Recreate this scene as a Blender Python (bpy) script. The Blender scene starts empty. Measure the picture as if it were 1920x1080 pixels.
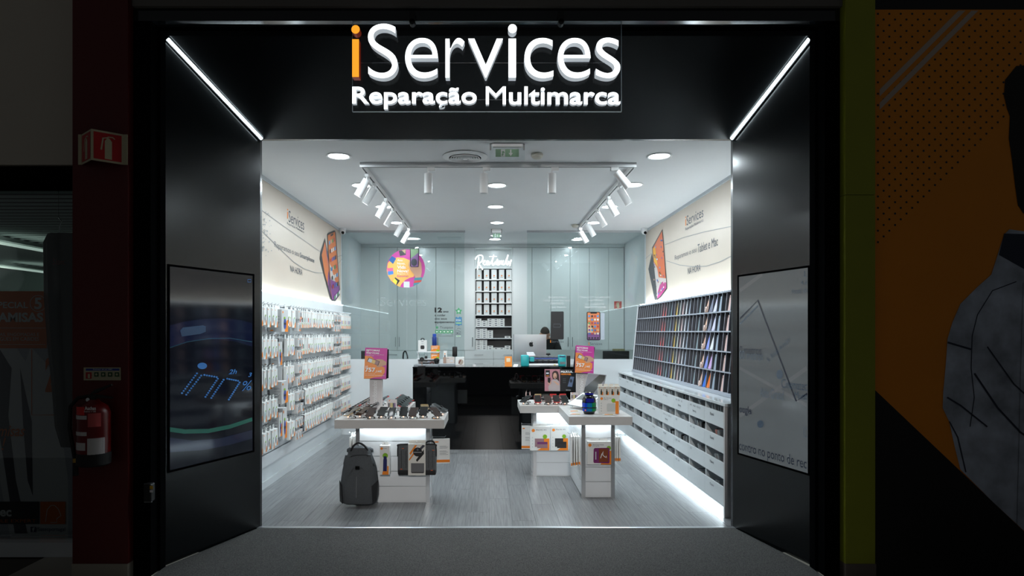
import bpy, bmesh, math, random
from mathutils import Vector, Matrix
random.seed(7)
S = bpy.context.scene
COL = S.collection
# ------------------------------------------------------------------ camera
F_PX, CX, CY, CAMZ = 1200.0, 915.0, 622.0, 1.55
cam_d = bpy.data.cameras.new('camera'); cam = bpy.data.objects.new('camera', cam_d); COL.objects.link(cam)
cam_d.sensor_width = 36.0; cam_d.sensor_fit = 'HORIZONTAL'
cam_d.lens = 36.0 * F_PX / 1920.0
cam_d.shift_x = (960 - CX) / 1920.0
cam_d.shift_y = (CY - 540) / 1920.0
cam.location = (0, 0, CAMZ); cam.rotation_euler = (math.pi / 2, 0, 0)
cam_d.clip_start = 0.05; cam_d.clip_end = 100
S.camera = cam
# ------------------------------------------------------------------ world (dim closed mall) and exposure
w = bpy.data.worlds.new('mall_ambient'); S.world = w; w.use_nodes = True
w.node_tree.nodes['Background'].inputs[0].default_value = (0.95, 1.0, 1.02, 1)
w.node_tree.nodes['Background'].inputs[1].default_value = 0.032
S.view_settings.view_transform = 'Standard'; S.view_settings.look = 'None'
S.view_settings.gamma = 1.0; S.view_settings.exposure = 0.0
S.view_settings.use_curve_mapping = False
S.cycles.use_denoising = True
S.cycles.max_bounces = 10; S.cycles.transparent_max_bounces = 16
S.cycles.sample_clamp_indirect = 4.0
COOL = (0.82, 0.94, 1.0)
E_DOWN, E_SPOT, E_STRIP, E_TOE, E_TABLE = 11.5, 21.0, 1.3, 5.5, .7
# ------------------------------------------------------------------ materials
_M = {}
def lin(c):
    return tuple((x / 12.92 if x <= 0.04045 else ((x + 0.055) / 1.055) ** 2.4) for x in c)
def M(name, rgb=(.8, .8, .8), rough=.5, metal=0., spec=.5, emit=0., ecol=None, noise=0., nscale=20., bump=0., bscale=200., stretch=None, alpha=1., coat=0., rnd=0.):
    """procedural principled material; rgb in display (sRGB 0-1) values"""
    if name in _M: return _M[name]
    m = bpy.data.materials.new(name); m.use_nodes = True; nt = m.node_tree; b = nt.nodes['Principled BSDF']
    c = lin(rgb)
    b.inputs['Base Color'].default_value = (*c, 1); b.inputs['Roughness'].default_value = rough
    b.inputs['Metallic'].default_value = metal; b.inputs['Specular IOR Level'].default_value = spec
    if coat: b.inputs['Coat Weight'].default_value = coat; b.inputs['Coat Roughness'].default_value = .03
    if alpha < 1: b.inputs['Alpha'].default_value = alpha
    if emit:
        b.inputs['Emission Color'].default_value = (*lin(ecol or rgb), 1); b.inputs['Emission Strength'].default_value = emit
    if noise or bump:
        tc = nt.nodes.new('ShaderNodeTexCoord'); mp = nt.nodes.new('ShaderNodeMapping')
        nt.links.new(tc.outputs['Object'], mp.inputs[0])
        if stretch: mp.inputs['Scale'].default_value = stretch
    if noise or rnd:
        mx = nt.nodes.new('ShaderNodeHueSaturation'); mx.inputs['Color'].default_value = (*c, 1)
        val = None
        if noise:
            n = nt.nodes.new('ShaderNodeTexNoise'); n.inputs['Scale'].default_value = nscale; n.inputs['Detail'].default_value = 6
            nt.links.new(mp.outputs[0], n.inputs['Vector'])
            r = nt.nodes.new('ShaderNodeMapRange'); r.inputs[1].default_value = .25; r.inputs[2].default_value = .75
            r.inputs[3].default_value = 1 - noise; r.inputs[4].default_value = 1 + noise
            nt.links.new(n.outputs[0], r.inputs[0]); val = r.outputs[0]
        if rnd:
            oi = nt.nodes.new('ShaderNodeObjectInfo'); r2 = nt.nodes.new('ShaderNodeMapRange')
            r2.inputs[3].default_value = 1 - rnd; r2.inputs[4].default_value = 1 + rnd
            nt.links.new(oi.outputs['Random'], r2.inputs[0])
            if val is not None:
                mu = nt.nodes.new('ShaderNodeMath'); mu.operation = 'MULTIPLY'
                nt.links.new(val, mu.inputs[0]); nt.links.new(r2.outputs[0], mu.inputs[1]); val = mu.outputs[0]
            else: val = r2.outputs[0]
        nt.links.new(val, mx.inputs['Value']); nt.links.new(mx.outputs[0], b.inputs['Base Color'])
    if bump:
        n2 = nt.nodes.new('ShaderNodeTexNoise'); n2.inputs['Scale'].default_value = bscale; n2.inputs['Detail'].default_value = 3
        nt.links.new(mp.outputs[0], n2.inputs['Vector'])
        bp = nt.nodes.new('ShaderNodeBump'); bp.inputs['Strength'].default_value = bump; bp.inputs['Distance'].default_value = .01
        nt.links.new(n2.outputs[0], bp.inputs['Height']); nt.links.new(bp.outputs[0], b.inputs['Normal'])
    _M[name] = m
    return m
def glass(name, tint=(.93, .97, .97), ior=1.5, rough=0.0):
    if name in _M: return _M[name]
    m = bpy.data.materials.new(name); m.use_nodes = True; nt = m.node_tree
    for n in list(nt.nodes):
        if n.type != 'OUTPUT_MATERIAL': nt.nodes.remove(n)
    out = [n for n in nt.nodes if n.type == 'OUTPUT_MATERIAL'][0]
    t = nt.nodes.new('ShaderNodeBsdfTransparent'); t.inputs[0].default_value = (*tint, 1)
    g = nt.nodes.new('ShaderNodeBsdfGlossy'); g.inputs['Roughness'].default_value = rough
    fr = nt.nodes.new('ShaderNodeFresnel'); fr.inputs[0].default_value = ior
    mix = nt.nodes.new('ShaderNodeMixShader')
    nt.links.new(fr.outputs[0], mix.inputs[0]); nt.links.new(t.outputs[0], mix.inputs[1]); nt.links.new(g.outputs[0], mix.inputs[2])
    nt.links.new(mix.outputs[0], out.inputs[0]); _M[name] = m
    return m
WHITE = M('white_laminate', (.90, .91, .92), .35, noise=.015, nscale=6)
GLOSSW = M('gloss_white', (.88, .90, .91), .07, spec=.6)
CEIL = M('ceiling_paint', (.90, .905, .91), .8, noise=.01, nscale=3)
PAINT = M('wall_paint', (.88, .90, .91), .6, noise=.012, nscale=4)
BEIGE = M('beige_vinyl', (.825, .772, .715), .38, noise=.02, nscale=2)
BLACKP = M('black_lacquer', (.040, .056, .066), .25, spec=.32, noise=.08, nscale=1.5)
BLACKF = M('black_frame', (.045, .048, .052), .6, spec=0.)
BLACKG = M('black_glass', (.012, .013, .016), .03, spec=.3)
PLAST = M('black_plastic', (.05, .05, .055), .45)
RUBBER = M('black_rubber', (.07, .07, .075), .7)
ALU = M('brushed_aluminium', (.78, .79, .80), .32, metal=1., noise=.04, nscale=60, stretch=(1, 1, 12))
CHROME = M('chrome', (.85, .86, .87), .12, metal=1.)
GREYR = M('grey_rack', (.64, .66, .70), .5)
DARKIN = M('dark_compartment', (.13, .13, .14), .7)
INK = M('black_ink', (.06, .065, .07), .6)
GINK = M('grey_ink', (.34, .36, .39), .6)
WINK = M('white_ink', (.96, .96, .96), .6)
OINK = M('orange_ink', (.95, .53, .10), .5)
LIME = M('lime_ink', (.52, .72, .12), .5)
CARD = M('white_carton', (.93, .93, .92), .5, rnd=.03)
CARDG = M('grey_carton', (.80, .80, .80), .55, rnd=.04)
TABLEF = M('table_edge_laminate', (.82, .81, .80), .4)
LAMP = M('lamp_white', (.95, .95, .95), .4)
DIFF = M('lamp_diffuser', (1, 1, 1), .5, emit=9., ecol=(.93, .98, 1))
LEDM = M('led_strip', (1, 1, 1), .5, emit=10., ecol=(.90, .97, 1))
GLASSM = glass('clear_glass', (.90, .935, .93))
ACRYL = glass('clear_acrylic', (.95, .97, .97), 1.35)
# ------------------------------------------------------------------ mesh helpers
class MB:
    def __init__(s): s.v = []; s.f = []; s.mi = []; s.cur = 0
    def add(s, vs, fs, T=None):
        o = len(s.v)
        s.v += [tuple(T @ Vector(p)) if T else tuple(p) for p in vs]
        for f in fs: s.f.append([o + i for i in f]); s.mi.append(s.cur)
        return s
    def box(s, x0, x1, y0, y1, z0, z1, T=None):
        vs = [(x, y, z) for x in (x0, x1) for y in (y0, y1) for z in (z0, z1)]
        return s.add(vs, [(0, 1, 3, 2), (4, 6, 7, 5), (0, 4, 5, 1), (2, 3, 7, 6), (0, 2, 6, 4), (1, 5, 7, 3)], T)
    def bbox(s, x0, x1, y0, y1, z0, z1, r=.01, seg=2, T=None):
        bm = bmesh.new(); bmesh.ops.create_cube(bm, size=1)
        for v in bm.verts: v.co = ((x0 + x1) / 2 + v.co.x * (x1 - x0), (y0 + y1) / 2 + v.co.y * (y1 - y0), (z0 + z1) / 2 + v.co.z * (z1 - z0))
        bmesh.ops.bevel(bm, geom=bm.edges[:], offset=r, segments=seg, affect='EDGES', profile=.5)
        bm.verts.index_update()
        s.add([v.co.copy() for v in bm.verts], [[v.index for v in f.verts] for f in bm.faces], T); bm.free(); return s
    def prism(s, pts, d, T=None):
        """pts: 3-D polygon, extruded by vector d"""
        n = len(pts); d = Vector(d); P = [Vector(p) for p in pts]
        return s.add(P + [p + d for p in P], [list(range(n))[::-1], list(range(n, 2 * n))] + [(i, (i + 1) % n, n + (i + 1) % n, n + i) for i in range(n)], T)
    def poly(s, pts, T=None): return s.add(pts, [list(range(len(pts)))], T)
    def cyl(s, p0, p1, r0, r1=None, n=16, cap=True, T=None):
        r1 = r0 if r1 is None else r1
        p0, p1 = Vector(p0), Vector(p1); a = (p1 - p0).normalized()
        u = a.orthogonal().normalized(); v_ = a.cross(u)
        vs = [p0 + (u * math.cos(t) + v_ * math.sin(t)) * r0 for t in [2 * math.pi * i / n for i in range(n)]]
        vs += [p1 + (u * math.cos(t) + v_ * math.sin(t)) * r1 for t in [2 * math.pi * i / n for i in range(n)]]
        fs = [(i, (i + 1) % n, n + (i + 1) % n, n + i) for i in range(n)]
        if cap: fs += [list(range(n))[::-1], list(range(n, 2 * n))]
        return s.add(vs, fs, T)
    def lathe(s, prof, c=(0, 0, 0), n=24, T=None, ring=False):
        vs = []; fs = []; k = len(prof)
        for i in range(n):
            t = 2 * math.pi * i / n
            for r, z in prof: vs.append((c[0] + r * math.cos(t), c[1] + r * math.sin(t), c[2] + z))
        for i in range(n):
            j = (i + 1) % n
            for q in range(k if ring else k - 1): fs.append((i * k + q, j * k + q, j * k + (q + 1) % k, i * k + (q + 1) % k))
        if ring: return s.add(vs, fs, T)
        if prof[0][0] > 1e-5: fs.append([i * k for i in range(n)][::-1])
        if prof[-1][0] > 1e-5: fs.append([i * k + k - 1 for i in range(n)])
        return s.add(vs, fs, T)
    def tube(s, path, r, n=8, T=None, closed=False):
        P = [Vector(p) for p in path]; vs = []; fs = []; m = len(P); u = None
        for i, p in enumerate(P):
            a = (P[(i + 1) % m] - P[i - 1]) if closed else (P[min(i + 1, m - 1)] - P[max(i - 1, 0)])
            a.normalize()
            u = a.orthogonal().normalized() if u is None else (u - a * u.dot(a)).normalized()
            v_ = a.cross(u); rr = r[i] if isinstance(r, (list, tuple)) else r
            vs += [p + (u * math.cos(2 * math.pi * k / n) + v_ * math.sin(2 * math.pi * k / n)) * rr for k in range(n)]
        for i in range(m if closed else m - 1):
            j = (i + 1) % m
            for k in range(n): fs.append((i * n + k, i * n + (k + 1) % n, j * n + (k + 1) % n, j * n + k))
        if not closed: fs += [list(range(n))[::-1], list(range((m - 1) * n, m * n))]
        return s.add(vs, fs, T)
    def mesh(s, name, mats, smooth=False):
        me = bpy.data.meshes.new(name); me.from_pydata([tuple(v) for v in s.v], [], s.f)
        for m in (mats if isinstance(mats, (list, tuple)) else [mats]): me.materials.append(m)
        if isinstance(mats, (list, tuple)): me.polygons.foreach_set('material_index', s.mi)
        me.validate(); me.update()
        bm = bmesh.new(); bm.from_mesh(me); bmesh.ops.recalc_face_normals(bm, faces=bm.faces); bm.to_mesh(me); bm.free()
        if smooth:
            me.polygons.foreach_set('use_smooth', [True] * len(me.polygons)); me.set_sharp_from_angle(angle=math.radians(40))
        return me
def world(o):
    if o.parent is None: return o.matrix_basis.copy()
    return world(o.parent) @ o.matrix_parent_inverse @ o.matrix_basis
def attach(c, p):
    c.parent = p; c.matrix_parent_inverse = world(p).inverted(); return c
def tag(o, label=None, cat=None, group=None, kind=None):
    if label: o['label'] = label
    if cat: o['category'] = cat
    if group: o['group'] = group
    if kind: o['kind'] = kind
    return o
def obj(name, mb, mat, parent=None, label=None, cat=None, group=None, kind=None, smooth=False):
    me = mb.mesh(name, mat, smooth) if isinstance(mb, MB) else mb
    o = bpy.data.objects.new(name, me); COL.objects.link(o)
    if parent is None:
        xs = [v.co for v in me.vertices]
        c = Vector(((min(v.x for v in xs) + max(v.x for v in xs)) / 2, (min(v.y for v in xs) + max(v.y for v in xs)) / 2, min(v.z for v in xs)))
        me.transform(Matrix.Translation(-c)); o.location = c
    else: attach(o, parent)
    return tag(o, label, cat, group, kind)
def thing(name, label, cat, loc=(0, 0, 0), rz=0., group=None, kind=None):
    o = bpy.data.objects.new(name, None); COL.objects.link(o); o.empty_display_size = .05
    o.location = loc; o.rotation_euler = (0, 0, rz)
    return tag(o, label, cat, group, kind)
def dup(o, loc=None, rz=None, label=None, group=None, parent=None):
    c = o.copy(); COL.objects.link(c)
    if parent: c.parent = parent
    if loc is not None: c.location = loc
    if rz is not None: c.rotation_euler = (0, 0, rz)
    if label: c['label'] = label
    if group: c['group'] = group
    for ch in KIDS(o): dup(ch, parent=c)
    return c
_kids_src = {}
def KIDS(o):
    if o.name not in _kids_src: _kids_src[o.name] = list(o.children)
    return _kids_src[o.name]
# pixel -> world
def W(px, py, Y): return Vector(((px - CX) * Y / F_PX, Y, CAMZ - (py - CY) * Y / F_PX))
def XP(px, Y): return (px - CX) * Y / F_PX
def ZP(py, Y): return CAMZ - (py - CY) * Y / F_PX
class Fr:
    """a flat surface: origin, right, up; N faces the viewer"""
    def __init__(s, O, U, V): s.O = Vector(O); s.U = Vector(U).normalized(); s.V = Vector(V).normalized(); s.N = s.U.cross(s.V)
    def p(s, u, v, w=0.): return s.O + s.U * u + s.V * v + s.N * w
    def uv(s, px, py):
        d = Vector(((px - CX) / F_PX, 1, -(py - CY) / F_PX)); c = Vector((0, 0, CAMZ))
        q = c + d * ((s.O - c).dot(s.N) / d.dot(s.N)) - s.O
        return (q.dot(s.U), q.dot(s.V))
    def mat(s, w=0.):
        o = s.p(0, 0, w); return Matrix(((s.U.x, s.V.x, s.N.x, o.x), (s.U.y, s.V.y, s.N.y, o.y), (s.U.z, s.V.z, s.N.z, o.z), (0, 0, 0, 1)))
def FZ(Y): return Fr((0, Y, 0), (1, 0, 0), (0, 0, 1))       # faces the camera side
_T = {}
def glyphs(body, bold=0., ext=0., shear=0.):
    k = (body, bold, ext, shear)
    if k not in _T:
        c = bpy.data.curves.new('t', 'FONT'); c.body = body; c.offset = bold; c.extrude = ext; c.resolution_u = 10 if len(body) == 1 else 3; c.shear = shear
        o = bpy.data.objects.new('t', c); me = bpy.data.meshes.new_from_object(o)
        vs = [v.co.copy() for v in me.vertices]; fs = [list(p.vertices) for p in me.polygons]
        bpy.data.objects.remove(o); bpy.data.curves.remove(c); bpy.data.meshes.remove(me); _T[k] = (vs, fs)
    return _T[k]
def text_mb(body, fr, rect, bold=0., w=.001, ext=0., rot=0., shear=0., keep=False):
    """text fitted into rect (u0,v0,u1,v1) on frame fr"""
    vs, fs = glyphs(body, bold, 1. if ext else 0., shear); mb = MB()
    if not vs: return mb
    x0 = min(v.x for v in vs); x1 = max(v.x for v in vs); y0 = min(v.y for v in vs); y1 = max(v.y for v in vs)
    sx = (rect[2] - rect[0]) / (x1 - x0); sy = (rect[3] - rect[1]) / (y1 - y0)
    if keep: sx = sy
    cu, cv = (rect[0] + rect[2]) / 2, (rect[1] + rect[3]) / 2; ca, sa = math.cos(rot), math.sin(rot)
    out = []
    for v in vs:
        a, b = (v.x - (x0 + x1) / 2) * sx, (v.y - (y0 + y1) / 2) * sy
        out.append(fr.p(cu + a * ca - b * sa, cv + a * sa + b * ca, w + (v.z + 1) * ext / 2 if ext else w))
    mb.add(out, fs); return mb
def ell(cu, cv, ru, rv=None, n=28, a0=0, a1=360, rot=0.):
    rv = ru if rv is None else rv; cr, sr = math.cos(rot), math.sin(rot)
    pts = []
    m = n if a1 - a0 >= 360 else n + 1
    for i in range(m):
        t = math.radians(a0 + (a1 - a0) * i / n); a, b = ru * math.cos(t), rv * math.sin(t)
        pts.append((cu + a * cr - b * sr, cv + a * sr + b * cr))
    return pts
class Art:
    """flat print on a surface: every shape is a child of its thing; coordinates in photo pixels (px) or surface units (uv)"""
    def __init__(s, fr, parent, w=.0015): s.fr = fr; s.p = parent; s.w = w; s.k = 0
    def _w(s): s.k += 1; return s.w + s.k * .0004
    def poly(s, name, pts, mat, px=True):
        q = [s.fr.uv(*p) for p in pts] if px else pts; w = s._w()
        return obj(name, MB().poly([s.fr.p(u, v, w) for u, v in q]), mat, s.p)
    def polys(s, name, lst, mat, px=True):
        mb = MB(); w = s._w()
        for pts in lst:
            q = [s.fr.uv(*p) for p in pts] if px else pts; mb.poly([s.fr.p(u, v, w) for u, v in q])
        return obj(name, mb, mat, s.p)
    def rect(s, name, a, b, c, d, mat, px=True): return s.poly(name, [(a, b), (c, b), (c, d), (a, d)], mat, px)
    def ell(s, name, cx, cy, rx, ry, mat, px=True, **k): return s.poly(name, ell(cx, cy, rx, ry, **k), mat, px)
    def line(s, name, pts, wd, mat, px=True, closed=False):
        q = [Vector(s.fr.uv(*p)) if px else Vector(p) for p in pts]; mb = MB(); w = s._w(); n = len(q); L = []
        for i in range(n):
            a = (q[min(i + 1, n - 1)] - q[max(i - 1, 0)]) if not closed else (q[(i + 1) % n] - q[i - 1])
            a.normalize(); nn = Vector((-a.y, a.x)) * wd / 2; L.append((q[i] + nn, q[i] - nn))
        vs = [s.fr.p(*t, w) for ab in L for t in ab]
        mb.add(vs, [(2 * i, 2 * i + 1, 2 * ((i + 1) % n) + 1, 2 * ((i + 1) % n)) for i in range(n if closed else n - 1)])
        return obj(name, mb, mat, s.p)
    def text(s, body, x0, y0, x1, y1, mat, bold=0., px=True, rot=0., shear=0., name='lettering'):
        if px:
            a = s.fr.uv(x0, y1); b = s.fr.uv(x0, y0); c = s.fr.uv(x1, y0)   # heights read at the left end
            r = (min(a[0], c[0]), min(a[1], b[1]), max(a[0], c[0]), max(a[1], b[1]))
        else: r = (x0, y0, x1, y1)
        return obj(name, text_mb(body, s.fr, r, bold, s._w(), rot=rot, shear=shear), mat, s.p)
def light(kind, name, loc, energy, parent=None, color=COOL, rot=None, aim=None, **k):
    d = bpy.data.lights.new(name, kind); d.energy = energy; d.color = color
    for a, b in k.items(): setattr(d, a, b)
    o = bpy.data.objects.new(name, d); COL.objects.link(o); o.location = loc
    if aim is not None: o.rotation_euler = (Vector(aim) - Vector(loc)).to_track_quat('-Z', 'Y').to_euler()
    elif rot is not None: o.rotation_euler = rot
    if parent: attach(o, parent)
    return o
PI = math.pi
# added fill spotlight with its own housing, unseen behind the camera, brightening front faces
ml = thing('fill_spotlight', 'added unseen fill spotlight aimed at the shop opening', 'spotlight', (.1, -2.5, 3.3))
obj('lamp_head', MB().cyl((.1, -2.62, 3.33), (.1, -2.42, 3.28), .10, n=24), PLAST, ml, smooth=True); obj('bracket', MB().cyl((.1, -2.55, 3.32), (.1, -2.55, 3.9), .015, n=12), PLAST, ml)
light('SPOT', 'fill_beam', (.1, -2.38, 3.27), 760.0, ml, color=(1.0, .965, .93), aim=(.1, 5.5, 1.25), spot_size=math.radians(30), spot_blend=.35, shadow_soft_size=.25)
# ================================================================== SETTING
XL, XR, Y0, YG, YB, YW, ZC = -2.22, 2.385, 5.08, 9.70, 11.18, 11.62, 3.082
OL, OR, YO, ZO = -2.151, 2.155, 4.22, 3.52
IL, IR, ZI = -1.808, 1.943, 3.078
def st(name, mb, mat, parent=None, **k): return obj(name, mb, mat, parent, kind='structure' if parent is None else None, **k)
def plank_mat():
    m = bpy.data.materials.new('grey_wood_vinyl'); m.use_nodes = True; nt = m.node_tree; b = nt.nodes['Principled BSDF']
    tc = nt.nodes.new('ShaderNodeTexCoord'); mp = nt.nodes.new('ShaderNodeMapping'); mp.inputs['Scale'].default_value = (80, 2.6, 1)
    oi = nt.nodes.new('ShaderNodeObjectInfo'); ad = nt.nodes.new('ShaderNodeVectorMath'); ad.operation = 'ADD'
    cmb = nt.nodes.new('ShaderNodeCombineXYZ'); mu = nt.nodes.new('ShaderNodeMath'); mu.operation = 'MULTIPLY'; mu.inputs[1].default_value = 37
    nt.links.new(oi.outputs['Random'], mu.inputs[0]); nt.links.new(mu.outputs[0], cmb.inputs[1]); nt.links.new(mu.outputs[0], cmb.inputs[0])
    nt.links.new(tc.outputs['Object'], mp.inputs[0]); nt.links.new(mp.outputs[0], ad.inputs[0]); nt.links.new(cmb.outputs[0], ad.inputs[1])
    n = nt.nodes.new('ShaderNodeTexNoise'); n.inputs['Scale'].default_value = 1.; n.inputs['Detail'].default_value = 8; n.inputs['Distortion'].default_value = .6
    nt.links.new(ad.outputs[0], n.inputs['Vector'])
    cr = nt.nodes.new('ShaderNodeValToRGB'); cr.color_ramp.elements[0].position = .28; cr.color_ramp.elements[0].color = (*lin((.42, .425, .43)), 1)
    cr.color_ramp.elements[1].position = .72; cr.color_ramp.elements[1].color = (*lin((.575, .58, .585)), 1)
    nt.links.new(n.outputs[0], cr.inputs[0])
    hs = nt.nodes.new('ShaderNodeHueSaturation'); mr = nt.nodes.new('ShaderNodeMapRange'); mr.inputs[3].default_value = .9; mr.inputs[4].default_value = 1.1
    nt.links.new(oi.outputs['Random'], mr.inputs[0]); nt.links.new(mr.outputs[0], hs.inputs['Value']); nt.links.new(cr.outputs[0], hs.inputs['Color'])
    nt.links.new(hs.outputs[0], b.inputs['Base Color']); b.inputs['Roughness'].default_value = .33; b.inputs['Specular IOR Level'].default_value = .45
    bp = nt.nodes.new('ShaderNodeBump'); bp.inputs['Strength'].default_value = .06; nt.links.new(n.outputs[0], bp.inputs['Height']); nt.links.new(bp.outputs[0], b.inputs['Normal'])
    return m
floor = st('floor', MB().box(XL - .1, XR + .1, Y0 - .02, YW, -.06, -.008), M('screed', (.42, .42, .43), .9))
PL = plank_mat(); pw, pl = .19, 1.22
pm = MB().box(-pw / 2 + .0008, pw / 2 - .0008, -pl / 2 + .0008, pl / 2 - .0008, -.008, 0).mesh('plank', PL)
i = 0
x = XL - .05
while x < XR + .05:
    y = Y0 - [.0, .8, .35, 1.05, .55][i % 5]
    while y < YW:
        y0c, y1c = max(y, Y0), min(y + pl, YW)
        if y1c - y0c > .02:
            if y1c - y0c > pl - .01: me = pm
            else: me = MB().box(-pw / 2 + .0008, pw / 2 - .0008, -(y1c - y0c) / 2, (y1c - y0c) / 2 - .0008, -.008, 0).mesh('plank', PL)
            o = bpy.data.objects.new('plank', me); COL.objects.link(o); o.location = (x + pw / 2, (y0c + y1c) / 2, 0); attach(o, floor)
        y += pl
    x += pw; i += 1
obj('threshold_strip', MB().prism([(IL - .02, Y0 - .035, 0), (IL - .02, Y0 + .01, 0), (IL - .02, Y0, .006), (IL - .02, Y0 - .025, .006)], (IR - IL + .04, 0, 0)), ALU, None,
    'narrow aluminium threshold strip between dark carpet and grey plank floor', 'threshold')
st('ceiling', MB().box(XL - .12, XR + .12, Y0 + .04, YW + .05, ZC, ZC + .1), CEIL)
wl = st('wall_left', MB().box(XL - .12, XL, Y0 + .04, YW + .05, -.05, ZC), PAINT)
wr = st('wall_right', MB().box(XR, XR + .12, Y0 + .04, YW + .05, -.05, ZC), PAINT)
st('wall_back', MB().box(XL, XR, YW, YW + .12, -.05, ZC), PAINT)
st('baseboard_left', MB().box(XL, XL + .016, Y0 + .05, YG - .051, 0, .07), GLOSSW)
st('trim_1', MB().box(XL, XL + .02, Y0 + .05, YG - .02, ZC - .035, ZC), M('cove_grey', (.78, .80, .82), .5))
st('trim_2', MB().box(XR - .02, XR, Y0 + .05, YG - .02, ZC - .035, ZC), M('cove_grey'))
# portal: splayed black lining
st('wall_portal_left', MB().prism([(OL, YO, -.02), (IL, Y0, -.02), (IL, Y0 + .04, -.02), (-2.35, Y0 + .04, -.02), (-2.35, YO, -.02)], (0, 0, 3.72)), BLACKP)
st('wall_portal_right', MB().prism([(OR, YO, -.02), (IR, Y0, -.02), (IR, Y0 + .04, -.02), (2.5, Y0 + .04, -.02), (2.5, YO, -.02)], (0, 0, 3.72)), BLACKP)
st('wall_portal_top', MB().prism([(-2.34, YO, ZO), (-2.34, Y0, ZI), (-2.34, Y0 + .04, ZI), (-2.34, Y0 + .04, 3.71), (-2.34, YO, 3.71)], (4.83, 0, 0)), BLACKP)
# outer frame (two steps each side)
st('trim_3', MB().box(-2.25, -2.14, 4.06, 4.219, 0, 3.5215).box(-2.175, -2.125, 4.15, 4.219, 0, 3.4995), BLACKF)
st('trim_4', MB().box(2.135, 2.232, 4.06, 4.219, 0, 3.5215).box(2.12, 2.17, 4.15, 4.219, 0, 3.4995), BLACKF)
st('trim_5', MB().box(-2.25, 2.232, 4.06, 4.219, 3.522, 3.601), M('black_gloss_fascia', (.11, .125, .14), .12, spec=.6))
st('trim_12', MB().box(-2.139, 2.134, 4.15, 4.219, 3.50, 3.521), BLACKF)
st('wall_bulkhead', MB().box(-2.24, 2.232, 4.03, 4.059, 3.601, 4.2), M('bulkhead_paint', (.42, .40, .38), .7, noise=.05, nscale=3))
# LED lines in the two top corners of the portal
for sx, xo, xi, lab in ((1, OL, IL, 'left'), (-1, OR, IR, 'right')):
    a = Vector((xo + sx * .028, YO + .02, ZO - .030)); b = Vector((xi + sx * .020, Y0 - .02, ZI - .004))
    d = (b - a).normalized(); u = Vector((sx, 0, -1)); u = (u - d * u.dot(d)).normalized(); v = d.cross(u)
    t = thing('led_profile', 'thin white LED line in the portal corner beside the ' + ('dark clock screen' if sx > 0 else 'pale map screen'), 'light line', a, group='portal corner light lines')
    def strip(w_, h_, off): 
        p = [a + v * s_ * w_ / 2 + u * (off + k_ * h_) for s_, k_ in ((-1, 0), (1, 0), (1, 1), (-1, 1))]
        return MB().prism(p, b - a)
    obj('channel', strip(.036, .010, -.012), ALU, t); obj('diffuser', strip(.020, .004, -.001), LEDM, t)
# ------------------------------------------------------------------ mall floor and neighbours
TILE = M('mall_tile', (.66, .63, .58), .3, noise=.05, nscale=5, rnd=.04)
mf = st('floor_mall', MB().box(-6, 6, 1.0, Y0 - .03, -.08, -.012), M('mall_grout', (.30, .28, .26), .8))
tm = MB().box(-.298, .298, -.298, .298, -.012, -.001).mesh('tile', TILE)
for ix in range(-4, 6):
    for iy in range(-4, 3):
        X_, Y_ = ix * .6 - .35, 4.2 + iy * .6
        if Y_ > 4.3: continue
        o = bpy.data.objects.new('tile', tm); COL.objects.link(o); o.location = (X_, Y_, 0); attach(o, mf)
CARPET = M('charcoal_carpet', (.33, .325, .32), .95, noise=.8, nscale=140, bump=.8, bscale=160)
obj('entrance_carpet', MB().prism([(OL + .024, 3.3, -.001), (OR - .036, 3.3, -.001), (OR - .036, YO, -.001), (IR, Y0 - .035, -.001), (IL, Y0 - .035, -.001), (OL + .027, YO, -.001)], (0, 0, .005)), CARPET, None,
    'flecked charcoal entrance carpet in front of the shop threshold', 'carpet')
RED = M('red_column_paint', (.36, .06, .06), .5, noise=.04, nscale=3)
t = thing('column', 'dark red square column carrying the fire extinguisher', 'column', (-2.41, 4.1, 0), kind='structure')
obj('shaft', MB().box(-2.597, -2.217 - .034, 4.0, 4.219, .10, 4.2), RED, t); obj('base', MB().box(-2.6, -2.2505, 3.995, 4.219, 0, .10), TILE, t)
GREEN = M('lime_column_paint', (.60, .62, .14), .5, noise=.05, nscale=4)
t = thing('column', 'lime green square column beside the orange poster', 'column', (2.33, 4.1, 0), kind='structure')
obj('shaft', MB().box(2.234, 2.42, 4.0, 4.219, .10, ZP(366, 4.0)), GREEN, t); obj('shaft_upper', MB().box(2.234, 2.42, 4.0, 4.219, ZP(365, 4.0), 4.2), GREEN, t)
obj('base', MB().box(2.234, 2.4235, 3.995, 4.219, 0, .10), M('brown_base', (.42, .38, .36), .4), t)
st('wall_neighbour_right', MB().box(2.501, 4.2, 4.30, 4.42, 0, 4.2).box(2.4205, 4.2, 4.06, 4.219, ZP(20, 4.06), 4.2), M('dark_fascia', (.09, .09, .09), .6))
# ---- shop next door (left): panel above, window, poster, interior
st('wall_neighbour_panel', MB().box(-3.8, -2.62, 4.33, 4.40, ZP(309, 4.33), 4.1), M('beige_panel', (.80, .76, .70), .55, noise=.03, nscale=3))
st('trim_6', MB().box(-3.8, -2.62, 4.36, 4.5, ZP(338, 4.4), ZP(312, 4.36)).box(-3.8, -2.62, 4.30, 4.5, ZP(344, 4.3), ZP(338, 4.3)), BLACKF)
wn = st('window_neighbour', MB().box(-3.8, -2.62, 4.46, 4.468, .13, ZP(342, 4.46)), glass('window_glass', (.9, .93, .93)))
st('trim_7', MB().box(-3.8, -2.6, 4.40, 4.5, 0, .10), GLOSSW)
st('wall_neighbour_room', MB().box(-11, -2.5, 13.0, 13.1, 0, 2.859).box(-2.55, -2.45, 4.5, 13.0, 0, 2.859).box(-11, -2.5, 4.5, 13.0, -.02, -.005), M('neighbour_paint', (.62, .70, .67), .7))
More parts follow.
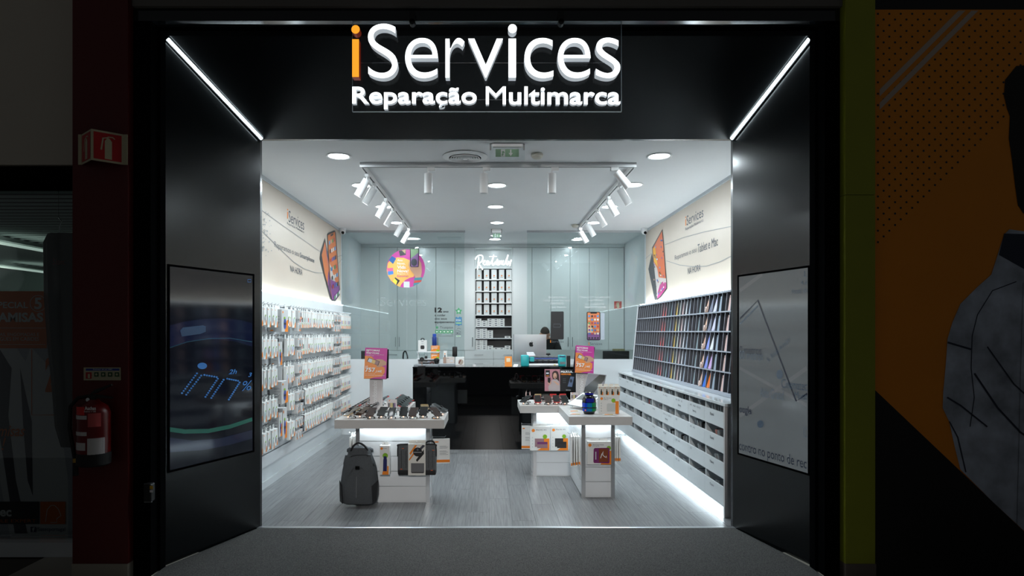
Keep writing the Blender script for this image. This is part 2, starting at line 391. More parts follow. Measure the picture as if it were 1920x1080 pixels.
BL = M('ceiling_slat_metal', (.66, .71, .69), .35, metal=.2)
ns = st('ceiling_neighbour', MB().box(-11, -2.5, 4.5, 13.0, 2.86, 2.9), M('dark_void', (.2, .22, .22), .8))
sm_ = MB().box(-4.2, 4.2, -.075, .075, -.012, .012, Matrix.Rotation(.22, 4, 'X')).mesh('slat', BL)
for k in range(47):
    o = bpy.data.objects.new('slat', sm_); COL.objects.link(o); o.location = (-6.75, 4.68 + k * .177, 2.80); attach(o, ns)
for k, (xx, ya, yb) in enumerate(((-6.26, 6.2, 9.8), (-8.5, 9.6, 12.8))):
    t = thing('tube_light', 'long tube light under the neighbouring slatted ceiling, ' + ('the one over the window display' if k == 0 else 'the one by the far wall'), 'light', (xx, (ya + yb) / 2, 2.7), group='neighbour tube lights')
    obj('housing', MB().box(xx - .05, xx + .05, ya, yb, 2.72, 2.765), BL, t); obj('tube', MB().cyl((xx, ya + .02, 2.69), (xx, yb - .02, 2.69), .02, n=10), M('dim_tube', (1, 1, .95), .5, emit=.45, ecol=(.9, 1, .95)), t)
    light('POINT', 'tube_glow', (xx, (ya + yb) / 2, 2.5), 5.0, t, color=(.85, 1, .93), shadow_soft_size=.3)
# garment bag hanging in the window
def outline(fr, pts, th, w0=0.): return MB().prism([fr.p(*fr.uv(*p), w0) for p in pts], -fr.N * th)
fw = FZ(4.52)
g = thing('garment_bag', 'black hanging garment bag in the neighbouring shop window', 'garment bag', W(110, 840, 4.585))
BAGM = M('black_bag_film', (.045, .045, .05), .28, spec=.6, bump=.3, bscale=9)
gb = MB(); prof = [(.11, 438), (.145, 455), (.15, 560), (.135, 650), (.115, 720), (.10, 800), (.06, 838)]
rings = []
for hw, py in prof:
    z = ZP(py, 4.585); c = XP(119 + (py - 438) * .03, 4.585)
    rings.append([(c + hw * 1.0 * math.cos(2 * PI * k / 20), 4.585 + hw * .38 * math.sin(2 * PI * k / 20) + .008 * math.sin(k * 2.3), z) for k in range(20)])
gb.add([p for r in rings for p in r], [(a * 20 + k, a * 20 + (k + 1) % 20, (a + 1) * 20 + (k + 1) % 20, (a + 1) * 20 + k) for a in range(len(rings) - 1) for k in range(20)] + [list(range(20)), list(range((len(rings) - 1) * 20, len(rings) * 20))])
obj('bag', gb, BAGM, g, smooth=True)
obj('hanger_cord', MB().cyl(W(110, 408, 4.585), (W(110, 408, 4.585).x, 4.585, 2.79), .0015, n=6), CHROME, g)
obj('hanger_hook', MB().tube([W(112, 438, 4.585), W(112, 425, 4.585), W(116, 415, 4.585), W(110, 408, 4.585)], .004), CHROME, g)
A = Art(FZ(4.518), g, .0); A.text('5àsec', 99, 485, 122, 496, M('red_print', (.55, .1, .12), .5))
# window poster
PB = .82
pst = obj('window_poster', MB().box(-3.95, XP(140, 4.70), 4.70, 4.706, .01, ZP(546, 4.70)), M('poster_grey', (.78, .78, .82), .5), None,
    'shirt cleaning poster with orange banner in the neighbouring shop window', 'poster')
A = Art(FZ(4.70), pst, .0005)
SHW = M('print_shirt_white', (.92, .91, .92), .5); SHD = M('print_shadow_grey', (.34, .33, .38), .5); ORD = M('print_orange', (.96, .46, .10), .5)
A.poly('shirt_print', [(0, 650), (30, 650), (62, 700), (86, 800), (100, 1010), (20, 1010), (0, 900)], SHW)
A.poly('shirt_print', [(58, 650), (95, 690), (112, 780), (128, 900), (128, 1010), (60, 1010), (50, 820), (40, 700)], SHW)
A.poly('fold_print', [(0, 655), (22, 690), (16, 780), (30, 900), (52, 1000), (28, 1000), (5, 850), (0, 820)], SHD)
A.poly('fold_print', [(38, 690), (60, 790), (62, 930), (52, 900), (44, 800)], SHD)
A.line('frame_print', [(60, 655), (60, 778), (112, 778)], .006, ORD)
A.rect('banner_print', -40, 546, 88, 653, ORD); A.text('SPECIAL', -12, 578, 53, 566, WINK, .02); A.line('ring_print', ell(72, 569, 15, 15), .004, WINK, closed=True); A.text('5', 65, 580, 79, 558, WINK, .03)
A.text('CAMISAS', -20, 604, 82, 586, WINK, .04); A.line('rule_print', [(-30, 615), (86, 615)], .003, WINK); A.text('LAVADAS, ENGOMADAS E', -26, 631, 74, 624, WINK); A.text('ENTREGUES EM CABIDES', -26, 639, 74, 632, WINK); A.line('rule_print', [(-30, 646), (86, 646)], .003, WINK)
A.text('2', 86, 735, 104, 670, ORD, .03); A.text('camisas', -22, 818, 48, 798, ORD, .01, shear=.3); A.text('!', 4, 844, 12, 820, ORD, .01, shear=.3)
A.rect('logo_block', -60, 940, 75, 982, M('print_navy', (.10, .09, .15), .5)); A.text('5àsec', -30, 968, 23, 950, WINK, .03); A.text('TEXTILE EXPERT', -34, 979, 69, 973, ORD)
A.rect('icon_block', 77, 940, 124, 982, ORD); A.line('shirt_icon', [(87, 978), (90, 955), (97, 947), (104, 947), (111, 954), (116, 966), (108, 972), (108, 979), (96, 979)], .004, WINK)
A.rect('icon_block', 59, 987, 69, 997, M('print_blue', (.18, .2, .4), .5)); A.text('f', 62, 996, 67, 988, WINK, .03); A.text('/5asecportugal', 70, 997, 124, 988, M('print_blue'))
# ------------------------------------------------------------------ orange poster, right
ps = obj('orange_poster', MB().box(2.425, 4.1, 4.05, 4.058, 0, ZP(18, 4.05)), M('poster_orange', (.95, .57, .06), .5, noise=.04, nscale=2), None,
    'tall orange dotted advertising poster showing a denim jacket', 'poster')
A = Art(FZ(4.05), ps, .0005)
dots = []
for r in range(60):
    for c in range(40):
        px = 1646 + c * 21.4 + (10.7 if r % 2 else 0); py = 26 + r * 10.7
        if px + py < 2108 and px < 1935: dots.append(ell(px, py, 2.1, 2.1, n=8))
tag(A.polys('dot_print', dots, M('poster_dot', (.16, .18, .20), .5)), kind='stuff')
STR = M('poster_stripe', (.80, .72, .66), .5)
A.poly('stripe_print', [(1649, 168), (1649, 181), (1810, 20), (1797, 20)], STR); A.poly('stripe_print', [(1649, 193), (1649, 206), (1834, 20), (1821, 20)], STR)
A.poly('black_corner_print', [(1639, 730), (1955, 1030), (1955, 1085), (1639, 1085)], M('poster_black', (.03, .03, .03), .5))
DEN = M('poster_denim', (.70, .73, .79), .6, noise=.5, nscale=6); DEND = M('poster_denim_dark', (.16, .19, .27), .6)
A.poly('hair_print', [(1955, 120), (1905, 124), (1884, 150), (1882, 180), (1888, 205), (1893, 218), (1891, 260), (1897, 300), (1903, 350), (1908, 385), (1918, 400), (1955, 410)], M('poster_hair', (.05, .035, .03), .6))
A.poly('jacket_print', [(1955, 440), (1920, 434), (1892, 430), (1882, 440), (1870, 478), (1858, 515), (1830, 540), (1800, 570), (1785, 605), (1776, 635), (1773, 680), (1768, 735), (1767, 765), (1779, 790), (1790, 840), (1800, 880), (1860, 940), (1955, 1028)], DEN)
A.poly('collar_print', [(1955, 520), (1920, 505), (1872, 478), (1882, 438), (1955, 440)], DEND)
A.line('seam_print', [(1905, 528), (1860, 545), (1832, 590), (1822, 630), (1820, 690), (1826, 745), (1818, 800)], .006, DEND); A.line('seam_print', [(1776, 642), (1820, 655)], .012, DEND)
A.line('seam_print', [(1826, 700), (1870, 765), (1912, 810), (1955, 840)], .012, DEND); A.line('seam_print', [(1779, 790), (1795, 820), (1810, 885)], .008, DEND)
A.line('fold_print', [(1775, 745), (1800, 760), (1850, 800)], .01, DEND); A.line('fold_print', [(1850, 650), (1900, 720), (1955, 770)], .008, DEND); A.line('panel_joint', [(1917, 530), (1912, 700), (1905, 1000)], .002, INK)
# ------------------------------------------------------------------ fire signs, extinguisher
CRM = M('sign_cream', (.76, .73, .60), .4); SRED = M('sign_red', (.72, .06, .08), .4)
t = thing('fire_extinguisher_sign', 'folded red and cream fire extinguisher sign on the red column', 'sign', (-2.40, 3.99, ZP(308, 3.97)))
xa, xb, xc = XP(148, 4.0), XP(171, 3.88), XP(240, 4.0); z0, z1 = ZP(307, 3.97), ZP(250, 3.97)
def vpan(x0, y0, x1, y1, th=.004):
    n = Vector((y1 - y0, -(x1 - x0), 0)).normalized() * th
    return MB().prism([(x0, y0, z0), (x1, y1, z0), (x1, y1, z1), (x0, y0, z1)], -n)
xl2, xr2 = XP(154, 4.0), XP(233, 4.0)
obj('flange', MB().box(xa, xl2, 3.992, 3.998, z0, z1), CRM, t); obj('flange', MB().box(xr2, xc, 3.992, 3.998, z0, z1), CRM, t)
for (x0, y0, x1, y1) in ((xl2, 3.994, xb, 3.88), (xb, 3.88, xr2, 3.994)):
    obj('sign_face', vpan(x0, y0, x1, y1), CRM, t)
    L = math.hypot(x1 - x0, y1 - y0); fr = Fr((x0, y0, z0), (x1 - x0, y1 - y0, 0), (0, 0, 1)); a = Art(fr, t, .001); H = z1 - z0; m_ = .012
    a.rect('red_field', m_, m_, L - m_, H - m_, SRED, px=False)
    c = L * .52; k = L * .11
    a.poly('extinguisher_symbol', [(c - k, .10 * H), (c + k, .10 * H), (c + k, .68 * H), (c + k * .3, .78 * H), (c - k * .3, .78 * H), (c - k, .68 * H)], CRM, px=False)
    a.line('hose_symbol', [(c, .8 * H), (c - k * 1.5, .76 * H), (c - k * 2, .38 * H)], L * .05, CRM, px=False); a.line('lever_symbol', [(c - k * .2, .82 * H), (c + k * 1.2, .83 * H), (c + k * 1.8, .78 * H)], L * .035, CRM, px=False)
def ext_sign(name, label, fr, x0, y0, x1, y1):
    u0, v0 = fr.uv(x0, y1); u1, v1 = fr.uv(x1, y0); u0, u1 = min(u0, u1), max(u0, u1)
    o = obj(name, MB().prism([fr.p(u0, v0), fr.p(u1, v0), fr.p(u1, v1), fr.p(u0, v1)], fr.N * .003), SRED, None, label, 'sign'); a = Art(fr, o, .0035); L, H = u1 - u0, v1 - v0; c = u0 + L * .52; k = L * .15
    a.poly('extinguisher_symbol', [(c - k, v0 + .1 * H), (c + k, v0 + .1 * H), (c + k, v0 + .7 * H), (c, v0 + .82 * H), (c - k, v0 + .7 * H)], CRM, px=False)
    a.line('hose_symbol', [(c, v0 + .84 * H), (c - k * 1.5, v0 + .78 * H), (c - k * 1.7, v0 + .3 * H)], L * .07, CRM, px=False); a.line('lever_symbol', [(c, v0 + .86 * H), (c + k * 1.8, v0 + .9 * H)], L * .06, CRM, px=False)
o = obj('instruction_sign', MB().box(XP(158, 4.0), XP(227, 4.0), 3.994, 3.999, ZP(713, 4), ZP(689, 4)), CRM, None, 'small cream extinguisher instruction sign above the fire extinguisher', 'sign')
A = Art(FZ(3.994), o, .0005); A.rect('blue_band', 161, 691, 224, 695, M('sign_blue', (.1, .25, .6), .4)); A.text('Extintor de pó ABC', 175, 694.5, 211, 691.5, WINK)
A.rect('pictogram', 161, 698, 172, 710, SRED); A.rect('symbol', 165, 701, 169, 709, CRM)
for k in range(4): A.rect('pictogram', 177 + k * 13, 698, 185 + k * 13, 706, M('sign_green', (.08, .32, .16), .4)); A.ell('symbol', 181 + k * 13, 702, 2.2, 2.2, CRM, n=8)
ex = thing('fire_extinguisher', 'red powder fire extinguisher with black hose on the red column', 'fire extinguisher', (-2.49, 3.88, ZP(872, 3.9)))
YE = 3.90; ec = XP(176, YE); zb, zt = ZP(872, YE), ZP(755, YE); er = XP(204, YE) - ec
EXR = M('extinguisher_red', (.42, .035, .045), .3, spec=.4)
obj('cylinder', MB().lathe([(er * .9, .05), (er, .06), (er, zt - zb - .06), (er * .85, zt - zb - .02), (er * .45, zt - zb + .004), (er * .3, zt - zb + .02)], (ec, YE, zb), 28), EXR, ex, smooth=True)
obj('base_boot', MB().lathe([(er * .85, 0), (er * 1.03, .01), (er * 1.03, .075), (er, .08)], (ec, YE, zb), 28), RUBBER, ex, smooth=True)
v_ = obj('valve', MB().cyl((ec, YE, zt + .01), (ec, YE, zt + .045), .014, n=12).box(ec - .03, ec + .025, YE - .012, YE + .012, zt + .03, zt + .05), PLAST, ex)
obj('lever', MB().prism([(ec - .02, YE - .01, zt + .05), (ec + .02, YE - .01, zt + .06), (ec + .11, YE - .01, zt + .105), (ec + .11, YE - .01, zt + .115), (ec + .01, YE - .01, zt + .08)], (0, .02, 0)), PLAST, v_)
obj('handle', MB().prism([(ec - .01, YE - .01, zt + .035), (ec + .11, YE - .01, zt + .025), (ec + .115, YE - .01, zt + .035), (ec + .02, YE - .01, zt + .05)], (0, .02, 0)), PLAST, v_)
obj('gauge', MB().cyl((ec - .022, YE - .012, zt + .02), (ec - .022, YE - .025, zt + .02), .012, n=14), CHROME, v_)
hs_ = [(ec - .03, YE, zt + .04), (ec - .09, YE - .01, zt + .03), (ec - .13, YE - .02, zt - .02), (ec - .135, YE - .02, zt - .15), (ec - .115, YE - .02, zt - .27), (ec - .10, YE - .02, zt - .36)]
hz = obj('hose', MB().tube(hs_, .011, 10), RUBBER, ex, smooth=True); obj('nozzle', MB().cyl(hs_[-1], (ec - .098, YE - .02, zt - .44), .014, .017, 12), RUBBER, hz); obj('ferrule', MB().cyl((ec - .101, YE - .02, zt - .335), (ec - .1, YE - .02, zt - .36), .0135, n=12), M('brass', (.75, .6, .3), .3, metal=1), hz)
def curved(name, a0, a1, z0_, z1_, mat, dr=.0008):
    n = 8; v = []
    for k in range(n + 1):
        t_ = math.radians(a0 + (a1 - a0) * k / n); v += [(ec + (er + dr) * math.sin(t_), YE - (er + dr) * math.cos(t_), z0_), (ec + (er + dr) * math.sin(t_), YE - (er + dr) * math.cos(t_), z1_)]
    return obj(name, MB().add(v, [(2 * k, 2 * k + 2, 2 * k + 3, 2 * k + 1) for k in range(n)]), mat, ex)
EW = M('label_white', (.80, .78, .78), .5)
curved('brand_label', -45, 0, ZP(775, YE), ZP(760, YE), M('label_red', (.86, .10, .08), .4)); curved('text_label', -55, 8, ZP(783, YE), ZP(776, YE), EW); curved('text_label', -55, 8, ZP(813, YE), ZP(806, YE), EW)
curved('text_label', -60, 3, ZP(840, YE), ZP(826, YE), EW); curved('text_label', 10, 70, ZP(850, YE), ZP(818, YE), EW); curved('text_label', 12, 55, ZP(797, YE), ZP(772, YE), M('label_dimred', (.75, .3, .3), .5))
A = Art(FZ(YE - er - .001), ex, .001); A.text('Auchan', 159, 769, 180, 762, WINK, .03); A.text('Extintor nº 005', 158, 773, 180, 770, WINK)
# keypad on the left frame
t = thing('keypad_box', 'small black lock box with yellow sticker on the outer frame', 'keypad', W(278, 940, 4.04))
obj('body', MB().bbox(XP(272, 4.03), XP(287, 4.03), 4.005, 4.058, ZP(940, 4.03), ZP(906, 4.03), .008), PLAST, t); obj('back_plate', MB().box(XP(270, 4.05), XP(284, 4.05), 4.05, 4.06, ZP(942, 4.05), ZP(907, 4.05)), ALU, t)
A = Art(FZ(4.004), t, .0005); A.rect('sticker', 281, 911, 287, 917, M('yellow_sticker', (.9, .7, .1), .5)); A.rect('sticker', 281, 919, 287, 923, WINK)
# ------------------------------------------------------------------ illuminated hanging sign
YS = 4.02
sg = thing('hanging_sign', 'clear hanging shop sign with glowing white and orange letters', 'sign', W(912, 210, YS))
obj('panel', MB().box(XP(661, YS), XP(1165, YS), YS, YS + .01, ZP(209, YS), ZP(40, YS)), glass('sign_acrylic', (.93, .94, .95), 1.3), sg)
EDG = M('acrylic_edge', (.75, .80, .83), .3)
e_ = .0022
obj('panel_edge', MB().box(XP(661, YS) - e_, XP(661, YS), YS - .001, YS + .011, ZP(209, YS), ZP(40, YS)).box(XP(1165, YS), XP(1165, YS) + e_, YS - .001, YS + .011, ZP(209, YS), ZP(40, YS)).box(XP(661, YS), XP(1165, YS), YS - .001, YS + .011, ZP(209, YS) - e_, ZP(209, YS)).box(XP(661, YS), XP(1165, YS), YS - .001, YS + .011, ZP(40, YS), ZP(40, YS) + e_), EDG, sg)
for px in (773, 1052): obj('clip', MB().cyl((XP(px, YS), YS - .012, ZP(42, YS)), (XP(px, YS), YS + .03, ZP(42, YS)), .018, n=14).box(XP(px, YS) - .017, XP(px, YS) + .017, YS - .012, YS + .04, ZP(42, YS), ZP(22, YS)), PLAST, sg)
SWH = M('sign_side_white', (.88, .89, .90), .4, emit=.28, ecol=(.93, .97, 1)); SFW = M('sign_face_white', (1, 1, 1), .4, emit=2.2, ecol=(.97, .99, 1)); SFO = M('sign_face_orange', (1, .62, .16), .4, emit=1.0, ecol=(1, .66, .18)); SSO = M('sign_side_orange', (.62, .20, .03), .4, emit=.06, ecol=(1, .3, .05))
DEP = .055
def s2(cx, cy): return FZ(YS).uv(640 + cx / 3.491, 20 + cy / 3.491)
def sign_letter(body, box, bold=0., side=SWH, face=SFW, dep=DEP):
    fr = FZ(YS); a = s2(box[0], box[3]); b = s2(box[1], box[2]); r = (a[0], a[1], b[0], b[1])
    o = obj('letter', text_mb(body, fr, r, bold, .0, ext=dep), side, sg)
    obj('lit_face', text_mb(body, fr, r, bold, dep + .0006), face, o)
def sign_solid(pts, side=SWH, face=SFW, dep=DEP):
    fr = FZ(YS); q = [s2(*p) for p in pts]
    o = obj('letter', MB().prism([fr.p(u, v, 0) for u, v in q], fr.N * dep), side, sg); obj('lit_face', MB().poly([fr.p(u, v, dep + .0006) for u, v in q]), face, o)
sign_solid([(83, 213), (127, 213), (127, 457), (83, 457)], SSO, SFO); sign_solid(ell(105, 150, 27, 28), SSO, SFO)
for ch, bx in (('S', (184, 376, 113, 464)), ('e', (425, 636, 205, 464)), ('r', (685, 808, 205, 460)), ('v', (832, 1056, 209, 460)), ('c', (1195, 1384, 205, 464)), ('e', (1411, 1622, 205, 464)), ('s', (1656, 1814, 203, 464))): sign_letter(ch, bx, -.012)
sign_solid([(1093, 209), (1141, 209), (1141, 460), (1093, 460)]); sign_solid(ell(1118, 145, 28, 29))
def word3d(word, box, bold):
    vs, _ = glyphs(word, bold); X0 = min(v.x for v in vs); X1 = max(v.x for v in vs); Yb = min(v.y for v in vs); Yt = max(v.y for v in vs)
    for i, ch in enumerate(word):
        pv, _ = glyphs(word[:i + 1], bold); gv, _ = glyphs(ch, bold); mx = max(v.x for v in pv); gw = max(v.x for v in gv) - min(v.x for v in gv)
        gy0, gy1 = min(v.y for v in gv), max(v.y for v in gv); f = lambda a: box[0] + (a - X0) / (X1 - X0) * (box[1] - box[0]); h = lambda b: box[3] - (b - Yb) / (Yt - Yb) * (box[3] - box[2])
        sign_letter(ch, (f(mx - gw), f(mx), h(gy1), h(gy0)), 0. if ch == 'M' else bold + .005, dep=.03)
word3d('Reparação', (78, 886, 510, 655), .012); word3d('Multimarca', (946, 1820, 508, 626), .012)
obj('support_wire', MB().tube([W(661, 118, YS - .004), W(1165, 118, YS - .004)], .0012, 6).tube([W(661, 187, YS - .004), W(1165, 187, YS - .004)], .0012, 6), CHROME, sg)
# ------------------------------------------------------------------ portal screens
def portal_frame(sx): return Fr((OL, YO, 0), (IL - OL, Y0 - YO, 0), (0, 0, 1)) if sx > 0 else Fr((IR, Y0, 0), (OR - IR, YO - Y0, 0), (0, 0, 1))
def screen(name, label, fr, q, mat):
    us = [fr.uv(*p)[0] for p in q]; vs = [fr.uv(*p)[1] for p in q]
    u0, u1 = (us[0] + us[3]) / 2, (us[1] + us[2]) / 2; v0, v1 = (vs[2] + vs[3]) / 2, (vs[0] + vs[1]) / 2
    t = thing(name, label, 'screen', fr.p((u0 + u1) / 2, v0))
    def fpr(a, b, c, d, w0, w1): return MB().prism([fr.p(a, b, w0), fr.p(c, b, w0), fr.p(c, d, w0), fr.p(a, d, w0)], fr.N * (w1 - w0))
    b = .014
    for k in ((u0 - b, v0 - b, u1 + b, v0), (u0 - b, v1, u1 + b, v1 + b), (u0 - b, v0, u0, v1), (u1, v0, u1 + b, v1)): obj('bezel', fpr(*k, .0, .006), BLACKF, t)
    obj('display', fpr(u0, v0, u1, v1, .0005, .003), mat, t)
    return t, (u0, v0, u1, v1)
fl = portal_frame(1)
t, R_ = screen('display_screen', 'dark portrait screen with blue dotted numerals on the black portal wall', fl, [(319, 500), (475, 517), (472, 846), (316, 881)], M('screen_dark', (.02, .024, .03), .08, spec=.3, emit=.006, ecol=(.5, .6, .9)))
A = Art(fl, t, .0035)
DB = M('screen_blue', (.25, .5, .8), .2, emit=.16, ecol=(.30, .58, .88)); DN = M('screen_navy', (.02, .03, .08), .08, emit=.02, ecol=(.25, .4, .9)); DG = M('screen_green', (.1, .4, .35), .2, emit=.05, ecol=(.15, .7, .55)); DW = M('screen_haze', (.2, .3, .4), .15, emit=.06, ecol=(.45, .62, .85))
A.poly('arc_print', [(318, 610), (345, 603), (380, 598), (420, 597), (450, 600), (472, 606), (472, 650), (440, 640), (400, 636), (360, 640), (317, 652)], DN)
A.poly('glow_print', [(337, 620), (342, 614), (380, 610), (385, 612), (385, 622), (375, 626), (340, 631)], DW)
A.line('ring_print', [(317, 652), (350, 641), (390, 635), (430, 634), (472, 641)], .006, M('screen_teal', (.1, .3, .4), .2, emit=.03, ecol=(.3, .6, .7)))
A.line('ring_print', [(316, 805), (345, 809), (390, 808), (430, 800), (472, 786)], .030, DG)
A.poly('glow_print', [(316, 820), (360, 826), (410, 822), (472, 806), (472, 822), (430, 834), (380, 844), (316, 848)], DN)
A.ell('dot_print', 378, 686, 9, 6, DB)
def dots(p, q, n): return [ell(p[0] + (q[0] - p[0]) * k / (n - 1), p[1] + (q[1] - p[1]) * k / (n - 1), 2.1, 1.7, n=8) for k in range(n)]
A.polys('numeral_print', dots((368, 700), (340, 737), 10) + dots((376, 704), (348, 740), 10) + dots((382, 703), (405, 707), 6) + dots((407, 710), (384, 744), 10) + dots((418, 712), (395, 746), 10) + dots((425, 710), (445, 714), 6) + dots((448, 717), (428, 749), 10), DB)
A.text('2h', 427, 702, 443, 693, DB, .02, shear=.3); A.text('3', 464, 707, 471, 699, DB, .02, shear=.3); A.text('%', 452, 733, 471, 715, DB, 0, shear=.2); A.line('icon_print', [(463, 524), (469, 524), (469, 529), (463, 529)], .003, DB, closed=True)
fr_ = portal_frame(-1)
t, R_ = screen('display_screen', 'pale portrait screen with a street map and route line on the black portal wall', fr_, [(1386, 519), (1516, 502), (1516, 884), (1386, 852)], M('screen_map', (.16, .18, .20), .10, spec=.35, emit=.075, ecol=(.93, .98, 1.0)))
A = Art(fr_, t, .0035); MI = M('map_ink', (.10, .13, .2), .3, emit=.012, ecol=(.4, .55, .8)); MT = M('map_text', (.22, .28, .34), .3, emit=.035, ecol=(.55, .75, .95)); MR = M('map_road', (.2, .22, .24), .12, emit=.085, ecol=(.95, .98, 1)); MG = M('map_pale_text', (.3, .33, .36), .3, emit=.055, ecol=(.7, .85, 1))
A.line('road_print', [(1388, 545), (1430, 502 + 12)], .03, MR); A.line('road_print', [(1388, 780), (1514, 690)], .03, MR); A.line('road_print', [(1388, 690), (1514, 760)], .025, MR)
A.line('route_print', [(1388, 608), (1422, 573)], .012, MG); A.line('route_print', [(1388, 598), (1422, 563), (1494, 752), (1515, 738)], .014, MI)
A.text('L', 1509, 519, 1514, 508, MT); A.text('4.6', 1503, 534, 1515, 526, MT); A.text('Hotel de', 1486, 551, 1515, 542, MT)
A.text('0 metros', 1388, 663, 1429, 648, MI); A.text('00 metros', 1388, 673, 1432, 657, MG); A.text('R. Rosa Araújo', 1437, 662, 1487, 650, MT, rot=.62)
A.text('Cinematec', 1467, 727, 1515, 710, MT); A.text('Muse', 1492, 747, 1515, 733, MT); A.text('Altis Grand', 1427, 744, 1471, 726, MG); A.text('oogle', 1388, 777, 1411, 759, MI, .03)
A.ell('pin_print', 1464, 702, 6, 9, MG); A.ell('pin_print', 1428, 795, 6, 7, MT); A.text('contro no ponto de rec', 1388, 848, 1515, 826, MI, .005)
A.text('R. C', 1509, 820, 1515, 800, MT)
# ================================================================== CEILING FITTINGS
def downlight_proto():
    t = thing('downlight', 'round recessed LED downlight in the white ceiling', 'downlight')
    obj('rim', MB().lathe([(.088, 0), (.105, -.002), (.110, -.006), (.100, -.010), (.088, -.006)], n=36, ring=True), LAMP, t, smooth=True)
    obj('diffuser', MB().lathe([(.0, -.004), (.089, -.004)], n=36), DIFF, t)
    light('AREA', 'downlight_glow', (0, 0, -.014), E_DOWN, t, rot=(0, 0, 0), shape='DISK', size=.17)
    return t
dl = downlight_proto(); first = True
DLS = [(635, 292), (1236, 292), (677, 347), (932, 347), (1187, 346), (719, 387), (929, 387), (1143, 387), (743, 417), (932, 417), (1114, 417)]
BACKD = [(777, 447), (928, 448), (1082, 449)]
for px, py in DLS + BACKD:
    Y = (ZC - CAMZ) * F_PX / (CY - py); loc = (XP(px, Y), Y, ZC - .001); bk = (px, py) in BACKD
    lab = 'round downlight in the back room ceiling behind the glass' if bk else 'round recessed LED downlight in the %s row of the shop ceiling' % ('accessory wall side' if px < 800 else 'middle' if px < 1000 else 'case rack side')
    grp = 'back room downlights' if bk else 'shop downlights'
    if first: dl.location = loc; dl['label'] = lab; dl['group'] = grp; first = False
    else:
        c_ = dup(dl, loc, None, lab, grp)
        if bk:
            for ch_ in c_.children:
                if ch_.type == 'LIGHT': ch_.data = ch_.data.copy(); ch_.data.energy = E_DOWN * .5
# air diffuser
Yv = (ZC - CAMZ) * F_PX / (CY - 293); t = thing('air_vent', 'round white ceiling air vent with concentric rings', 'vent', (XP(872, Yv), Yv, ZC - .02))
cx_, cy_ = XP(872, Yv), Yv
obj('outer_ring', MB().lathe([(.145, -.0), (.195, -.003), (.197, -.008), (.150, -.020), (.140, -.016)], (cx_, cy_, ZC), 48, ring=True), LAMP, t, smooth=True)
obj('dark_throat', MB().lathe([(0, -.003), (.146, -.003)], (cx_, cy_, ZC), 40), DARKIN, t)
for r in (.125, .104, .083, .062, .041): obj('ring', MB().lathe([(r - .004, -.006), (r + .006, -.022), (r + .004, -.026), (r - .008, -.012)], (cx_, cy_, ZC), 40, ring=True), LAMP, t, smooth=True)
obj('centre_disc', MB().lathe([(0, -.028), (.022, -.026), (.026, -.020), (0, -.012)], (cx_, cy_, ZC), 30), LAMP, t, smooth=True)
# exit signs
def exit_sign(px, py0, py1, w_px, Y, label):
    x = XP(px, Y); hw = w_px * Y / F_PX / 2; zt, zb = ZP(py0, Y), ZP(py1, Y)
    t = thing('exit_sign', label, 'exit sign', (x, Y, zb))
    obj('housing', MB().bbox(x - hw * .86, x + hw * .86, Y - .03, Y + .03, zt - .022, ZC - .001, .006), LAMP, t)
    for s_ in (-1, 1): obj('bracket', MB().box(x + s_ * hw * .95 - .006, x + s_ * hw * .95 + .006, Y - .006, Y + .006, zt - .04, ZC - .001), M('bracket_grey', (.55, .55, .55), .4), t)
    obj('plate', MB().box(x - hw, x + hw, Y - .003, Y + .003, zb, zt - .01), ACRYL, t)
    H = zt - zb; A = Art(Fr((x - hw, Y - .003, zb), (1, 0, 0), (0, 0, 1)), t, .001); L = 2 * hw
    EG = M('exit_green', (.52, .68, .55), .5); EWt = M('exit_white', (.88, .90, .90), .5)
    A.rect('green_field', .17 * L, .2 * H, .83 * L, .72 * H, EG, px=False); A.rect('door_symbol', .32 * L, .22 * H, .44 * L, .70 * H, EWt, px=False)
    A.poly('running_figure', [(.37 * L, .26 * H), (.40 * L, .36 * H), (.385 * L, .46 * H), (.42 * L, .44 * H), (.43 * L, .48 * H), (.40 * L, .60 * H), (.35 * L, .56 * H), (.36 * L, .44 * H), (.335 * L, .30 * H)], EG, px=False)
    A.poly('arrow_symbol', [(.60 * L, .24 * H), (.66 * L, .46 * H), (.62 * L, .46 * H), (.62 * L, .68 * H), (.58 * L, .68 * H), (.58 * L, .46 * H), (.54 * L, .46 * H)], EWt, px=False)
exit_sign(951, 272, 300, 66, 5.22, 'clear emergency exit sign with running figure beside the round air vent')
exit_sign(931, 434, 448, 20, 9.55, 'small emergency exit sign hanging above the open passage of the glass')
for px, py, s_, lab in ((1007, 288, 1., 'round smoke detector beside the emergency exit sign'), (1078.5, 421, .9, 'round smoke detector at the far end of the track')):
    Y = (ZC - CAMZ) * F_PX / (CY - py); obj('smoke_detector', MB().lathe([(0, -.045), (.03, -.043), (.042, -.034), (.045, -.026), (.052, -.022), (.052, -.004), (.048, 0)], (XP(px, Y), Y, ZC - .001), 28), M('detector_cream', (.80, .79, .74), .5), None, lab, 'smoke detector', smooth=True)
for sx, lab in ((-1, 'white dome camera in the corner above the smartphone mural'), (1, 'white dome camera in the corner above the tablet mural')):
    x = (XL + .07) if sx < 0 else XR - .07; Y = 9.48
    t = thing('security_camera', lab, 'camera', (x, Y, ZC - .09))
    obj('mount', MB().cyl((x, Y, ZC - .001), (x, Y, ZC - .035), .05, .048, 24), LAMP, t, smooth=True)
    obj('dome', MB().lathe([(0, -.045), (.025, -.038), (.04, -.018), (.043, 0), (.04, .012)], (x, Y, ZC - .047), 24), LAMP, t, smooth=True); obj('lens', MB().cyl((x + .005, Y - .025, ZC - .065), (x + .01, Y - .044, ZC - .078), .024, .018, 18), BLACKG, t, smooth=True)
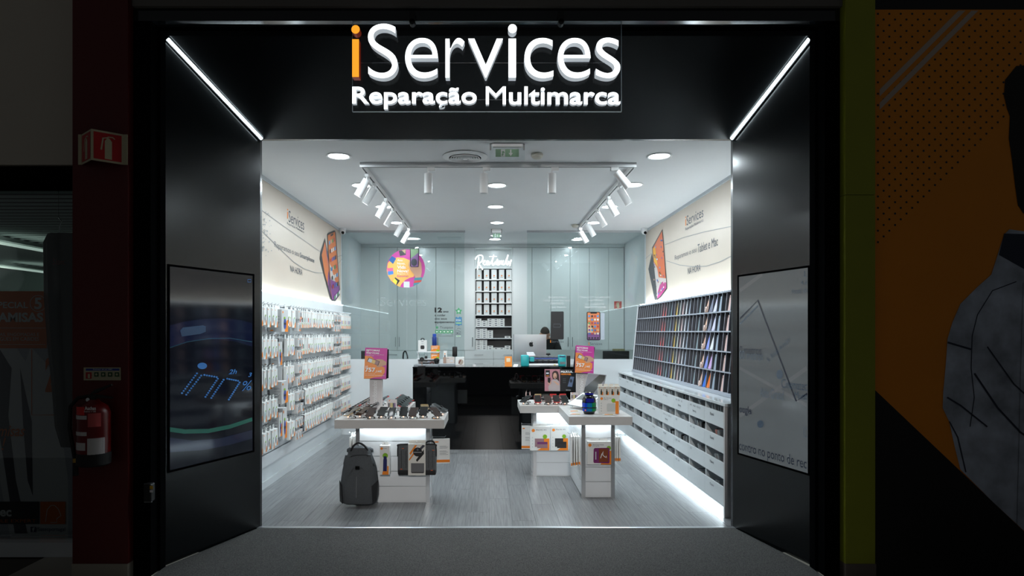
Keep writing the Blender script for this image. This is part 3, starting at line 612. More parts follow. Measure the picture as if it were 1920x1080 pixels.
# ceiling hatch outlines
st('trim_8', MB().box(XP(820, 10.4), XP(864, 10.4), 10.35, 10.65, ZC - .004, ZC + .01), M('hatch_white', (.84, .86, .87), .6))
# track
ZT = 3.05; YT0 = (ZT - CAMZ) * F_PX / (CY - 312); YT1 = 9.42
XT0, XT1 = XP(679, YT0), XP(1189, YT0)
t = thing('lighting_track', 'white U-shaped ceiling track carrying the spotlights', 'lighting track', ((XT0 + XT1) / 2, YT0, ZT))
SLOT = M('track_slot', (.12, .13, .14), .5)
for nm, b, sl in (('cross_rail', (XT0 - .018, XT1 + .018, YT0 - .018, YT0 + .018), (XT0, XT1, YT0 - .007, YT0 + .007)), ('side_rail', (XT0 - .018, XT0 + .018, YT0 + .019, YT1), (XT0 - .007, XT0 + .007, YT0 + .03, YT1 - .02)), ('side_rail', (XT1 - .018, XT1 + .018, YT0 + .019, YT1), (XT1 - .007, XT1 + .007, YT0 + .03, YT1 - .02))):
    r_ = obj(nm, MB().box(*b, ZT - .008, ZC - .001), LAMP, t); obj('conductor_slot', MB().box(*sl, ZT - .0095, ZT - .0075), SLOT, r_)
SLIT = M('spot_lens', (1, 1, 1), .4, emit=6, ecol=(.95, .98, 1))
def spot_proto():
    t = thing('track_spotlight', 'x', 'spotlight')
    obj('adapter', MB().bbox(-.018, .018, -.05, .05, -.036, -.001, .004), LAMP, t)
    obj('stem', MB().cyl((0, -.03, -.036), (0, -.03, -.068), .009, n=12), LAMP, t)
    return t
def spot_head(t, x, y, z, tilt, yaw, lit=True, e=None):
    # head hangs from stem end; tilt from vertical, yaw direction of the beam
    d = Vector((math.sin(tilt) * math.cos(yaw), math.sin(tilt) * math.sin(yaw), -math.cos(tilt)))
    p = Vector((x, y, z)) - d * .045; q = p + d * .178
    h = obj('lamp_head', MB().cyl(p, q, .037, n=28), LAMP, t, smooth=True)
    obj('lens', MB().cyl(q - d * .003, q + d * .0008, .031, n=24), SLIT if lit else M('lens_off', (.75, .76, .77), .3), h)
    if lit: light('SPOT', 'spot_beam', q + d * .01, e or E_SPOT, t, aim=q + d, spot_size=math.radians(64), spot_blend=.8, shadow_soft_size=.03)
for px in (803, 907, 1035):
    x = XP(px, YT0); t = thing('track_spotlight', 'straight-hanging white cylinder spotlight on the front cross rail', 'spotlight', (x, YT0, ZT - .3), group='front rail spotlights')
    obj('adapter', MB().bbox(x - .01, x + .06, YT0 - .018, YT0 + .018, ZT - .042, ZT - .010, .004), LAMP, t); obj('stem', MB().cyl((x, YT0, ZT - .042), (x, YT0, ZT - .075), .008, n=12), LAMP, t)
    spot_head(t, x, YT0, ZT - .112, 0, 0, False)
LS = [6.06, 6.43, 7.17, 7.76, 8.57, 9.25]; RS = [6.45, 7.06, 7.79, 8.57, 9.2]
for side, xr, ys in ((-1, XT0, LS), (1, XT1, RS)):
    for q_, y in enumerate(ys):
        t = thing('track_spotlight', 'white cylinder spotlight aimed at the %s, %s from the glass partition' % ('accessory wall' if side < 0 else 'phone case rack', ['first', 'second', 'third', 'fourth', 'fifth', 'sixth'][len(ys) - 1 - q_]), 'spotlight', (xr, y, ZT - .25), group=('left' if side < 0 else 'right') + ' rail spotlights')
        obj('adapter', MB().bbox(xr - .018, xr + .018, y - .045, y + .03, ZT - .044, ZT - .010, .004), LAMP, t); obj('stem', MB().cyl((xr, y - .03, ZT - .044), (xr, y - .03, ZT - .085), .008, n=12), LAMP, t)
        spot_head(t, xr + side * .02, y - .03, ZT - .105, .55, PI - .12 if side < 0 else .12)
x = XP(1157, YT0); t = thing('track_spotlight', 'white cylinder spotlight tilted sideways at the end of the front cross rail', 'spotlight', (x, YT0, ZT - .25))
obj('adapter', MB().bbox(x - .06, x + .012, YT0 - .018, YT0 + .018, ZT - .042, ZT - .010, .004), LAMP, t); obj('stem', MB().cyl((x, YT0, ZT - .042), (x, YT0, ZT - .08), .008, n=12), LAMP, t)
spot_head(t, x + .02, YT0, ZT - .085, .72, .1)
# ================================================================== GLASS PARTITION AND HALF WALLS
HZ = ZP(673, YG); PX = [(641, 763), (763, 871), (988, 1084), (1084, 1208)]
for n, (a, b) in enumerate(PX):
    g_ = st('window_%d' % (n + 1), MB().box(XP(a, YG) + .003, XP(b, YG) - .003, YG - .006, YG + .006, HZ, ZC - .03), GLASSM)
st('trim_9', MB().box(XP(641, YG), XP(872, YG), YG - .015, YG + .015, ZC - .03, ZC), ALU)
st('trim_10', MB().box(XP(988, YG), XR, YG - .015, YG + .015, ZC - .03, ZC), ALU)
st('wall_half_left', MB().box(XL, XP(871, YG), YG - .05, YG + .05, 0, HZ), GLOSSW)
st('wall_half_right', MB().box(XP(988, YG), XR, YG - .05, YG + .05, 0, HZ), GLOSSW)
# ================================================================== BACK ROOM CABINETS
CABM = M('cabinet_lacquer', (.86, .88, .88), .22, spec=.5)
HND = M('handle_steel', (.62, .64, .65), .3, metal=1)
ZD = ZP(657, YB); ZTD = ZP(464, YB)
def tall(px0, px1, hpx):
    x0, x1 = XP(px0, YB), XP(px1, YB)
    t = thing('tall_cabinet', 'tall pale lacquered cabinet behind the glass partition', 'cabinet', ((x0 + x1) / 2, YB + .2, ZD), group='tall cabinets behind the glass')
    obj('body', MB().box(x0 + .001, x1 - .001, YB + .02, YW - .01, ZD, ZTD), CABM, t)
    d = obj('door', MB().bbox(x0 + .003, x1 - .003, YB, YB + .018, ZD + .003, ZTD - .003, .0015, 1), CABM, t)
    if hpx:
        xh = XP(hpx, YB); h = MB().cyl((xh, YB - .03, ZP(650, YB)), (xh, YB - .03, ZP(632, YB)), .006, n=10)
        for zz in (ZP(648, YB), ZP(634, YB)): h.cyl((xh, YB, zz), (xh, YB - .03, zz), .004, n=8)
        obj('handle', h, HND, d)
Ls = [711, 745, 781.5, 817.5, 853, 890]; Rs = [961, 997.5, 1033, 1069, 1105, 1141, 1170]
for k in range(5): tall(Ls[k], Ls[k + 1], [742, 749, None, 821, 886][k])
for k in range(6): tall(Rs[k], Rs[k + 1], [965, None, 1065, 1073, None, None][k])
st('trim_11', MB().box(XL, XP(711, YB), YB, YB + .02, 0, ZTD).box(XL, XR, YB, YB + .02, ZTD + .004, ZC), CABM)
dz = [ZD, ZP(673.3, YB), ZP(689.5, YB), ZP(706, YB) , .62, .32, .06]
xs_ = [711, 763, 817, 871, 925, 979, 1033, 1087, 1141, 1170]
for k in range(len(xs_) - 1):
    x0, x1 = XP(xs_[k], YB), XP(xs_[k + 1], YB)
    t = thing('drawer_unit', 'low pale drawer unit with steel bar handles under the tall cabinets', 'drawers', ((x0 + x1) / 2, YB + .2, 0), group='drawer units behind the glass')
    obj('body', MB().box(x0 + .001, x1 - .001, YB + .02, YW - .01, 0, ZD - .002), CABM, t)
    for j in range(len(dz) - 1):
        d = obj('drawer', MB().bbox(x0 + .003, x1 - .003, YB, YB + .018, dz[j + 1] + .003, dz[j] - .003, .0015, 1), CABM, t)
        zc = dz[j] - (dz[j] - dz[j + 1]) * .5; xc = (x0 + x1) / 2; h = MB().cyl((xc - .075, YB - .028, zc), (xc + .075, YB - .028, zc), .0055, n=10)
        for q in (-.065, .065): h.cyl((xc + q, YB, zc), (xc + q, YB - .028, zc), .004, n=8)
        obj('handle', h, HND, d)
# shelf niche
nx0, nx1 = XP(890, YB), XP(961, YB); DS = M('niche_back', (.36, .35, .35), .6)
t = thing('shelf_niche', 'open shelf niche stacked with boxed devices between the tall cabinets', 'shelf', ((nx0 + nx1) / 2, YB + .2, ZD))
obj('side_panel', MB().box(nx0 + .001, nx0 + .012, YB, YW - .012, ZD, ZTD), CABM, t); obj('side_panel', MB().box(nx1 - .012, nx1 - .001, YB, YW - .012, ZD, ZTD), CABM, t)
SH = [502.5, 524, 546, 568, 590.5, 612.5, 634.5, 656.2]
obj('back_panel', MB().box(nx0 + .012, nx1 - .012, YB + .30, YB + .315, ZD, ZP(SH[0], YB)), DS, t); obj('upper_back', MB().box(nx0 + .012, nx1 - .012, YB + .20, YB + .215, ZP(SH[0], YB), ZTD), CABM, t)
for k, s_ in enumerate(SH): obj('shelf', MB().box(nx0 + .012, nx1 - .012, YB + .004, YB + .30, ZP(s_, YB) - .010, ZP(s_, YB) + .006), CABM, t)
obj('top_panel', MB().box(nx0 + .012, nx1 - .012, YB, YB + .2, ZTD - .012, ZTD), CABM, t)
bx = obj('device_box', MB().box(-.046, .046, -.03, .03, 0, .172), CARD, None, 'x', 'box'); bx.location = (0, 0, 0)
lg = obj('logo', MB().poly([(u, -.0305, v + .062) for u, v in ell(0, 0, .014, .014)]), OINK, bx); obj('logo_notch', MB().poly([(u, -.0309, v + .066) for u, v in ell(-.003, 0, .006, .005)]), CARD, bx); obj('caption', MB().poly([(-.02, -.0305, .030), (.02, -.0305, .030), (.02, -.0305, .036), (-.02, -.0305, .036)]), GINK, bx)
ROWN = ['first', 'second', 'third', 'fourth']
for r in range(4):
    for c in range(5):
        loc = (XP(898 + c * 14.2, YB) - (0 if c < 4 else .004), YB + .06, ZP(SH[r + 1], YB) + .0065); lab = 'white phone box with orange logo on the %s shelf of the niche' % ROWN[r]
        if r == 0 and c == 0: bx.location = loc; bx['label'] = lab; bx['group'] = 'white phone boxes on niche shelves'
        else: dup(bx, loc, None, lab, 'white phone boxes on niche shelves')
sb = obj('stock_box', MB().box(-.049, .049, -.05, .05, 0, .033), CARD, None, 'x', 'box'); obj('label_strip', MB().poly([(-.02, -.0505, .010), (.02, -.0505, .010), (.02, -.0505, .022), (-.02, -.0505, .022)]), GINK, sb); fs = True
STK = [('fifth', [4, 3, 4, 4, 4, 0], 5), ('sixth', [5, 5, 4, 0, 0, 1], 6), ('lowest', [5, 5, 2, 1, 1, 2], 7)]
for nm, cols, si in STK:
    for c, n in enumerate(cols):
        for k in range(n):
            loc = (XP(897.2 + c * 10.9 + (.25 if c == 2 and si == 7 else 0), YB) + random.uniform(-.0015, .0015), YB + .07 + random.uniform(-.006, .006), ZP(SH[si], YB) + .0065 + k * .0335)
            lab = 'small flat white stock box, %s of its stack on the %s shelf of the niche' % ('topmost' if k == n - 1 else ['bottom', 'second', 'third', 'fourth'][k], nm)
            if fs: sb.location = loc; sb['label'] = lab; sb['group'] = 'stock boxes on the %s niche shelf' % nm; fs = False
            else: dup(sb, loc, None, lab, 'stock boxes on the %s niche shelf' % nm)
# neon script
NE = M('neon_white', (1, 1, 1), .4, emit=1.5, ecol=(.95, .99, 1))
def npx(cx, cy): return W(880 + cx / 18, 460 + cy / 18, YB - .03)
def smooth_path(pts, n=6):
    P = [Vector(p) for p in pts]; out = []
    for i in range(len(P) - 1):
        a, b, c, d = P[max(i - 1, 0)], P[i], P[i + 1], P[min(i + 2, len(P) - 1)]
        for k in range(n):
            t_ = k / n; out.append(.5 * ((2 * b) + (c - a) * t_ + (2 * a - 5 * b + 4 * c - d) * t_ ** 2 + (3 * b - a - 3 * c + d) * t_ ** 3))
    return out + [P[-1]]
t = thing('neon_sign', 'glowing white script neon sign above the niche boxes', 'neon sign', npx(800, 700))
for nm, pts in (('capital_stroke', [(200, 480), (250, 390), (340, 335), (430, 350), (455, 430), (420, 540), (335, 620), (385, 720), (455, 825)]), ('capital_stroke', [(320, 400), (300, 600), (275, 820)]),
        ('script_stroke', [(450, 620), (500, 560), (530, 520), (490, 530), (470, 600), (510, 655), (570, 620), (620, 530), (590, 540), (575, 620), (620, 655), (660, 540), (665, 650), (720, 600), (780, 480), (825, 325), (790, 480), (775, 640), (820, 660), (880, 560), (900, 640), (950, 470), (945, 640), (1000, 650), (1010, 520), (1025, 640), (1080, 520), (1090, 640), (1150, 520), (1120, 560), (1125, 640), (1180, 640), (1230, 540), (1310, 320), (1270, 480), (1250, 620), (1300, 650), (1330, 540), (1345, 620), (1420, 490), (1390, 600), (1365, 700)]),
        ('cross_stroke', [(670, 378), (930, 375)])):
    obj(nm, MB().tube(smooth_path([npx(*p) for p in pts]), .0105 if nm != 'cross_stroke' else .006, 8), NE, t, smooth=True)
obj('backing_rail', MB().box(npx(230, 0).x, npx(1430, 0).x, YB - .012, YB - .004, npx(0, 620).z - .01, npx(0, 620).z + .01), ACRYL, t)
ext_sign('fire_sign', 'small square red fire extinguisher sign on the pale cabinet', FZ(YB - .001), 1151.5, 565, 1165.5, 579)
# back bench, monitors, tap
xb0 = XP(1015, 10.2)
t = thing('work_bench', 'pale repair bench with raised screen behind the glass', 'bench', ((xb0 + XR) / 2, 10.4, 0))
obj('screen_panel', MB().box(xb0, XR - .01, 10.18, 10.21, 0, ZP(655.5, 10.18)), CABM, t); obj('bench_top', MB().box(xb0, XR - .01, 10.21, 10.75, .92, .95), CABM, t)
for xx in (xb0 + .02, XR - .06): obj('leg', MB().box(xx, xx + .04, 10.70, 10.74, 0, .92), ALU, t)
def monitor(px0, px1, py0, Y, base, label):
    x0, x1 = XP(px0, Y), XP(px1, Y); z1 = ZP(py0, Y); t = thing('monitor', label, 'monitor', ((x0 + x1) / 2, Y, base))
    obj('housing', MB().bbox(x0, x1, Y, Y + .045, max(z1 - .30, base + .03), z1, .006), PLAST, t); obj('stand', MB().box((x0 + x1) / 2 - .03, (x0 + x1) / 2 + .03, Y + .045, Y + .065, base + .012, z1 - .15), PLAST, t); obj('foot', MB().bbox((x0 + x1) / 2 - .1, (x0 + x1) / 2 + .1, Y - .04, Y + .12, base, base + .012, .004), PLAST, t)
monitor(1131, 1180, 658, 9.95, HZ - .22 , 'black flat monitor on the low shelf behind the white half wall')
obj('monitor_shelf', MB().box(XP(1100, 9.9), XR - .01, YG + .055, 10.12, HZ - .25, HZ - .221), CABM, None, 'narrow pale shelf behind the white half wall', 'shelf')
obj('paper_strip', MB().prism([(XP(1149, 10.15), 10.165, ZP(662, 10.15)), (XP(1172, 10.15), 10.165, ZP(662, 10.15)), (XP(1172, 10.15), 10.165, ZP(654, 10.15)), (XP(1149, 10.15), 10.165, ZP(654, 10.15))], (0, .012, 0)), M('paper_yellowish', (.68, .66, .50), .7, noise=.4, nscale=30), None, 'yellowish printed strip above the black monitor', 'label strip')
t = thing('sink_unit', 'pale sink counter under the tap behind the glass', 'counter', (-1.5, 10.85, 0))
obj('body', MB().box(XL + .01, XP(871, 10.9), 10.62, YB - .045, 0, .95), CABM, t); obj('worktop', MB().box(XL + .01, XP(871, 10.9), 10.60, YB - .042, .95, .98), GLOSSW, t)
monitor(677, 690, 658, 10.72, .98, 'dark narrow monitor beside the tap behind the glass')
t = thing('tap', 'dark curved kitchen tap behind the glass', 'tap', (XP(756, 10.9), 10.9, .98))
obj('spout', MB().tube(smooth_path([(XP(756, 10.9), 10.9, .98), (XP(756, 10.9), 10.9, 1.15), (XP(758, 10.9), 10.9, 1.21), (XP(761, 10.9), 10.88, 1.21), (XP(764, 10.9), 10.86, 1.15), (XP(765, 10.9), 10.85, 1.08)]), .012, 10), PLAST, t, smooth=True); obj('base', MB().cyl((XP(756, 10.9), 10.9, .98), (XP(756, 10.9), 10.9, 1.0), .025, n=18), PLAST, t)
# ================================================================== PRINTS ON THE GLASS
fg = FZ(YG - .0065)
def sticker(name, label, backing=None, mat=None):
    pts = [fg.p(*fg.uv(*p), .0005) for p in backing]
    return obj(name, MB().prism(pts, fg.N * .0006), mat, None, label, 'sticker')
MAG = M('print_magenta', (.80, .26, .62), .4); PEACH = M('print_peach', (1.0, .74, .38), .4); SKIN = M('print_skin', (.82, .64, .54), .5)
o = sticker('round_sticker', 'round pink and orange trade-in sticker on the glass', ell(761, 503.5, 36, 36, n=56), MAG); A = Art(fg, o, .0014)
A.poly('print_field', [(725.5, 507), (727, 494), (733, 486), (745, 482.5), (757, 483.5), (768, 488), (775, 500), (777, 512), (776, 519), (768, 521), (760, 525), (753, 532), (750, 538), (742, 534), (733, 526), (727, 516)], PEACH)
A.poly('phone_print', [(748, 470.5), (761, 468), (761, 478), (750, 480)], M('print_dark', (.2, .2, .22), .4)); A.poly('screen_print', [(753, 469), (761, 468), (760, 476)], M('print_tan', (.75, .66, .5), .4))
A.poly('phone_print', [(735, 480), (743, 485), (737, 495), (729, 488)], M('print_ocean', (.16, .40, .68), .4)); A.poly('phone_print', [(726, 503), (737, 502), (738, 514), (728, 516)], M('print_pink', (.93, .42, .60), .4)); A.poly('screen_print', [(727, 509), (737, 508), (738, 514), (728, 516)], M('print_sky', (.28, .56, .92), .4))
A.poly('phone_print', [(741, 520), (750, 526), (744, 535), (736, 528)], M('print_dark')); A.poly('screen_print', [(740, 522), (745, 527), (743, 534), (736, 528)], M('print_yellow', (.95, .90, .30), .4)); A.poly('phone_print', [(757, 528), (768, 528), (768, 539), (757, 539)], M('print_pale', (.86, .88, .92), .4))
A.poly('hand_print', [(767, 490), (770, 489), (774, 500), (785, 500), (786, 487), (790, 494), (791, 510), (789, 520), (779, 521), (776, 514), (770, 507), (766, 497)], SKIN)
A.poly('sleeve_print', [(777, 521), (792, 520), (790, 527), (785, 532), (775, 536)], M('print_teal', (.25, .55, .62), .5)); A.poly('sleeve_print', [(777, 526), (791, 525), (789, 529), (776, 531)], M('print_redstripe', (.80, .30, .25), .5))
A.poly('phone_print', [(769, 466), (785, 466), (786, 468), (785, 500), (784, 501), (771, 501), (769, 499)], INK); A.poly('screen_print', [(770, 467), (784.5, 467), (784, 500), (771, 500)], M('print_green', (.52, .66, .50), .4)); A.poly('screen_print', [(784.5, 474), (784, 500), (771, 500), (770, 485)], M('print_violet', (.55, .40, .62), .4)); A.ell('screen_print', 776.5, 492, 5.5, 7, M('print_slate', (.24, .25, .30), .4))
for b, x1, y0, y1, bo, m_ in (('Ano', 755, 486, 490, .01, WINK), ('Novo,', 760, 492, 497, .01, WINK), ('Vida', 761, 498, 504, .02, WINK), ('Nova!', 766, 505.5, 511, .02, WINK), ('Programa de', 766, 512.5, 515, 0, WINK), ('Retomas', 766, 516.2, 519.5, .01, MAG)): A.text(b, 745, y1, x1, y0, m_, bo)
def text_sticker(name, label, lines):
    t = thing(name, label, 'sticker', W(lines[0][1], lines[-1][2], YG - .007)); A = Art(fg, t, .0006)
    for b, x0, y1, x1, y0, m_, bo in lines: A.text(b, x0, y1, x1, y0, m_, bo)
    return t, A
t, A = text_sticker('rating_sticker', 'black lettering and green star rating sticker on the glass', [('12', 815, 586, 829, 576.5, INK, .05), ('anos', 831, 586, 841, 583.3, INK, .03), ('a cuidar', 815, 593, 835.5, 589, INK, .02), ('dos seus', 815, 599.5, 838, 595.5, INK, .02), ('equipamentos', 815, 607, 852, 602, INK, .03), ('Trustpilot', 825, 617.5, 850, 611.8, INK, .0), ('Excelente', 817, 628, 828, 626.5, GINK, 0), ('4,8', 846, 628, 850, 626, GINK, 0), ('Avaliações', 817, 631.5, 836, 629, GINK, 0), ('EXCELENTE', 837, 631, 850, 629, INK, 0)])
TG = M('rating_green', (.22, .60, .38), .4)
def star(cx, cy, r, k=.42): return [(cx + (r if i % 2 == 0 else r * k) * math.sin(i * PI / 5), cy - (r if i % 2 == 0 else r * k) * math.cos(i * PI / 5)) for i in range(10)]
A.poly('star', star(819.5, 614, 3.6), TG)
for k in range(5): A.rect('rating_tile', 816.3 + k * 6.85, 619, 822.3 + k * 6.85, 625, TG); A.poly('star', star(819.3 + k * 6.85, 622, 2.2), WINK)
t = thing('award_sticker', 'column of small green and blue award badges on the glass', 'sticker', W(860, 632, YG)); A = Art(fg, t, .0006)
A.poly('star_badge', star(860, 583.5, 7, .55), TG); A.ell('badge_centre', 860, 583.5, 2.2, 2.2, M('badge_pale', (.75, .85, .80), .5))
BB = M('badge_blue', (.25, .50, .66), .5); A.poly('blue_badge', [(854, 595), (856, 594), (859, 596), (862, 593), (864, 595), (866, 594), (866, 610), (863, 609), (860, 611.5), (857, 609), (854, 610)], BB); A.rect('badge_band', 855, 604.5, 865, 607, M('badge_lime', (.62, .78, .55), .5)); A.text('ESCOLHA', 855, 602, 864, 598.5, WINK, .02)
A.line('crest_outline', [(857, 617), (859, 615.5), (862, 615.5), (864, 617)], .005, GINK); A.line('crest_outline', [(855, 619), (864, 622), (864, 627.5), (855, 627.5)], .005, GINK, closed=True); A.text('PME 24', 856, 626, 862.5, 623.5, INK, .01); A.rect('badge_plate', 855.5, 629, 864, 631.5, M('badge_pale')); A.text('líder', 857, 631, 862, 629.4, LIME, .01)
o = sticker('phone_sticker', 'black phone sticker with empty battery symbol on the glass', [(1033, 585), (1034, 584), (1056, 584), (1057, 585.5), (1057, 635), (1055.5, 636.5), (1033.5, 636.5), (1032, 635)], M('print_phone_black', (.10, .10, .11), .4)); A = Art(fg, o, .0014)
A.line('battery_symbol', [(1038, 607.5), (1050, 607.5), (1051.5, 610), (1050, 613.5), (1038, 613.5)], .006, GINK, closed=True)
text_sticker('battery_text_sticker', 'white battery test lettering on the glass above the black phone', [('Bateria fraca?', 1028, 559, 1063, 555, M('white_film_ink', (.96, .96, .96), .6, alpha=.6), .01), ('Solicite-nos um teste', 1018, 565, 1072, 561, M('white_film_ink', (.96, .96, .96), .6, alpha=.6), .0), ('GRATUITO', 1032, 571, 1057, 567, M('white_film_ink', (.96, .96, .96), .6, alpha=.6), .02), ('à sua bateria', 1030, 577.5, 1061, 573.5, M('white_film_ink', (.96, .96, .96), .6, alpha=.6), .01)])
text_sticker('brand_sticker', 'small dark brand lettering under the black phone sticker', [('i', 1031.5, 642.5, 1033, 637.5, OINK, .02), ('Services', 1034, 642.5, 1057, 638, GINK, 0)])
o = sticker('phone_sticker', 'colourful phone sticker with app icons on the glass', [(1100, 586), (1101.5, 584.7), (1124, 584.7), (1125.5, 586), (1125.8, 636), (1124, 638), (1102, 638), (1100.3, 636)], INK); A = Art(fg, o, .0014)
A.poly('screen_print', [(1101.5, 586), (1124, 586), (1124.3, 636.5), (1102, 636.5)], M('print_sunset', (.88, .52, .32), .4)); A.poly('screen_print', [(1101.7, 624), (1124.2, 624), (1124.3, 636.5), (1102, 636.5)], M('print_plum', (.55, .36, .58), .4)); A.poly('screen_print', [(1101.6, 606), (1110, 612), (1112, 624), (1101.8, 624)], M('print_cream', (.93, .80, .62), .4)); A.rect('notch_print', 1107, 585.6, 1119, 588, INK)
IC = [M('icon_%d' % k, c, .4) for k, c in enumerate(((.30, .60, .85), (.35, .62, .40), (.48, .36, .66), (.22, .22, .24), (.90, .88, .84), (.85, .70, .55), (.75, .30, .28), (.30, .45, .70), (.92, .93, .94)))]
for r in range(7):
    for c in range(4):
        yy = 591 + r * 6.5 if r < 6 else 632; A.rect('app_icon', 1103 + c * 5.4, yy, 1106.4 + c * 5.4, yy + 3.6, IC[(r * 5 + c * 3 + (r * c)) % 9])
o = sticker('film_sticker', 'translucent pale screen film print beside the colourful phone sticker', [(1126.2, 587), (1133.5, 587), (1133.5, 637), (1126.2, 637)], M('print_film', (.84, .87, .92), .4, alpha=.55))
text_sticker('film_text_sticker', 'white screen film lettering on the glass above the colourful phone', [('Dispomos de películas', 1087, 559.5, 1145, 555, M('white_film_ink', (.96, .96, .96), .6, alpha=.6), .0), ('para TODOS', 1101, 565, 1131, 561.5, M('white_film_ink', (.96, .96, .96), .6, alpha=.6), .02), ('os modelos de', 1096, 572, 1133, 567.5, M('white_film_ink', (.96, .96, .96), .6, alpha=.6), .0), ('SMARTPHONE', 1096, 578, 1136, 574, M('white_film_ink', (.96, .96, .96), .6, alpha=.6), .02)])
text_sticker('brand_sticker', 'small dark brand lettering under the colourful phone sticker', [('i', 1103.5, 647, 1105, 641.5, OINK, .02), ('Services', 1106, 647, 1129, 642, GINK, 0)])
text_sticker('frosted_brand_sticker', 'large faint frosted brand lettering on the glass left of the rating sticker', [('iServices', 707, 574, 800, 556, M('frost_ink', (.86, .89, .90), .5, alpha=.12), 0)])
# ================================================================== LEFT WALL
fL = Fr((XL + .006, 0, 0), (0, 1, 0), (0, 0, 1)); fRt = Fr((XR - .006, 0, 0), (0, -1, 0), (0, 0, 1))
mu = obj('wall_mural', MB().box(XL + .001, XL + .006, 5.2, YG - .06, 1.965, ZC - .036), BEIGE, None, 'beige wall mural with two smartphones and repair lettering', 'mural')
A = Art(fL, mu, .0006)
A.text('i', 538.2, 409.5, 540.3, 391, OINK, 0); A.text('Services', 541, 416, 570, 394, GINK, 0); A.text('Reparação Multimarca', 538.2, 421.5, 570, 415.8, GINK, 0)
A.text('Reparamos o seu', 514, 466.5, 560, 452, GINK, -.004); A.text('Smartphone', 562, 485, 589, 473, GINK, .012); A.text('NA HORA', 544, 509.5, 566.5, 497.5, GINK, 0)
SW = M('swoosh_grey', (.62, .62, .62), .5)
A.line('swoosh_line', [(489, 393), (520, 416), (560, 444), (600, 472)], .007, SW); A.line('swoosh_line', [(489, 432), (510, 452), (530, 472), (550, 491), (570, 504), (590, 511), (606, 512)], .008, SW); A.line('swoosh_line', [(632, 481), (640, 479)], .007, SW); A.line('swoosh_line', [(634, 494), (640, 486)], .007, SW)
sp = []
random.seed(3)
for k in range(60):
    px = 489 + abs(random.gauss(0, 8)); py = random.uniform(396, 480); sp.append(ell(px, py, random.uniform(.4, 1.1), random.uniform(.5, 2.2), n=6))
A.polys('map_speckle', sp, SW)
PD = M('print_bezel', (.18, .18, .20), .4); PO = M('print_orange_screen', (.82, .45, .22), .4); PP = M('print_purple_screen', (.50, .25, .52), .4); PS = M('print_stone', (.80, .76, .74), .4)
A.poly('phone_print', [(608.7, 446.5), (600, 474), (599, 486), (606, 513), (619, 561), (622, 563), (618, 500)], PD); A.poly('screen_print', [(608.5, 453), (602.5, 478), (608, 512), (614.5, 536), (616.5, 500)], PO); A.poly('screen_print', [(609, 455), (613, 480), (618, 540), (620, 560), (613.5, 530), (615, 505)], PP)
A.poly('phone_print', [(612.8, 439), (616, 436), (625, 432), (627.5, 432.5), (629, 437), (636.8, 545), (636, 553), (628, 564.5), (621, 564), (618, 548)], PD)
A.poly('screen_print', [(613.8, 441), (627.2, 434.5), (635.8, 544), (634.5, 552), (628, 562), (622, 561.5), (619, 546)], PO); A.poly('screen_print', [(618, 520), (624, 526), (631, 530), (635.2, 536), (635.8, 544), (634.5, 552), (628, 562), (622, 561.5), (619.5, 546)], PP); A.poly('screen_print', [(617, 494), (620, 500), (623, 512), (628, 528), (619, 524)], PS); A.poly('notch_print', [(618.5, 440), (624, 437), (623.5, 441), (619, 443.5)], PD)
for r in range(6):
    for c in range(4):
        x = 615.5 + c * 3.0 + r * 1.15; y = 452 + r * 16.5 - c * 1.9
        A.poly('app_icon', [(x, y), (x + 2, y - 1), (x + 2.3, y + 6), (x + .3, y + 7)], IC[(r * 3 + c * 5) % 9])
for c in range(4): A.poly('app_icon', [(624.5 + c * 2.9, 556 - c * 3.2), (626.5 + c * 2.9, 553 - c * 3.2), (626.5 + c * 2.9, 560 - c * 3.6), (624.5 + c * 2.9, 563 - c * 3.6)], IC[(1, 8, 1, 8)[c]])
# slatwall
XS = -2.19
slw = thing('slatwall', 'white slatted accessory wall full of hanging packs', 'slatwall', (XS, 7.6, .2145))
GZ = [1.944, 1.808, 1.51, 1.22, .922, .632, .342, .2145]
for k in range(7): obj('slat_panel', MB().box(XL + .012, XS, 5.3, 9.648, GZ[k + 1] + .006, GZ[k] - .006 if k else GZ[k]), WHITE, slw)
for z in GZ[1:7]: obj('groove_insert', MB().box(XL + .010, XS - .008, 5.3, 9.648, z - .0055, z + .0055), M('groove_alu', (.35, .36, .38), .4, metal=.6), slw)
t = thing('led_strip_light', 'white LED strip along the top of the accessory slatwall', 'light strip', (XL + .02, 7.5, 1.95)); obj('diffuser', MB().box(XL + .008, XS + .004, 5.3, 9.648, 1.946, 1.954), LEDM, t)
light('AREA', 'strip_glow', (XL + .035, 7.5, 1.975), E_STRIP, t, rot=(PI, 0, 0), shape='RECTANGLE', size=.03, size_y=4.3)
hk = MB().tube([(0, 0, 0), (.125, 0, 0), (.14, 0, .012)], .0028, 6).box(-.004, .004, -.012, .012, -.012, .012).mesh('hook', CHROME)
def hook(y, z): o = bpy.data.objects.new('hook', hk); COL.objects.link(o); o.location = (XS + .004, y, z + .004); attach(o, slw)
def proto(name, cat, parts):
    """parts: list of (partname, MB, mat); the first is the body mesh with its hang point at the origin"""
    me = parts[0][1].mesh(name, parts[0][2]); o = bpy.data.objects.new(name, me); COL.objects.link(o); o['category'] = cat
    for n, mb, m in parts[1:]: obj(n, mb, m, o)
    return o
def face(y0, y1, z0, z1, d): return MB().poly([(d, y0, z0), (d, y1, z0), (d, y1, z1), (d, y0, z1)])
def tabm(w_, d_): return MB().box(0, .002, -w_ / 2, w_ / 2, -.03, .012)
STR_ = {'purple': (.55, .45, .72), 'yellow': (.95, .83, .15), 'red': (.85, .30, .22), 'black': (.15, .15, .16), 'mint': (.62, .82, .72), 'blue': (.35, .45, .75), 'white': (.86, .86, .88), 'lilac': (.78, .72, .86)}
PR = {}
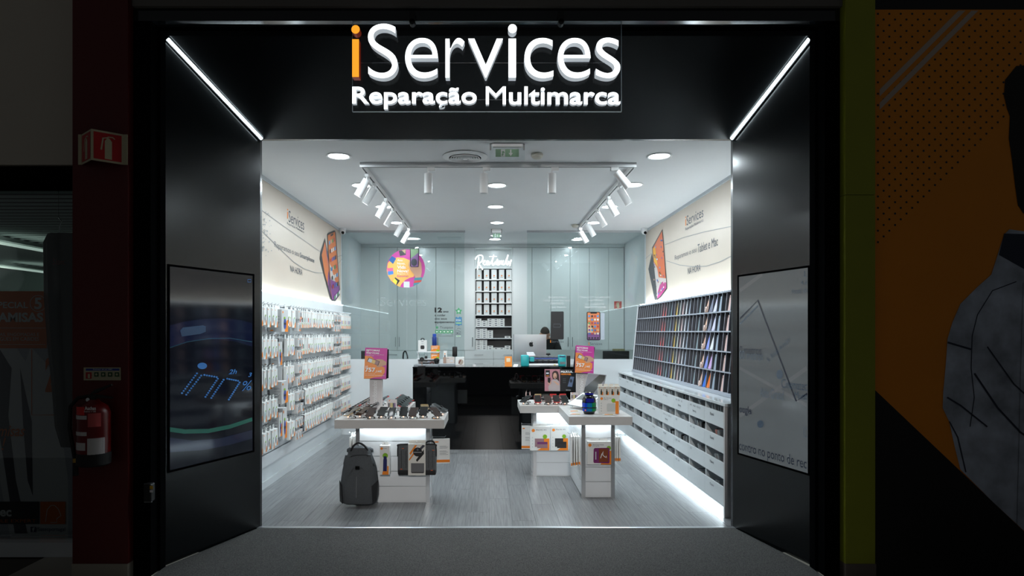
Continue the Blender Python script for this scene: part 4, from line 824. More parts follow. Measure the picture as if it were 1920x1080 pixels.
for cn, c in STR_.items():
    cm = M('cable_' + cn, c, .4)
    PR['cable_' + cn] = (proto('accessory_pack', 'package', [('body', MB().box(0, .025, -.023, .023, -.215, -.025), CARD), ('hang_tab', tabm(.03, .0), CARD), ('orange_base', face(-.002, .023, -.215, -.175, .0256), OINK), ('green_mark', face(-.012, .002, -.175, -.160, .0258), LIME), ('cable_print', face(-.014, .010, -.150, -.10, .0262), cm), ('logo', face(-.016, -.006, -.045, -.036, .0256), OINK)]), 'slim white cable pack with %s stripe' % cn)
def ch(cn, c, w_=.082, h_=.165, d_=.03):
    return proto('accessory_pack', 'package', [('body', MB().box(0, d_, -w_ / 2, w_ / 2, -.03 - h_, -.03), CARD), ('hang_tab', tabm(w_ * .5, d_), CARD), ('orange_base', MB().poly([(d_ + .0006, w_ * .12, -.03 - h_), (d_ + .0006, w_ / 2, -.03 - h_), (d_ + .0006, w_ / 2, -.06 - h_ * .50), (d_ + .0006, w_ * .34, -.07 - h_ * .5)]), OINK), ('green_mark', MB().poly([(d_ + .0008, u, v) for u, v in ell(.010, -.06 - h_ * .28, .010, .010, n=12)]), LIME), ('product_print', MB().poly([(d_ + .0012, -.006 + u, v) for u, v in ell(.0, -.05 - h_ * .55, .010, h_ * .22, n=12)]), M('prod_' + cn, c, .4)), ('logo', face(-w_ * .4, -w_ * .25, -.052, -.042, d_ + .0006), OINK)])
PR['charger_black'] = (ch('black', (.16, .16, .17)), 'white hanging pack with black gadget and orange corner')
PR['charger_teal'] = (ch('teal', (.35, .62, .66), .085, .185), 'tall white hanging pack with teal gadget and orange corner')
PR['charger_grey'] = (ch('grey', (.55, .56, .58), .09, .175), 'white hanging pack with grey gadget and orange corner')
PR['charger_blue'] = (ch('blue', (.25, .40, .70), .08, .18), 'white hanging pack with blue gadget and orange corner')
PR['mini'] = (proto('accessory_pack', 'package', [('body', MB().box(0, .055, -.04, .04, -.118, -.025), CARDG), ('hang_tab', tabm(.04, 0), CARD), ('orange_mark', face(.018, .04, -.118, -.09, .0556), OINK), ('product_print', face(.010, .026, -.10, -.05, .0558), M('prod_black')), ('logo', face(-.03, -.006, -.045, -.038, .0556), OINK)]), 'short grey boxed accessory')
PR['dark'] = (proto('accessory_pack', 'package', [('body', MB().box(0, .03, -.04, .04, -.205, -.025), M('black_carton', (.12, .12, .13), .5)), ('hang_tab', tabm(.04, 0), CARD), ('product_print', MB().poly([(.0306, u, v) for u, v in ell(0, -.08, .02, .02, n=12)]), M('prod_grey')), ('caption', face(-.02, .02, -.18, -.13, .0306), GINK)]), 'black hanging accessory pack')
back = proto('accessory_pack', 'package', [('body', MB().box(0, .045, -.036, .036, -.19, -.03), CARDG), ('hang_tab', tabm(.03, 0), CARD)])
backs = proto('accessory_pack', 'package', [('body', MB().box(0, .07, -.021, .021, -.20, -.03), CARD), ('hang_tab', tabm(.02, 0), CARD)])
RN = ['top', 'second', 'third', 'fourth', 'lowest']; used = set()
def put(key, y, z, x, row, ex=''):
    p, lb = PR[key]; lab = '%s on the %s slatwall row%s' % (lb, RN[row], ex); grp = '%s packs, %s row' % (key.replace('_', ' '), RN[row])
    yaw = random.uniform(-.09, .09)
    if key not in used: used.add(key); p.location = (x, y, z); p.rotation_euler = (0, 0, yaw); p['label'] = lab; p['group'] = grp
    else: dup(p, (x, y, z), yaw, lab, grp)
def putb(p, nm, y, z, x, row):
    lab = 'plain %s pack behind others on the %s hook row' % (nm, RN[row]); grp = 'rear packs, %s row' % RN[row]
    if nm not in used: used.add(nm); p.location = (x, y, z); p['label'] = lab; p['group'] = grp
    else: dup(p, (x, y, z), random.uniform(-.04, .04), lab, grp)
random.seed(11); CC = ['lilac', 'purple', 'yellow', 'mint', 'red', 'black', 'white', 'white', 'red', 'blue', 'black', 'white']
for r in range(5):
    z = GZ[r + 1]
    for k, y in enumerate([5.85, 5.96, 6.07, 6.18, 6.27]):
        hook(y, z); put(('charger_grey', 'charger_black', 'charger_teal', 'charger_black', 'charger_teal')[(k + r) % 5], y, z, XS + .085, r); putb(back, 'grey', y, z, XS + .03, r)
    y = 6.66 if r < 3 else 6.725; k = 0
    while y < 8.98:
        two = 6.86 < y < 7.12 or 8.62 < y < 8.95
        key = ('charger_black', 'charger_grey', 'charger_teal', 'charger_black', 'charger_blue', 'charger_grey')[(k + r * 2) % 6]
        if two: key = 'mini'
        elif 7.12 < y < 7.45 and r < 3: key = 'cable_' + ('white', 'red', 'black', 'mint')[k % 4]
        elif r >= 3 and 7.05 < y < 7.3: key = 'dark'
        hook(y, z); x = XS + .07 + random.uniform(0, .02); put(key, y, z, x, r)
        if two: hook(y, z - .135); put('mini', y, z - .135, x - .01, r, ', lower hook')
        elif k % 2 == 0: putb(back, 'grey', y, z, XS + .018, r)
        y += .0963 if not key.startswith('cable') else .07; k += 1
    for k in range(12):
        y = 9.02 + k * .053; hook(y, z); put('cable_' + CC[k], y, z, XS + .10, r)
        if k % 4 == 0: putb(backs, 'slim white', y, z, XS + .02, r)
# large boxes hanging near the entrance
def big_box(name, label, pxl, pxr, pxf, py0, py1, handle=False, x0=.004, hx=.06):
    Yn = XS * F_PX / (pxl - CX); x1 = XP(pxr, Yn); Yf = x1 * F_PX / (pxf - CX); z1, z0 = ZP(py0, Yn), ZP(py1, Yn)
    t = thing(name, label, 'box', ((XS + x1) / 2, (Yn + Yf) / 2, z0))
    obj('carton', MB().box(XS + x0, x1, Yn, Yf, z0, z1), CARDG, t)
    a = Art(FZ(Yn), t, .0006); L = x1 - XS - x0; H = z1 - z0; u0 = XS + x0
    a.polys('text_lines', [[(u0 + L * .35, z0 + H * v), (u0 + L * (.35 + w2), z0 + H * v), (u0 + L * (.35 + w2), z0 + H * (v + .012)), (u0 + L * .35, z0 + H * (v + .012))] for v, w2 in ((.72, .4), (.68, .5), (.64, .3), (.55, .55), (.45, .4), (.41, .5), (.37, .45), (.33, .4), (.2, .5))], GINK, px=False)
    a.ell('logo', u0 + L * .15, z0 + H * .72, L * .07, L * .07, OINK, px=False); a.ell('brand_oval', u0 + L * .3, z0 + H * .06, L * .13, H * .025, OINK, px=False)
    b = Art(Fr((x1, Yn, z0), (0, 1, 0), (0, 0, 1)), t, .0006); D = Yf - Yn
    b.poly('orange_base', [(.5 * D, 0), (D, 0), (D, .55 * H), (.75 * D, .5 * H)], OINK, px=False); b.ell('green_mark', .45 * D, .62 * H, .14 * D, .06 * H, LIME, px=False); b.ell('speaker_print', .5 * D, .36 * H, .2 * D, .24 * H, M('print_indigo', (.22, .30, .62), .4), px=False); b.ell('speaker_band', .5 * D, .36 * H, .2 * D, .05 * H, M('prod_black'), px=False); b.rect('logo', .1 * D, .84 * H, .25 * D, .92 * H, OINK, px=False)
    yc = (Yn + Yf) / 2; zh = min(z for z in GZ[1:6] if z > z1 - .02)
    if hx > .05: hook(yc, zh)
    else: obj('short_hook', MB().tube([(XS - .002, yc, zh + .004), (XS + .018, yc, zh + .004), (XS + .021, yc, zh + .009)], .0022, 6), CHROME, t)      # header card up to the hook that carries the box
    obj('header_card', MB().box(XS + hx, XS + hx + .002, yc - D * .3, yc + D * .3, z1 - .001, zh + .015), CARD, t)
    if handle: obj('handle', MB().tube([(x1 - L * .65, (Yn + Yf) / 2, z1), (x1 - L * .65, (Yn + Yf) / 2, z1 + .03), (x1 - L * .3, (Yn + Yf) / 2, z1 + .03), (x1 - L * .3, (Yn + Yf) / 2, z1)], .009, 8), PLAST, t)
big_box('speaker_box', 'large speaker carton hanging on the top row of the slatwall', 501, 528, 540, 580, 622)
big_box('speaker_box', 'tall handled speaker carton hanging on the second row of the slatwall', 503, 522, 529, 641, 685, True, .024)
big_box('speaker_box', 'large speaker carton hanging on the third row of the slatwall', 501, 528, 540, 716, 758, False, .024, .012)
big_box('speaker_box', 'tall handled speaker carton hanging on the fourth row of the slatwall', 502, 523, 529, 775, 820, True, .004, .012)
big_box('speaker_box', 'white accessory carton behind the fourth row handled speaker carton', 512, 530, 538, 766, 824, False, .004, .012)
# ================================================================== RIGHT WALL
mu = obj('wall_mural', MB().box(XR - .006, XR - .001, 5.2, YG - .06, 1.95, ZC - .036), BEIGE, None, 'beige wall mural with two tablets and repair lettering', 'mural')
A = Art(fRt, mu, .0006)
A.text('i', 1285, 423.6, 1286.8, 406.5, OINK, 0); A.text('Services', 1287.6, 423.2, 1319, 405, GINK, 0); A.text('Reparação Multimarca', 1285.2, 434.2, 1319, 427, GINK, 0)
A.text('Reparamos o seu', 1265.6, 490.5, 1306, 479, GINK, -.004); A.text('Tablet e Mac', 1308.5, 474.5, 1346.5, 458.5, GINK, .0); A.text('NA HORA', 1290, 514.5, 1314, 502.6, GINK, 0)
A.line('swoosh_line', [(1247, 459), (1280, 446), (1320, 435), (1374, 424)], .007, SW); A.line('swoosh_line', [(1250, 489), (1275, 497), (1300, 500), (1325, 499), (1350, 491), (1374, 479)], .008, SW); A.line('swoosh_line', [(1211, 485), (1222, 475)], .007, SW)
A.poly('tablet_print', [(1222.6, 475), (1216.3, 504.6), (1228.3, 562.6), (1232, 562), (1226, 490)], M('print_tablet_back', (.28, .28, .29), .5, noise=.5, nscale=60))
A.poly('tablet_print', [(1242.5, 429.5), (1223.3, 464), (1225.4, 492), (1232.6, 563), (1240, 557), (1251.5, 541), (1245.2, 458)], PD)
A.poly('screen_print', [(1242, 433), (1224.5, 466), (1226.5, 492), (1233.4, 560), (1239, 555), (1250.3, 540), (1244.2, 458)], M('print_red_orange', (.84, .42, .24), .4)); A.poly('screen_print', [(1224.8, 467), (1229, 462), (1231, 478), (1234, 500), (1227, 490)], M('print_amber', (.93, .68, .20), .4)); A.poly('screen_print', [(1226.4, 491), (1233, 503), (1236, 520), (1249.6, 522), (1250.3, 540), (1239, 555), (1233.4, 560)], PS); A.poly('screen_print', [(1234, 548), (1238, 534), (1243, 528), (1250.2, 530), (1250.3, 540), (1239, 555), (1233.4, 560)], M('print_berry', (.72, .25, .50), .4))
random.seed(5)
for k in range(26):
    x = random.uniform(1228, 1247); lo = 466 - (x - 1226) * 1.6; y = random.uniform(max(lo, 440) + 4, 540); A.ell('app_icon', x, y, .9, 1.8, IC[random.randrange(9)], n=6)
for c in range(6): x = 1234.5 + c * 2.5; A.ell('app_icon', x, 553.5 - c * 3.0, .9, 2.0, IC[(8, 0, 1, 8, 0, 8)[c]], n=6)
t = thing('led_strip_light', 'white LED strip along the top of the phone case rack', 'light strip', (2.33, 7.5, 1.94)); obj('diffuser', MB().box(2.285, XR - .008, 5.36, 9.62, 1.951, 1.958), LEDM, t)
light('AREA', 'strip_glow', (2.35, 7.5, 1.97), E_STRIP, t, rot=(PI, 0, 0), shape='RECTANGLE', size=.03, size_y=4.2)
# sloped case rack
YN, YF = 5.46, 9.62; pitch = .1189; NCOL = 35
rb = Vector((2.176, 0, .985)); rt = Vector((2.262, 0, 1.93)); Vr = (rt - rb).normalized(); Hh = (rt - rb).length; Nr = Vector((-Vr.z, 0, Vr.x)); DP = .095
def rk(y, v, d): return Vector((0, y, 0)) + rb + Vr * v - Nr * d
def rbox(y0, y1, v0, v1, d0, d1): 
    p = [rk(y0, v0, d0), rk(y1, v0, d0), rk(y1, v1, d0), rk(y0, v1, d0)]; return MB().prism(p, -Nr * (d1 - d0))
rack = thing('case_rack', 'sloped grey pigeonhole rack holding phone cases', 'rack', (2.25, 7.5, .957))
obj('back_board', rbox(YN, YF, 0, Hh, DP, DP + .008), DARKIN, rack)
RI = M('rack_shaded_grey', (.33, .33, .35), .6)  # rack grey darkened on the dividers to put the compartment shade into their colour
for k in range(6):
    v = Hh * k / 5; obj('shelf', rbox(YN, YF, max(v - .006, 0), min(v + .006, Hh), -.004, DP), GREYR, rack)
obj('plinth', MB().box(2.165, 2.30, YN, YF, .957, .986), GREYR, rack)
obj('top_cap', MB().prism([rk(YN, Hh, -.005), rk(YN, Hh, DP + .005), rk(YN, Hh + .014, DP + .005), rk(YN, Hh + .014, -.005)], (0, YF - YN, 0)), GREYR, rack)
obj('end_panel', rbox(YF, YF + .022, -.012, Hh + .014, -.012, DP + .005), WHITE, rack)
dvm = None
for k in range(NCOL + 1):
    y = YN + k * pitch; th = .0034 if k not in (17,) else .007
    for r in range(5):
        v0, v1 = Hh * r / 5 + .006, Hh * (r + 1) / 5 - .006
        if dvm is None or th > .004:
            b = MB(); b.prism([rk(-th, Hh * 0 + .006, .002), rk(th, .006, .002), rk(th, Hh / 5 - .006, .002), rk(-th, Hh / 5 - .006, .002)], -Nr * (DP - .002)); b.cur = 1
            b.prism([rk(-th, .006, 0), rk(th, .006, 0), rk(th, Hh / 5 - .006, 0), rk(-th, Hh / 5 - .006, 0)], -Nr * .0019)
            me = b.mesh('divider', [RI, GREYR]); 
            if th < .004: dvm = me
        else: me = dvm
        if th < .004: me = dvm
        o = bpy.data.objects.new('divider', me); COL.objects.link(o); o.location = Vector((0, y, 0)) + Vr * (Hh * r / 5); attach(o, rack)
# cases: from the entrance end to the back
def case_proto(mat):
    w2, h2, c = .036, .152, .006
    pts = [(-w2 + c, 0), (w2 - c, 0), (w2, c), (w2, h2 - c), (w2 - c, h2), (-w2 + c, h2), (-w2, h2 - c), (-w2, c)]
    me = MB().prism([(0, u, v) for u, v in pts], (.010, 0, 0)).mesh('phone_case', mat); o = bpy.data.objects.new('phone_case', me); COL.objects.link(o); o['category'] = 'phone case'
    obj('camera_cutout', MB().poly([(-.0006, u, v) for u, v in ell(.022, h2 - .020, .004, .007, n=10)]), INK, o)
    return o
CS = {'black': (.12, .12, .13), 'blush': (.88, .76, .74), 'clear': (.62, .68, .74), 'lavender': (.80, .80, .90), 'periwinkle': (.52, .58, .88), 'rose gold': (.86, .70, .60), 'grey teal': (.52, .60, .62), 'white': (.90, .91, .92), 'mint': (.76, .84, .74), 'yellow': (.95, .80, .15), 'navy': (.24, .30, .50), 'teal': (.45, .62, .64), 'dark teal': (.22, .32, .34), 'red': (.88, .22, .18), 'lilac': (.78, .64, .84), 'orange': (.88, .45, .15), 'blue': (.20, .45, .85), 'patterned': (.45, .47, .55)}
CP = {k: case_proto(M('case_' + k.replace(' ', '_'), c, .35, noise=.5 if k == 'patterned' else 0., nscale=80)) for k, c in CS.items()}; usedc = set()
colc = ['black', 'white', 'black', 'black', 'blush', 'black', 'clear', 'lavender', 'patterned', 'rose gold', 'black', 'grey teal', 'black', 'black', 'clear', 'white', 'blush', 'mint', 'yellow', 'navy', 'teal', 'dark teal', 'red', 'red'] + ['black'] * 11
ORDN = ['bottom', 'second', 'middle', 'fourth', 'top']
for c in range(NCOL):
    for r in range(5):
        key = colc[c]
        if c == 7: key = ['orange', 'lilac', 'white', 'lavender', 'lavender'][r]
        if c == 8: key = ['blue', 'periwinkle', 'periwinkle', 'patterned', 'patterned'][r]
        lean = .20 if c in (7, 8, 9) else .055
        d0 = .002 if c in (7, 8, 9) else (.016 if c in (4, 6) else .0195)
        p = rk(YN + (c + .56) * pitch, Hh * r / 5 + (.0085 if c in (7, 8, 9) else .007), d0)
        rotm = Matrix.Rotation(math.atan2(Vr.x, Vr.z) + lean, 4, 'Y')
        q = CP[key]; lab = '%s phone case in the %s tier of the sloped rack' % (key, ORDN[r]); grp = '%s cases, %s tier' % (key, ORDN[r])
        if key not in usedc: usedc.add(key); o = q; o['label'] = lab; o['group'] = grp
        else: o = dup(q, None, None, lab, grp)
        o.location = p; o.rotation_euler = rotm.to_euler()
for r, zz in enumerate((0, 1, 2, 3, 4)):
    p = rk(YN + 9.15 * pitch, Hh * r / 5 + .03, -.012)
    pts = [p + Vector((0, .03 * math.sin(a * 2.3) + .012 * math.cos(a * 5), .05 * abs(math.sin(a)) - .02 + .01 * math.sin(a * 7))) for a in [k * .33 for k in range(20)]]
    obj('chain_strap', MB().tube(pts, .0055, 6), M('strap_pale_pink', (.92, .82, .78), .4), None, 'pale beaded strap hanging from a rose gold case in the %s tier' % ORDN[r], 'strap', 'beaded case straps', smooth=True)
# pigeonhole units under the rack
XF = 1.969; ys9 = [5.346 + .477 * k for k in range(10)]
ZT_ = .955; op = [(.928, .870), (.740, .662), (.530, .450), (.318, .248)]; pn = [(.870, .740), (.662, .530), (.450, .318), (.248, .085)]
UW = M('unit_white', (.87, .89, .90), .3)
obj('worktop', MB().bbox(XF - .008, XR - .005, 5.30, 9.64, .928, ZT_, .003, 1), GLOSSW, None, 'glossy white worktop between the case rack and pigeonhole units', 'worktop')
def pframe(y): return Fr((XF, y, 0), (0, -1, 0), (0, 0, 1))
NMS = {(0, 0): 'Xiaomi', (0, 1): 'Xiaomi', (0, 2): 'Huawei', (0, 3): 'Oppo', (1, 0): 'Samsung', (2, 0): 'Samsung', (3, 1): 'Samsung'}
SML = {(1, 0): 'A51   A52S   A53 5G', (1, 1): 'A21   A22', (1, 2): 'S21', (1, 3): 'A13', (2, 0): 'S22  S22+   S2', (2, 1): 'A71', (2, 2): 'A12   A02', (2, 3): 'A03  A04', (3, 0): '14  14 Pro', (3, 1): '13 Pro  12   S20  8', (3, 2): 'S10  S9', (3, 3): 'S8   S7', (4, 0): '14 Pro Max', (4, 1): '13 Mini', (4, 2): '12 Mini', (4, 3): '11 Pro', (5, 0): '13 Max', (5, 1): '12 Pro', (5, 2): '7', (6, 0): '12 Max', (6, 1): '11', (6, 2): '6', (7, 0): '12 Mini', (7, 1): 'XR', (7, 2): '8', (8, 0): '14 Max', (8, 1): 'XS', (8, 2): 'SE'}
for k in range(9):
    y0, y1 = ys9[k], ys9[k + 1] - .001
    t = thing('pigeonhole_unit', 'white pigeonhole unit with four open bins, %s from the entrance carpet' % ['first', 'second', 'third', 'fourth', 'fifth', 'sixth', 'seventh', 'eighth', 'ninth'][k], 'storage unit', (XF + .2, (y0 + y1) / 2, 0), group='pigeonhole units')
    obj('side_panel', MB().box(XF + .012, XR - .02, y1 - .009, y1, .085, .927), UW, t); obj('side_panel', MB().box(XF + .012, XR - .02, y0, y0 + .009, .085, .927), UW, t); obj('back_panel', MB().box(XR - .03, XR - .02, y0 + .009, y1 - .009, .085, .927), UW, t); obj('plinth', MB().box(XF + .10, XF + .12, y0, y1, 0, .085), UW, t)
    for r in range(4):
        zt_, zb_ = pn[r]
        f_ = obj('bin_front', MB().box(XF, XF + .012, y0 + .001, y1 - .001, zb_, zt_), UW, t); obj('bin_floor', MB().box(XF + .012, XR - .03, y0 + .009, y1 - .009, zb_, zb_ + .008), UW, t)
        a = Art(pframe(y1), f_, .0008); wd = y1 - y0
        if (k, r) in NMS: h = .026; a.text(NMS[(k, r)], wd * .30, zt_ - .055 - (.035 if k else 0), wd * .30 + .10, zt_ - .055 + h - (.035 if k else 0), GINK, .01, px=False)
        if (k, r) in SML: s__ = SML[(k, r)]; a.text(s__, wd * .14, zt_ - .034, wd * .14 + .016 * len(s__), zt_ - .018, GINK, 0, px=False)
    if k == 0: obj('end_panel', MB().box(XF - .002, XR - .02, 5.318, 5.3455, 0, .9275), M('end_panel_grey', (.80, .79, .79), .3), t)
# film packs in the bins
CLR = M('film_sleeve', (.74, .77, .79), .15, spec=.6, alpha=.8); PKM = {'clear': CLR, 'grey': M('film_grey', (.55, .57, .60), .2), 'smoke': M('film_dark', (.14, .15, .16), .2), 'red': M('film_red', (.62, .26, .24), .3), 'pink': M('film_pink', (.82, .58, .55), .3)}
fpm = {k: MB().bbox(-.042, .042, -.004, .004, 0, .168, .003, 1).mesh('film_pack', m) for k, m in PKM.items()}
inn = MB().box(-.030, .030, -.0048, -.0044, .03, .15).mesh('insert_card', M('insert_card', (.70, .70, .70), .5)); random.seed(21)
ORD9 = ['first', 'second', 'third', 'fourth', 'fifth', 'sixth', 'seventh', 'eighth', 'ninth']; RW = ['top', 'second', 'third', 'bottom']
for k in range(9):
    for r in range(4):
        n = 5 if (k * 3 + r) % 4 == 0 else 3; base = pn[r][1] + .009; upright = (k * 3 + r) % 4 == 0
        for j in range(n):
            key = ['clear', 'grey', 'clear', 'clear', 'grey', 'smoke', 'clear'][(j + k * 2 + r * 3) % 7]
            if (k, r) in ((4, 1), (4, 0), (5, 1), (6, 3), (0, 1)) and j == 1: key = 'red' if k > 3 else 'pink'
            y = ys9[k] + .17 + j * (.062 if upright else .034)
            o = bpy.data.objects.new('film_pack', fpm[key]); COL.objects.link(o)
            o.rotation_euler = (random.uniform(-.06, .02) if upright else -.36 + random.uniform(-.03, .02), random.uniform(-.05, .05), .10 + random.uniform(-.06, .06)); o.location = (XF + .066 + random.uniform(0, .02), y + (0 if upright else .0), base)
            tag(o, '%s screen film pack in the %s bin of the %s unit from the entrance carpet' % (key, RW[r], ORD9[k]), 'package', '%s film packs, %s bins' % (key, RW[r]))
            c = bpy.data.objects.new('insert_card', inn); COL.objects.link(c); c.parent = o
t = thing('led_strip_light', 'white LED strip glowing under the pigeonhole units', 'light strip', (XF + .07, 7.5, .07)); obj('diffuser', MB().box(XF + .05, XF + .08, 5.36, 9.6, .078, .084), LEDM, t)
light('AREA', 'toe_glow', (XF + .06, 7.5, .072), E_TOE, t, rot=(0, .25, 0), shape='RECTANGLE', size=.03, size_y=4.2)
# ================================================================== DISPLAY TABLES
def slat_face(t, fr, L, z0, z1, n, mat=WHITE, th=.012):
    """n stacked slat panels on one face of a base, fr origin at its lower left"""
    H = (z1 - z0) / n
    for k in range(n):
        a, b = z0 + k * H + (.004 if k else 0), z0 + (k + 1) * H - .004
        obj('slat_panel', MB().prism([fr.p(0, a), fr.p(L, a), fr.p(L, b), fr.p(0, b)], fr.N * th), mat, t)
    for k in range(1, n): obj('groove_insert', MB().prism([fr.p(0, z0 + k * H - .004), fr.p(L, z0 + k * H - .004), fr.p(L, z0 + k * H + .004), fr.p(0, z0 + k * H + .004)], fr.N * (th * .4)), ALU, t)
def post(t, x, y, s_=.018): obj('corner_post', MB().box(x - s_, x + s_, y - s_, y + s_, 0, TZ - .078), ALU, t)
TZ = .778
def table(label, slab, bases, faces, posts, leds):
    xs = [p[0] for p in slab]; ys = [p[1] for p in slab]
    t = thing('display_table', label, 'table', ((min(xs) + max(xs)) / 2, (min(ys) + max(ys)) / 2, 0))
    obj('tabletop', MB().prism([(x, y, TZ - .076) for x, y in slab], (0, 0, .076)), TABLEF, t)
    for b in bases: obj('base_core', MB().box(*b, 0, TZ - .078), WHITE, t)
    for O, U, L in faces: slat_face(t, Fr((*O, 0), (*U, 0), (0, 0, 1)), L, .012, TZ - .085, 5)
    for p in posts: post(t, *p)
    for (x0, x1, y0, y1) in leds:
        obj('led_strip', MB().box(x0, x1, y0, y1, TZ - .083, TZ - .078), LEDM, t)
        lx, ly = x1 - x0, y1 - y0; light('AREA', 'table_glow', ((x0 + x1) / 2, (y0 + y1) / 2, TZ - .086), E_TABLE * max(lx, ly) / .6, t, rot=(0, 0, 0), shape='RECTANGLE', size=lx, size_y=ly)
    return t
lt = table('L-shaped white display table with the backpack hanging on it', [(-1.344, 5.60), (-.383, 5.60), (-.383, 6.18), (-.80, 6.18), (-.80, 7.06), (-1.344, 7.06)],
    [(-1.18, -.545, 5.815, 6.02), (-1.18, -.97, 6.02, 6.90)],
    [((-1.165, 5.815), (1, 0), .605), ((-.545, 5.83), (0, 1), .18), ((-1.18, 6.88), (0, -1), 1.05), ((-.97, 6.04), (0, 1), .84)],
    [(-1.18, 5.812), (-.545, 5.812), (-.545, 6.02), (-1.18, 6.89), (-.97, 6.89)], [(-1.15, -.57, 5.76, 5.79), (-1.235, -1.21, 5.9, 6.85), (-.94, -.915, 6.15, 6.85)])
rt_ = table('L-shaped white display table with the aroma diffuser box on top', [(.735, 5.81), (1.312, 5.81), (1.312, 7.27), (.335, 7.27), (.335, 6.67), (.735, 6.67)],
    [(.892, 1.166, 5.995, 7.10), (.50, .892, 6.865, 7.10)],
    [((.907, 5.995), (1, 0), .244), ((.892, 6.85), (0, -1), .84), ((1.166, 6.01), (0, 1), 1.06), ((.515, 6.865), (1, 0), .365)],
    [(.892, 5.992), (1.166, 5.992), (.50, 6.862), (1.166, 7.10), (.50, 7.10)], [(.92, 1.14, 5.94, 5.97), (.84, .865, 6.05, 6.8), (.53, .86, 6.81, 6.835), (1.195, 1.22, 6.05, 7.05)])
# ---- phones on security stands
def phone_proto(col, scr):
    t = thing('display_phone', 'x', 'phone'); w2, h2, th = .036, .075, .004
    T = Matrix.Translation((0, 0, .058)) @ Matrix.Rotation(math.radians(23), 4, 'X') @ Matrix.Rotation(0, 4, 'Z')   # screen faces up and to -Y
    def plate(a, b, z0, z1, r=.008):
        pts = []
        for sx, sy, a0 in ((1, 1, 0), (-1, 1, 90), (-1, -1, 180), (1, -1, 270)):
            for k in range(4): q = math.radians(a0 + k * 30); pts.append((sx * (a - r) + r * math.cos(q), sy * (b - r) + r * math.sin(q), z0))
        return MB().prism(pts, (0, 0, z1 - z0), T)
    obj('frame', plate(w2, h2, -th, th), col, t); obj('screen', plate(w2 - .002, h2 - .002, th, th + .0008, .007), scr, t)
    for sx in (-1, 1): obj('clamp_arm', MB().box(sx * w2 - .004, sx * w2 + .004, -.012, .012, -.010, .010, T), PLAST, t)
    return t
def stand_proto():
    t = thing('security_stand', 'x', 'stand')
    obj('base', MB().lathe([(.036, 0), (.038, .006), (.032, .014), (.02, .018)], n=20), ACRYL, t, smooth=True)
    obj('post', MB().cyl((0, .008, .016), (0, .004, .051), .009, .012, 12), LAMP, t); obj('sensor', MB().bbox(-.005, .005, -.046, -.036, .008, .020, .002, 1), M('sensor_glow', (1, .85, .78), .4, emit=1.6, ecol=(1, .80, .68)), t)
    obj('cable', MB().tube([(0, .01, .02), (.02, -.02, .010), (.03, -.045, .004), (.01, -.055, .004)], .0025, 6), LAMP, t)
    return t
SCR = M('phone_glass', (.06, .055, .055), .05, spec=.6); FRM = {'black': M('phone_black', (.10, .10, .11), .3), 'red': M('phone_red', (.82, .14, .14), .3), 'silver': M('phone_silver', (.74, .75, .77), .25, metal=.8), 'gold': M('phone_gold', (.80, .70, .52), .3, metal=.6), 'brown': M('phone_brown', (.30, .20, .18), .3)}
PP_ = {k: phone_proto(m, M('phone_glass_brown', (.20, .14, .12), .08, spec=.6) if k == 'brown' else SCR) for k, m in FRM.items()}; SP_ = stand_proto(); up = set()
ORDP = ['first', 'second', 'third', 'fourth', 'fifth', 'sixth', 'seventh', 'eighth', 'ninth']; NP_ = {}
def phone(key, x, y, yaw, where):
    NP_[where] = NP_.get(where, -1) + 1
    lab = '%s phone, %s on its stand %s' % (key, ORDP[NP_[where]], where); p = PP_[key]
    if key not in up: up.add(key); p.location = (x, y, TZ); p.rotation_euler = (0, 0, yaw); p['label'] = lab; p['group'] = key + ' phones ' + where
    else: dup(p, (x, y, TZ), yaw, lab, key + ' phones ' + where)
    lab = 'clear security stand under a phone ' + where
    if 's' not in up: up.add('s'); SP_.location = (x, y, TZ + .0005); SP_.rotation_euler = (0, 0, yaw); SP_['label'] = lab; SP_['group'] = 'stands ' + where
    else: dup(SP_, (x, y, TZ + .0005), yaw, lab, 'stands ' + where)
wl_ = 'from the slatwall end along the backpack table front'
for px, y, yaw, k in ((660, 5.72, -.75, 'gold'), (681, 5.76, -.6, 'brown'), (696, 5.70, -.1, 'brown'), (717, 5.74, -.1, 'black'), (735, 5.69, .0, 'silver'), (757, 5.74, .05, 'black'), (775, 5.70, -.05, 'brown'), (794, 5.76, .0, 'black'), (817, 5.70, .5, 'brown')): phone(k, XP(px, y), y, yaw, wl_)
for k in range(9): phone(('black', 'red', 'black', 'black', 'silver')[k % 5], -1.265, 5.90 + k * .125, -1.25, 'from the backpack along the slatwall side')
for k in range(6): phone(('black', 'silver', 'red')[k % 3], -1.125, (6.07, 6.18, 6.42, 6.55, 6.68, 6.81)[k], -1.25, 'from the backpack in the inner table row')
for k in range(6): phone(('red', 'silver', 'silver', 'red', 'silver', 'red')[k], -.875, 6.28 + k * .13, 1.25, 'from the laptop bag along the aisle side')
for k, (x, y) in enumerate(((-.455, 5.90), (-.455, 6.05), (-.60, 6.09))): phone(('silver', 'silver', 'gold')[k], x, y, (1.2, 1.2, PI)[k], 'at the back corner of the backpack table')
wr_ = 'from the watch end along the diffuser table front'
for px, y, yaw, k in ((986, 6.80, -.7, 'black'), (1008, 6.80, 0, 'red'), (1027, 6.78, .05, 'brown'), (1043, 6.81, 0, 'red'), (1058, 6.79, .08, 'black')): phone(k, XP(px, y), y, yaw, wr_)
for px, y, k in ((1008, 7.08, 'gold'), (1022, 7.10, 'black'), (1036, 7.08, 'red'), (1054, 7.10, 'red')): phone(k, XP(px, y), y, PI, 'from the watch end in the rear row')
for k in range(5): phone(('black', 'silver')[k % 2], 1.245, 6.38 + k * .15, 1.2, 'from the diffuser box along the rack side')
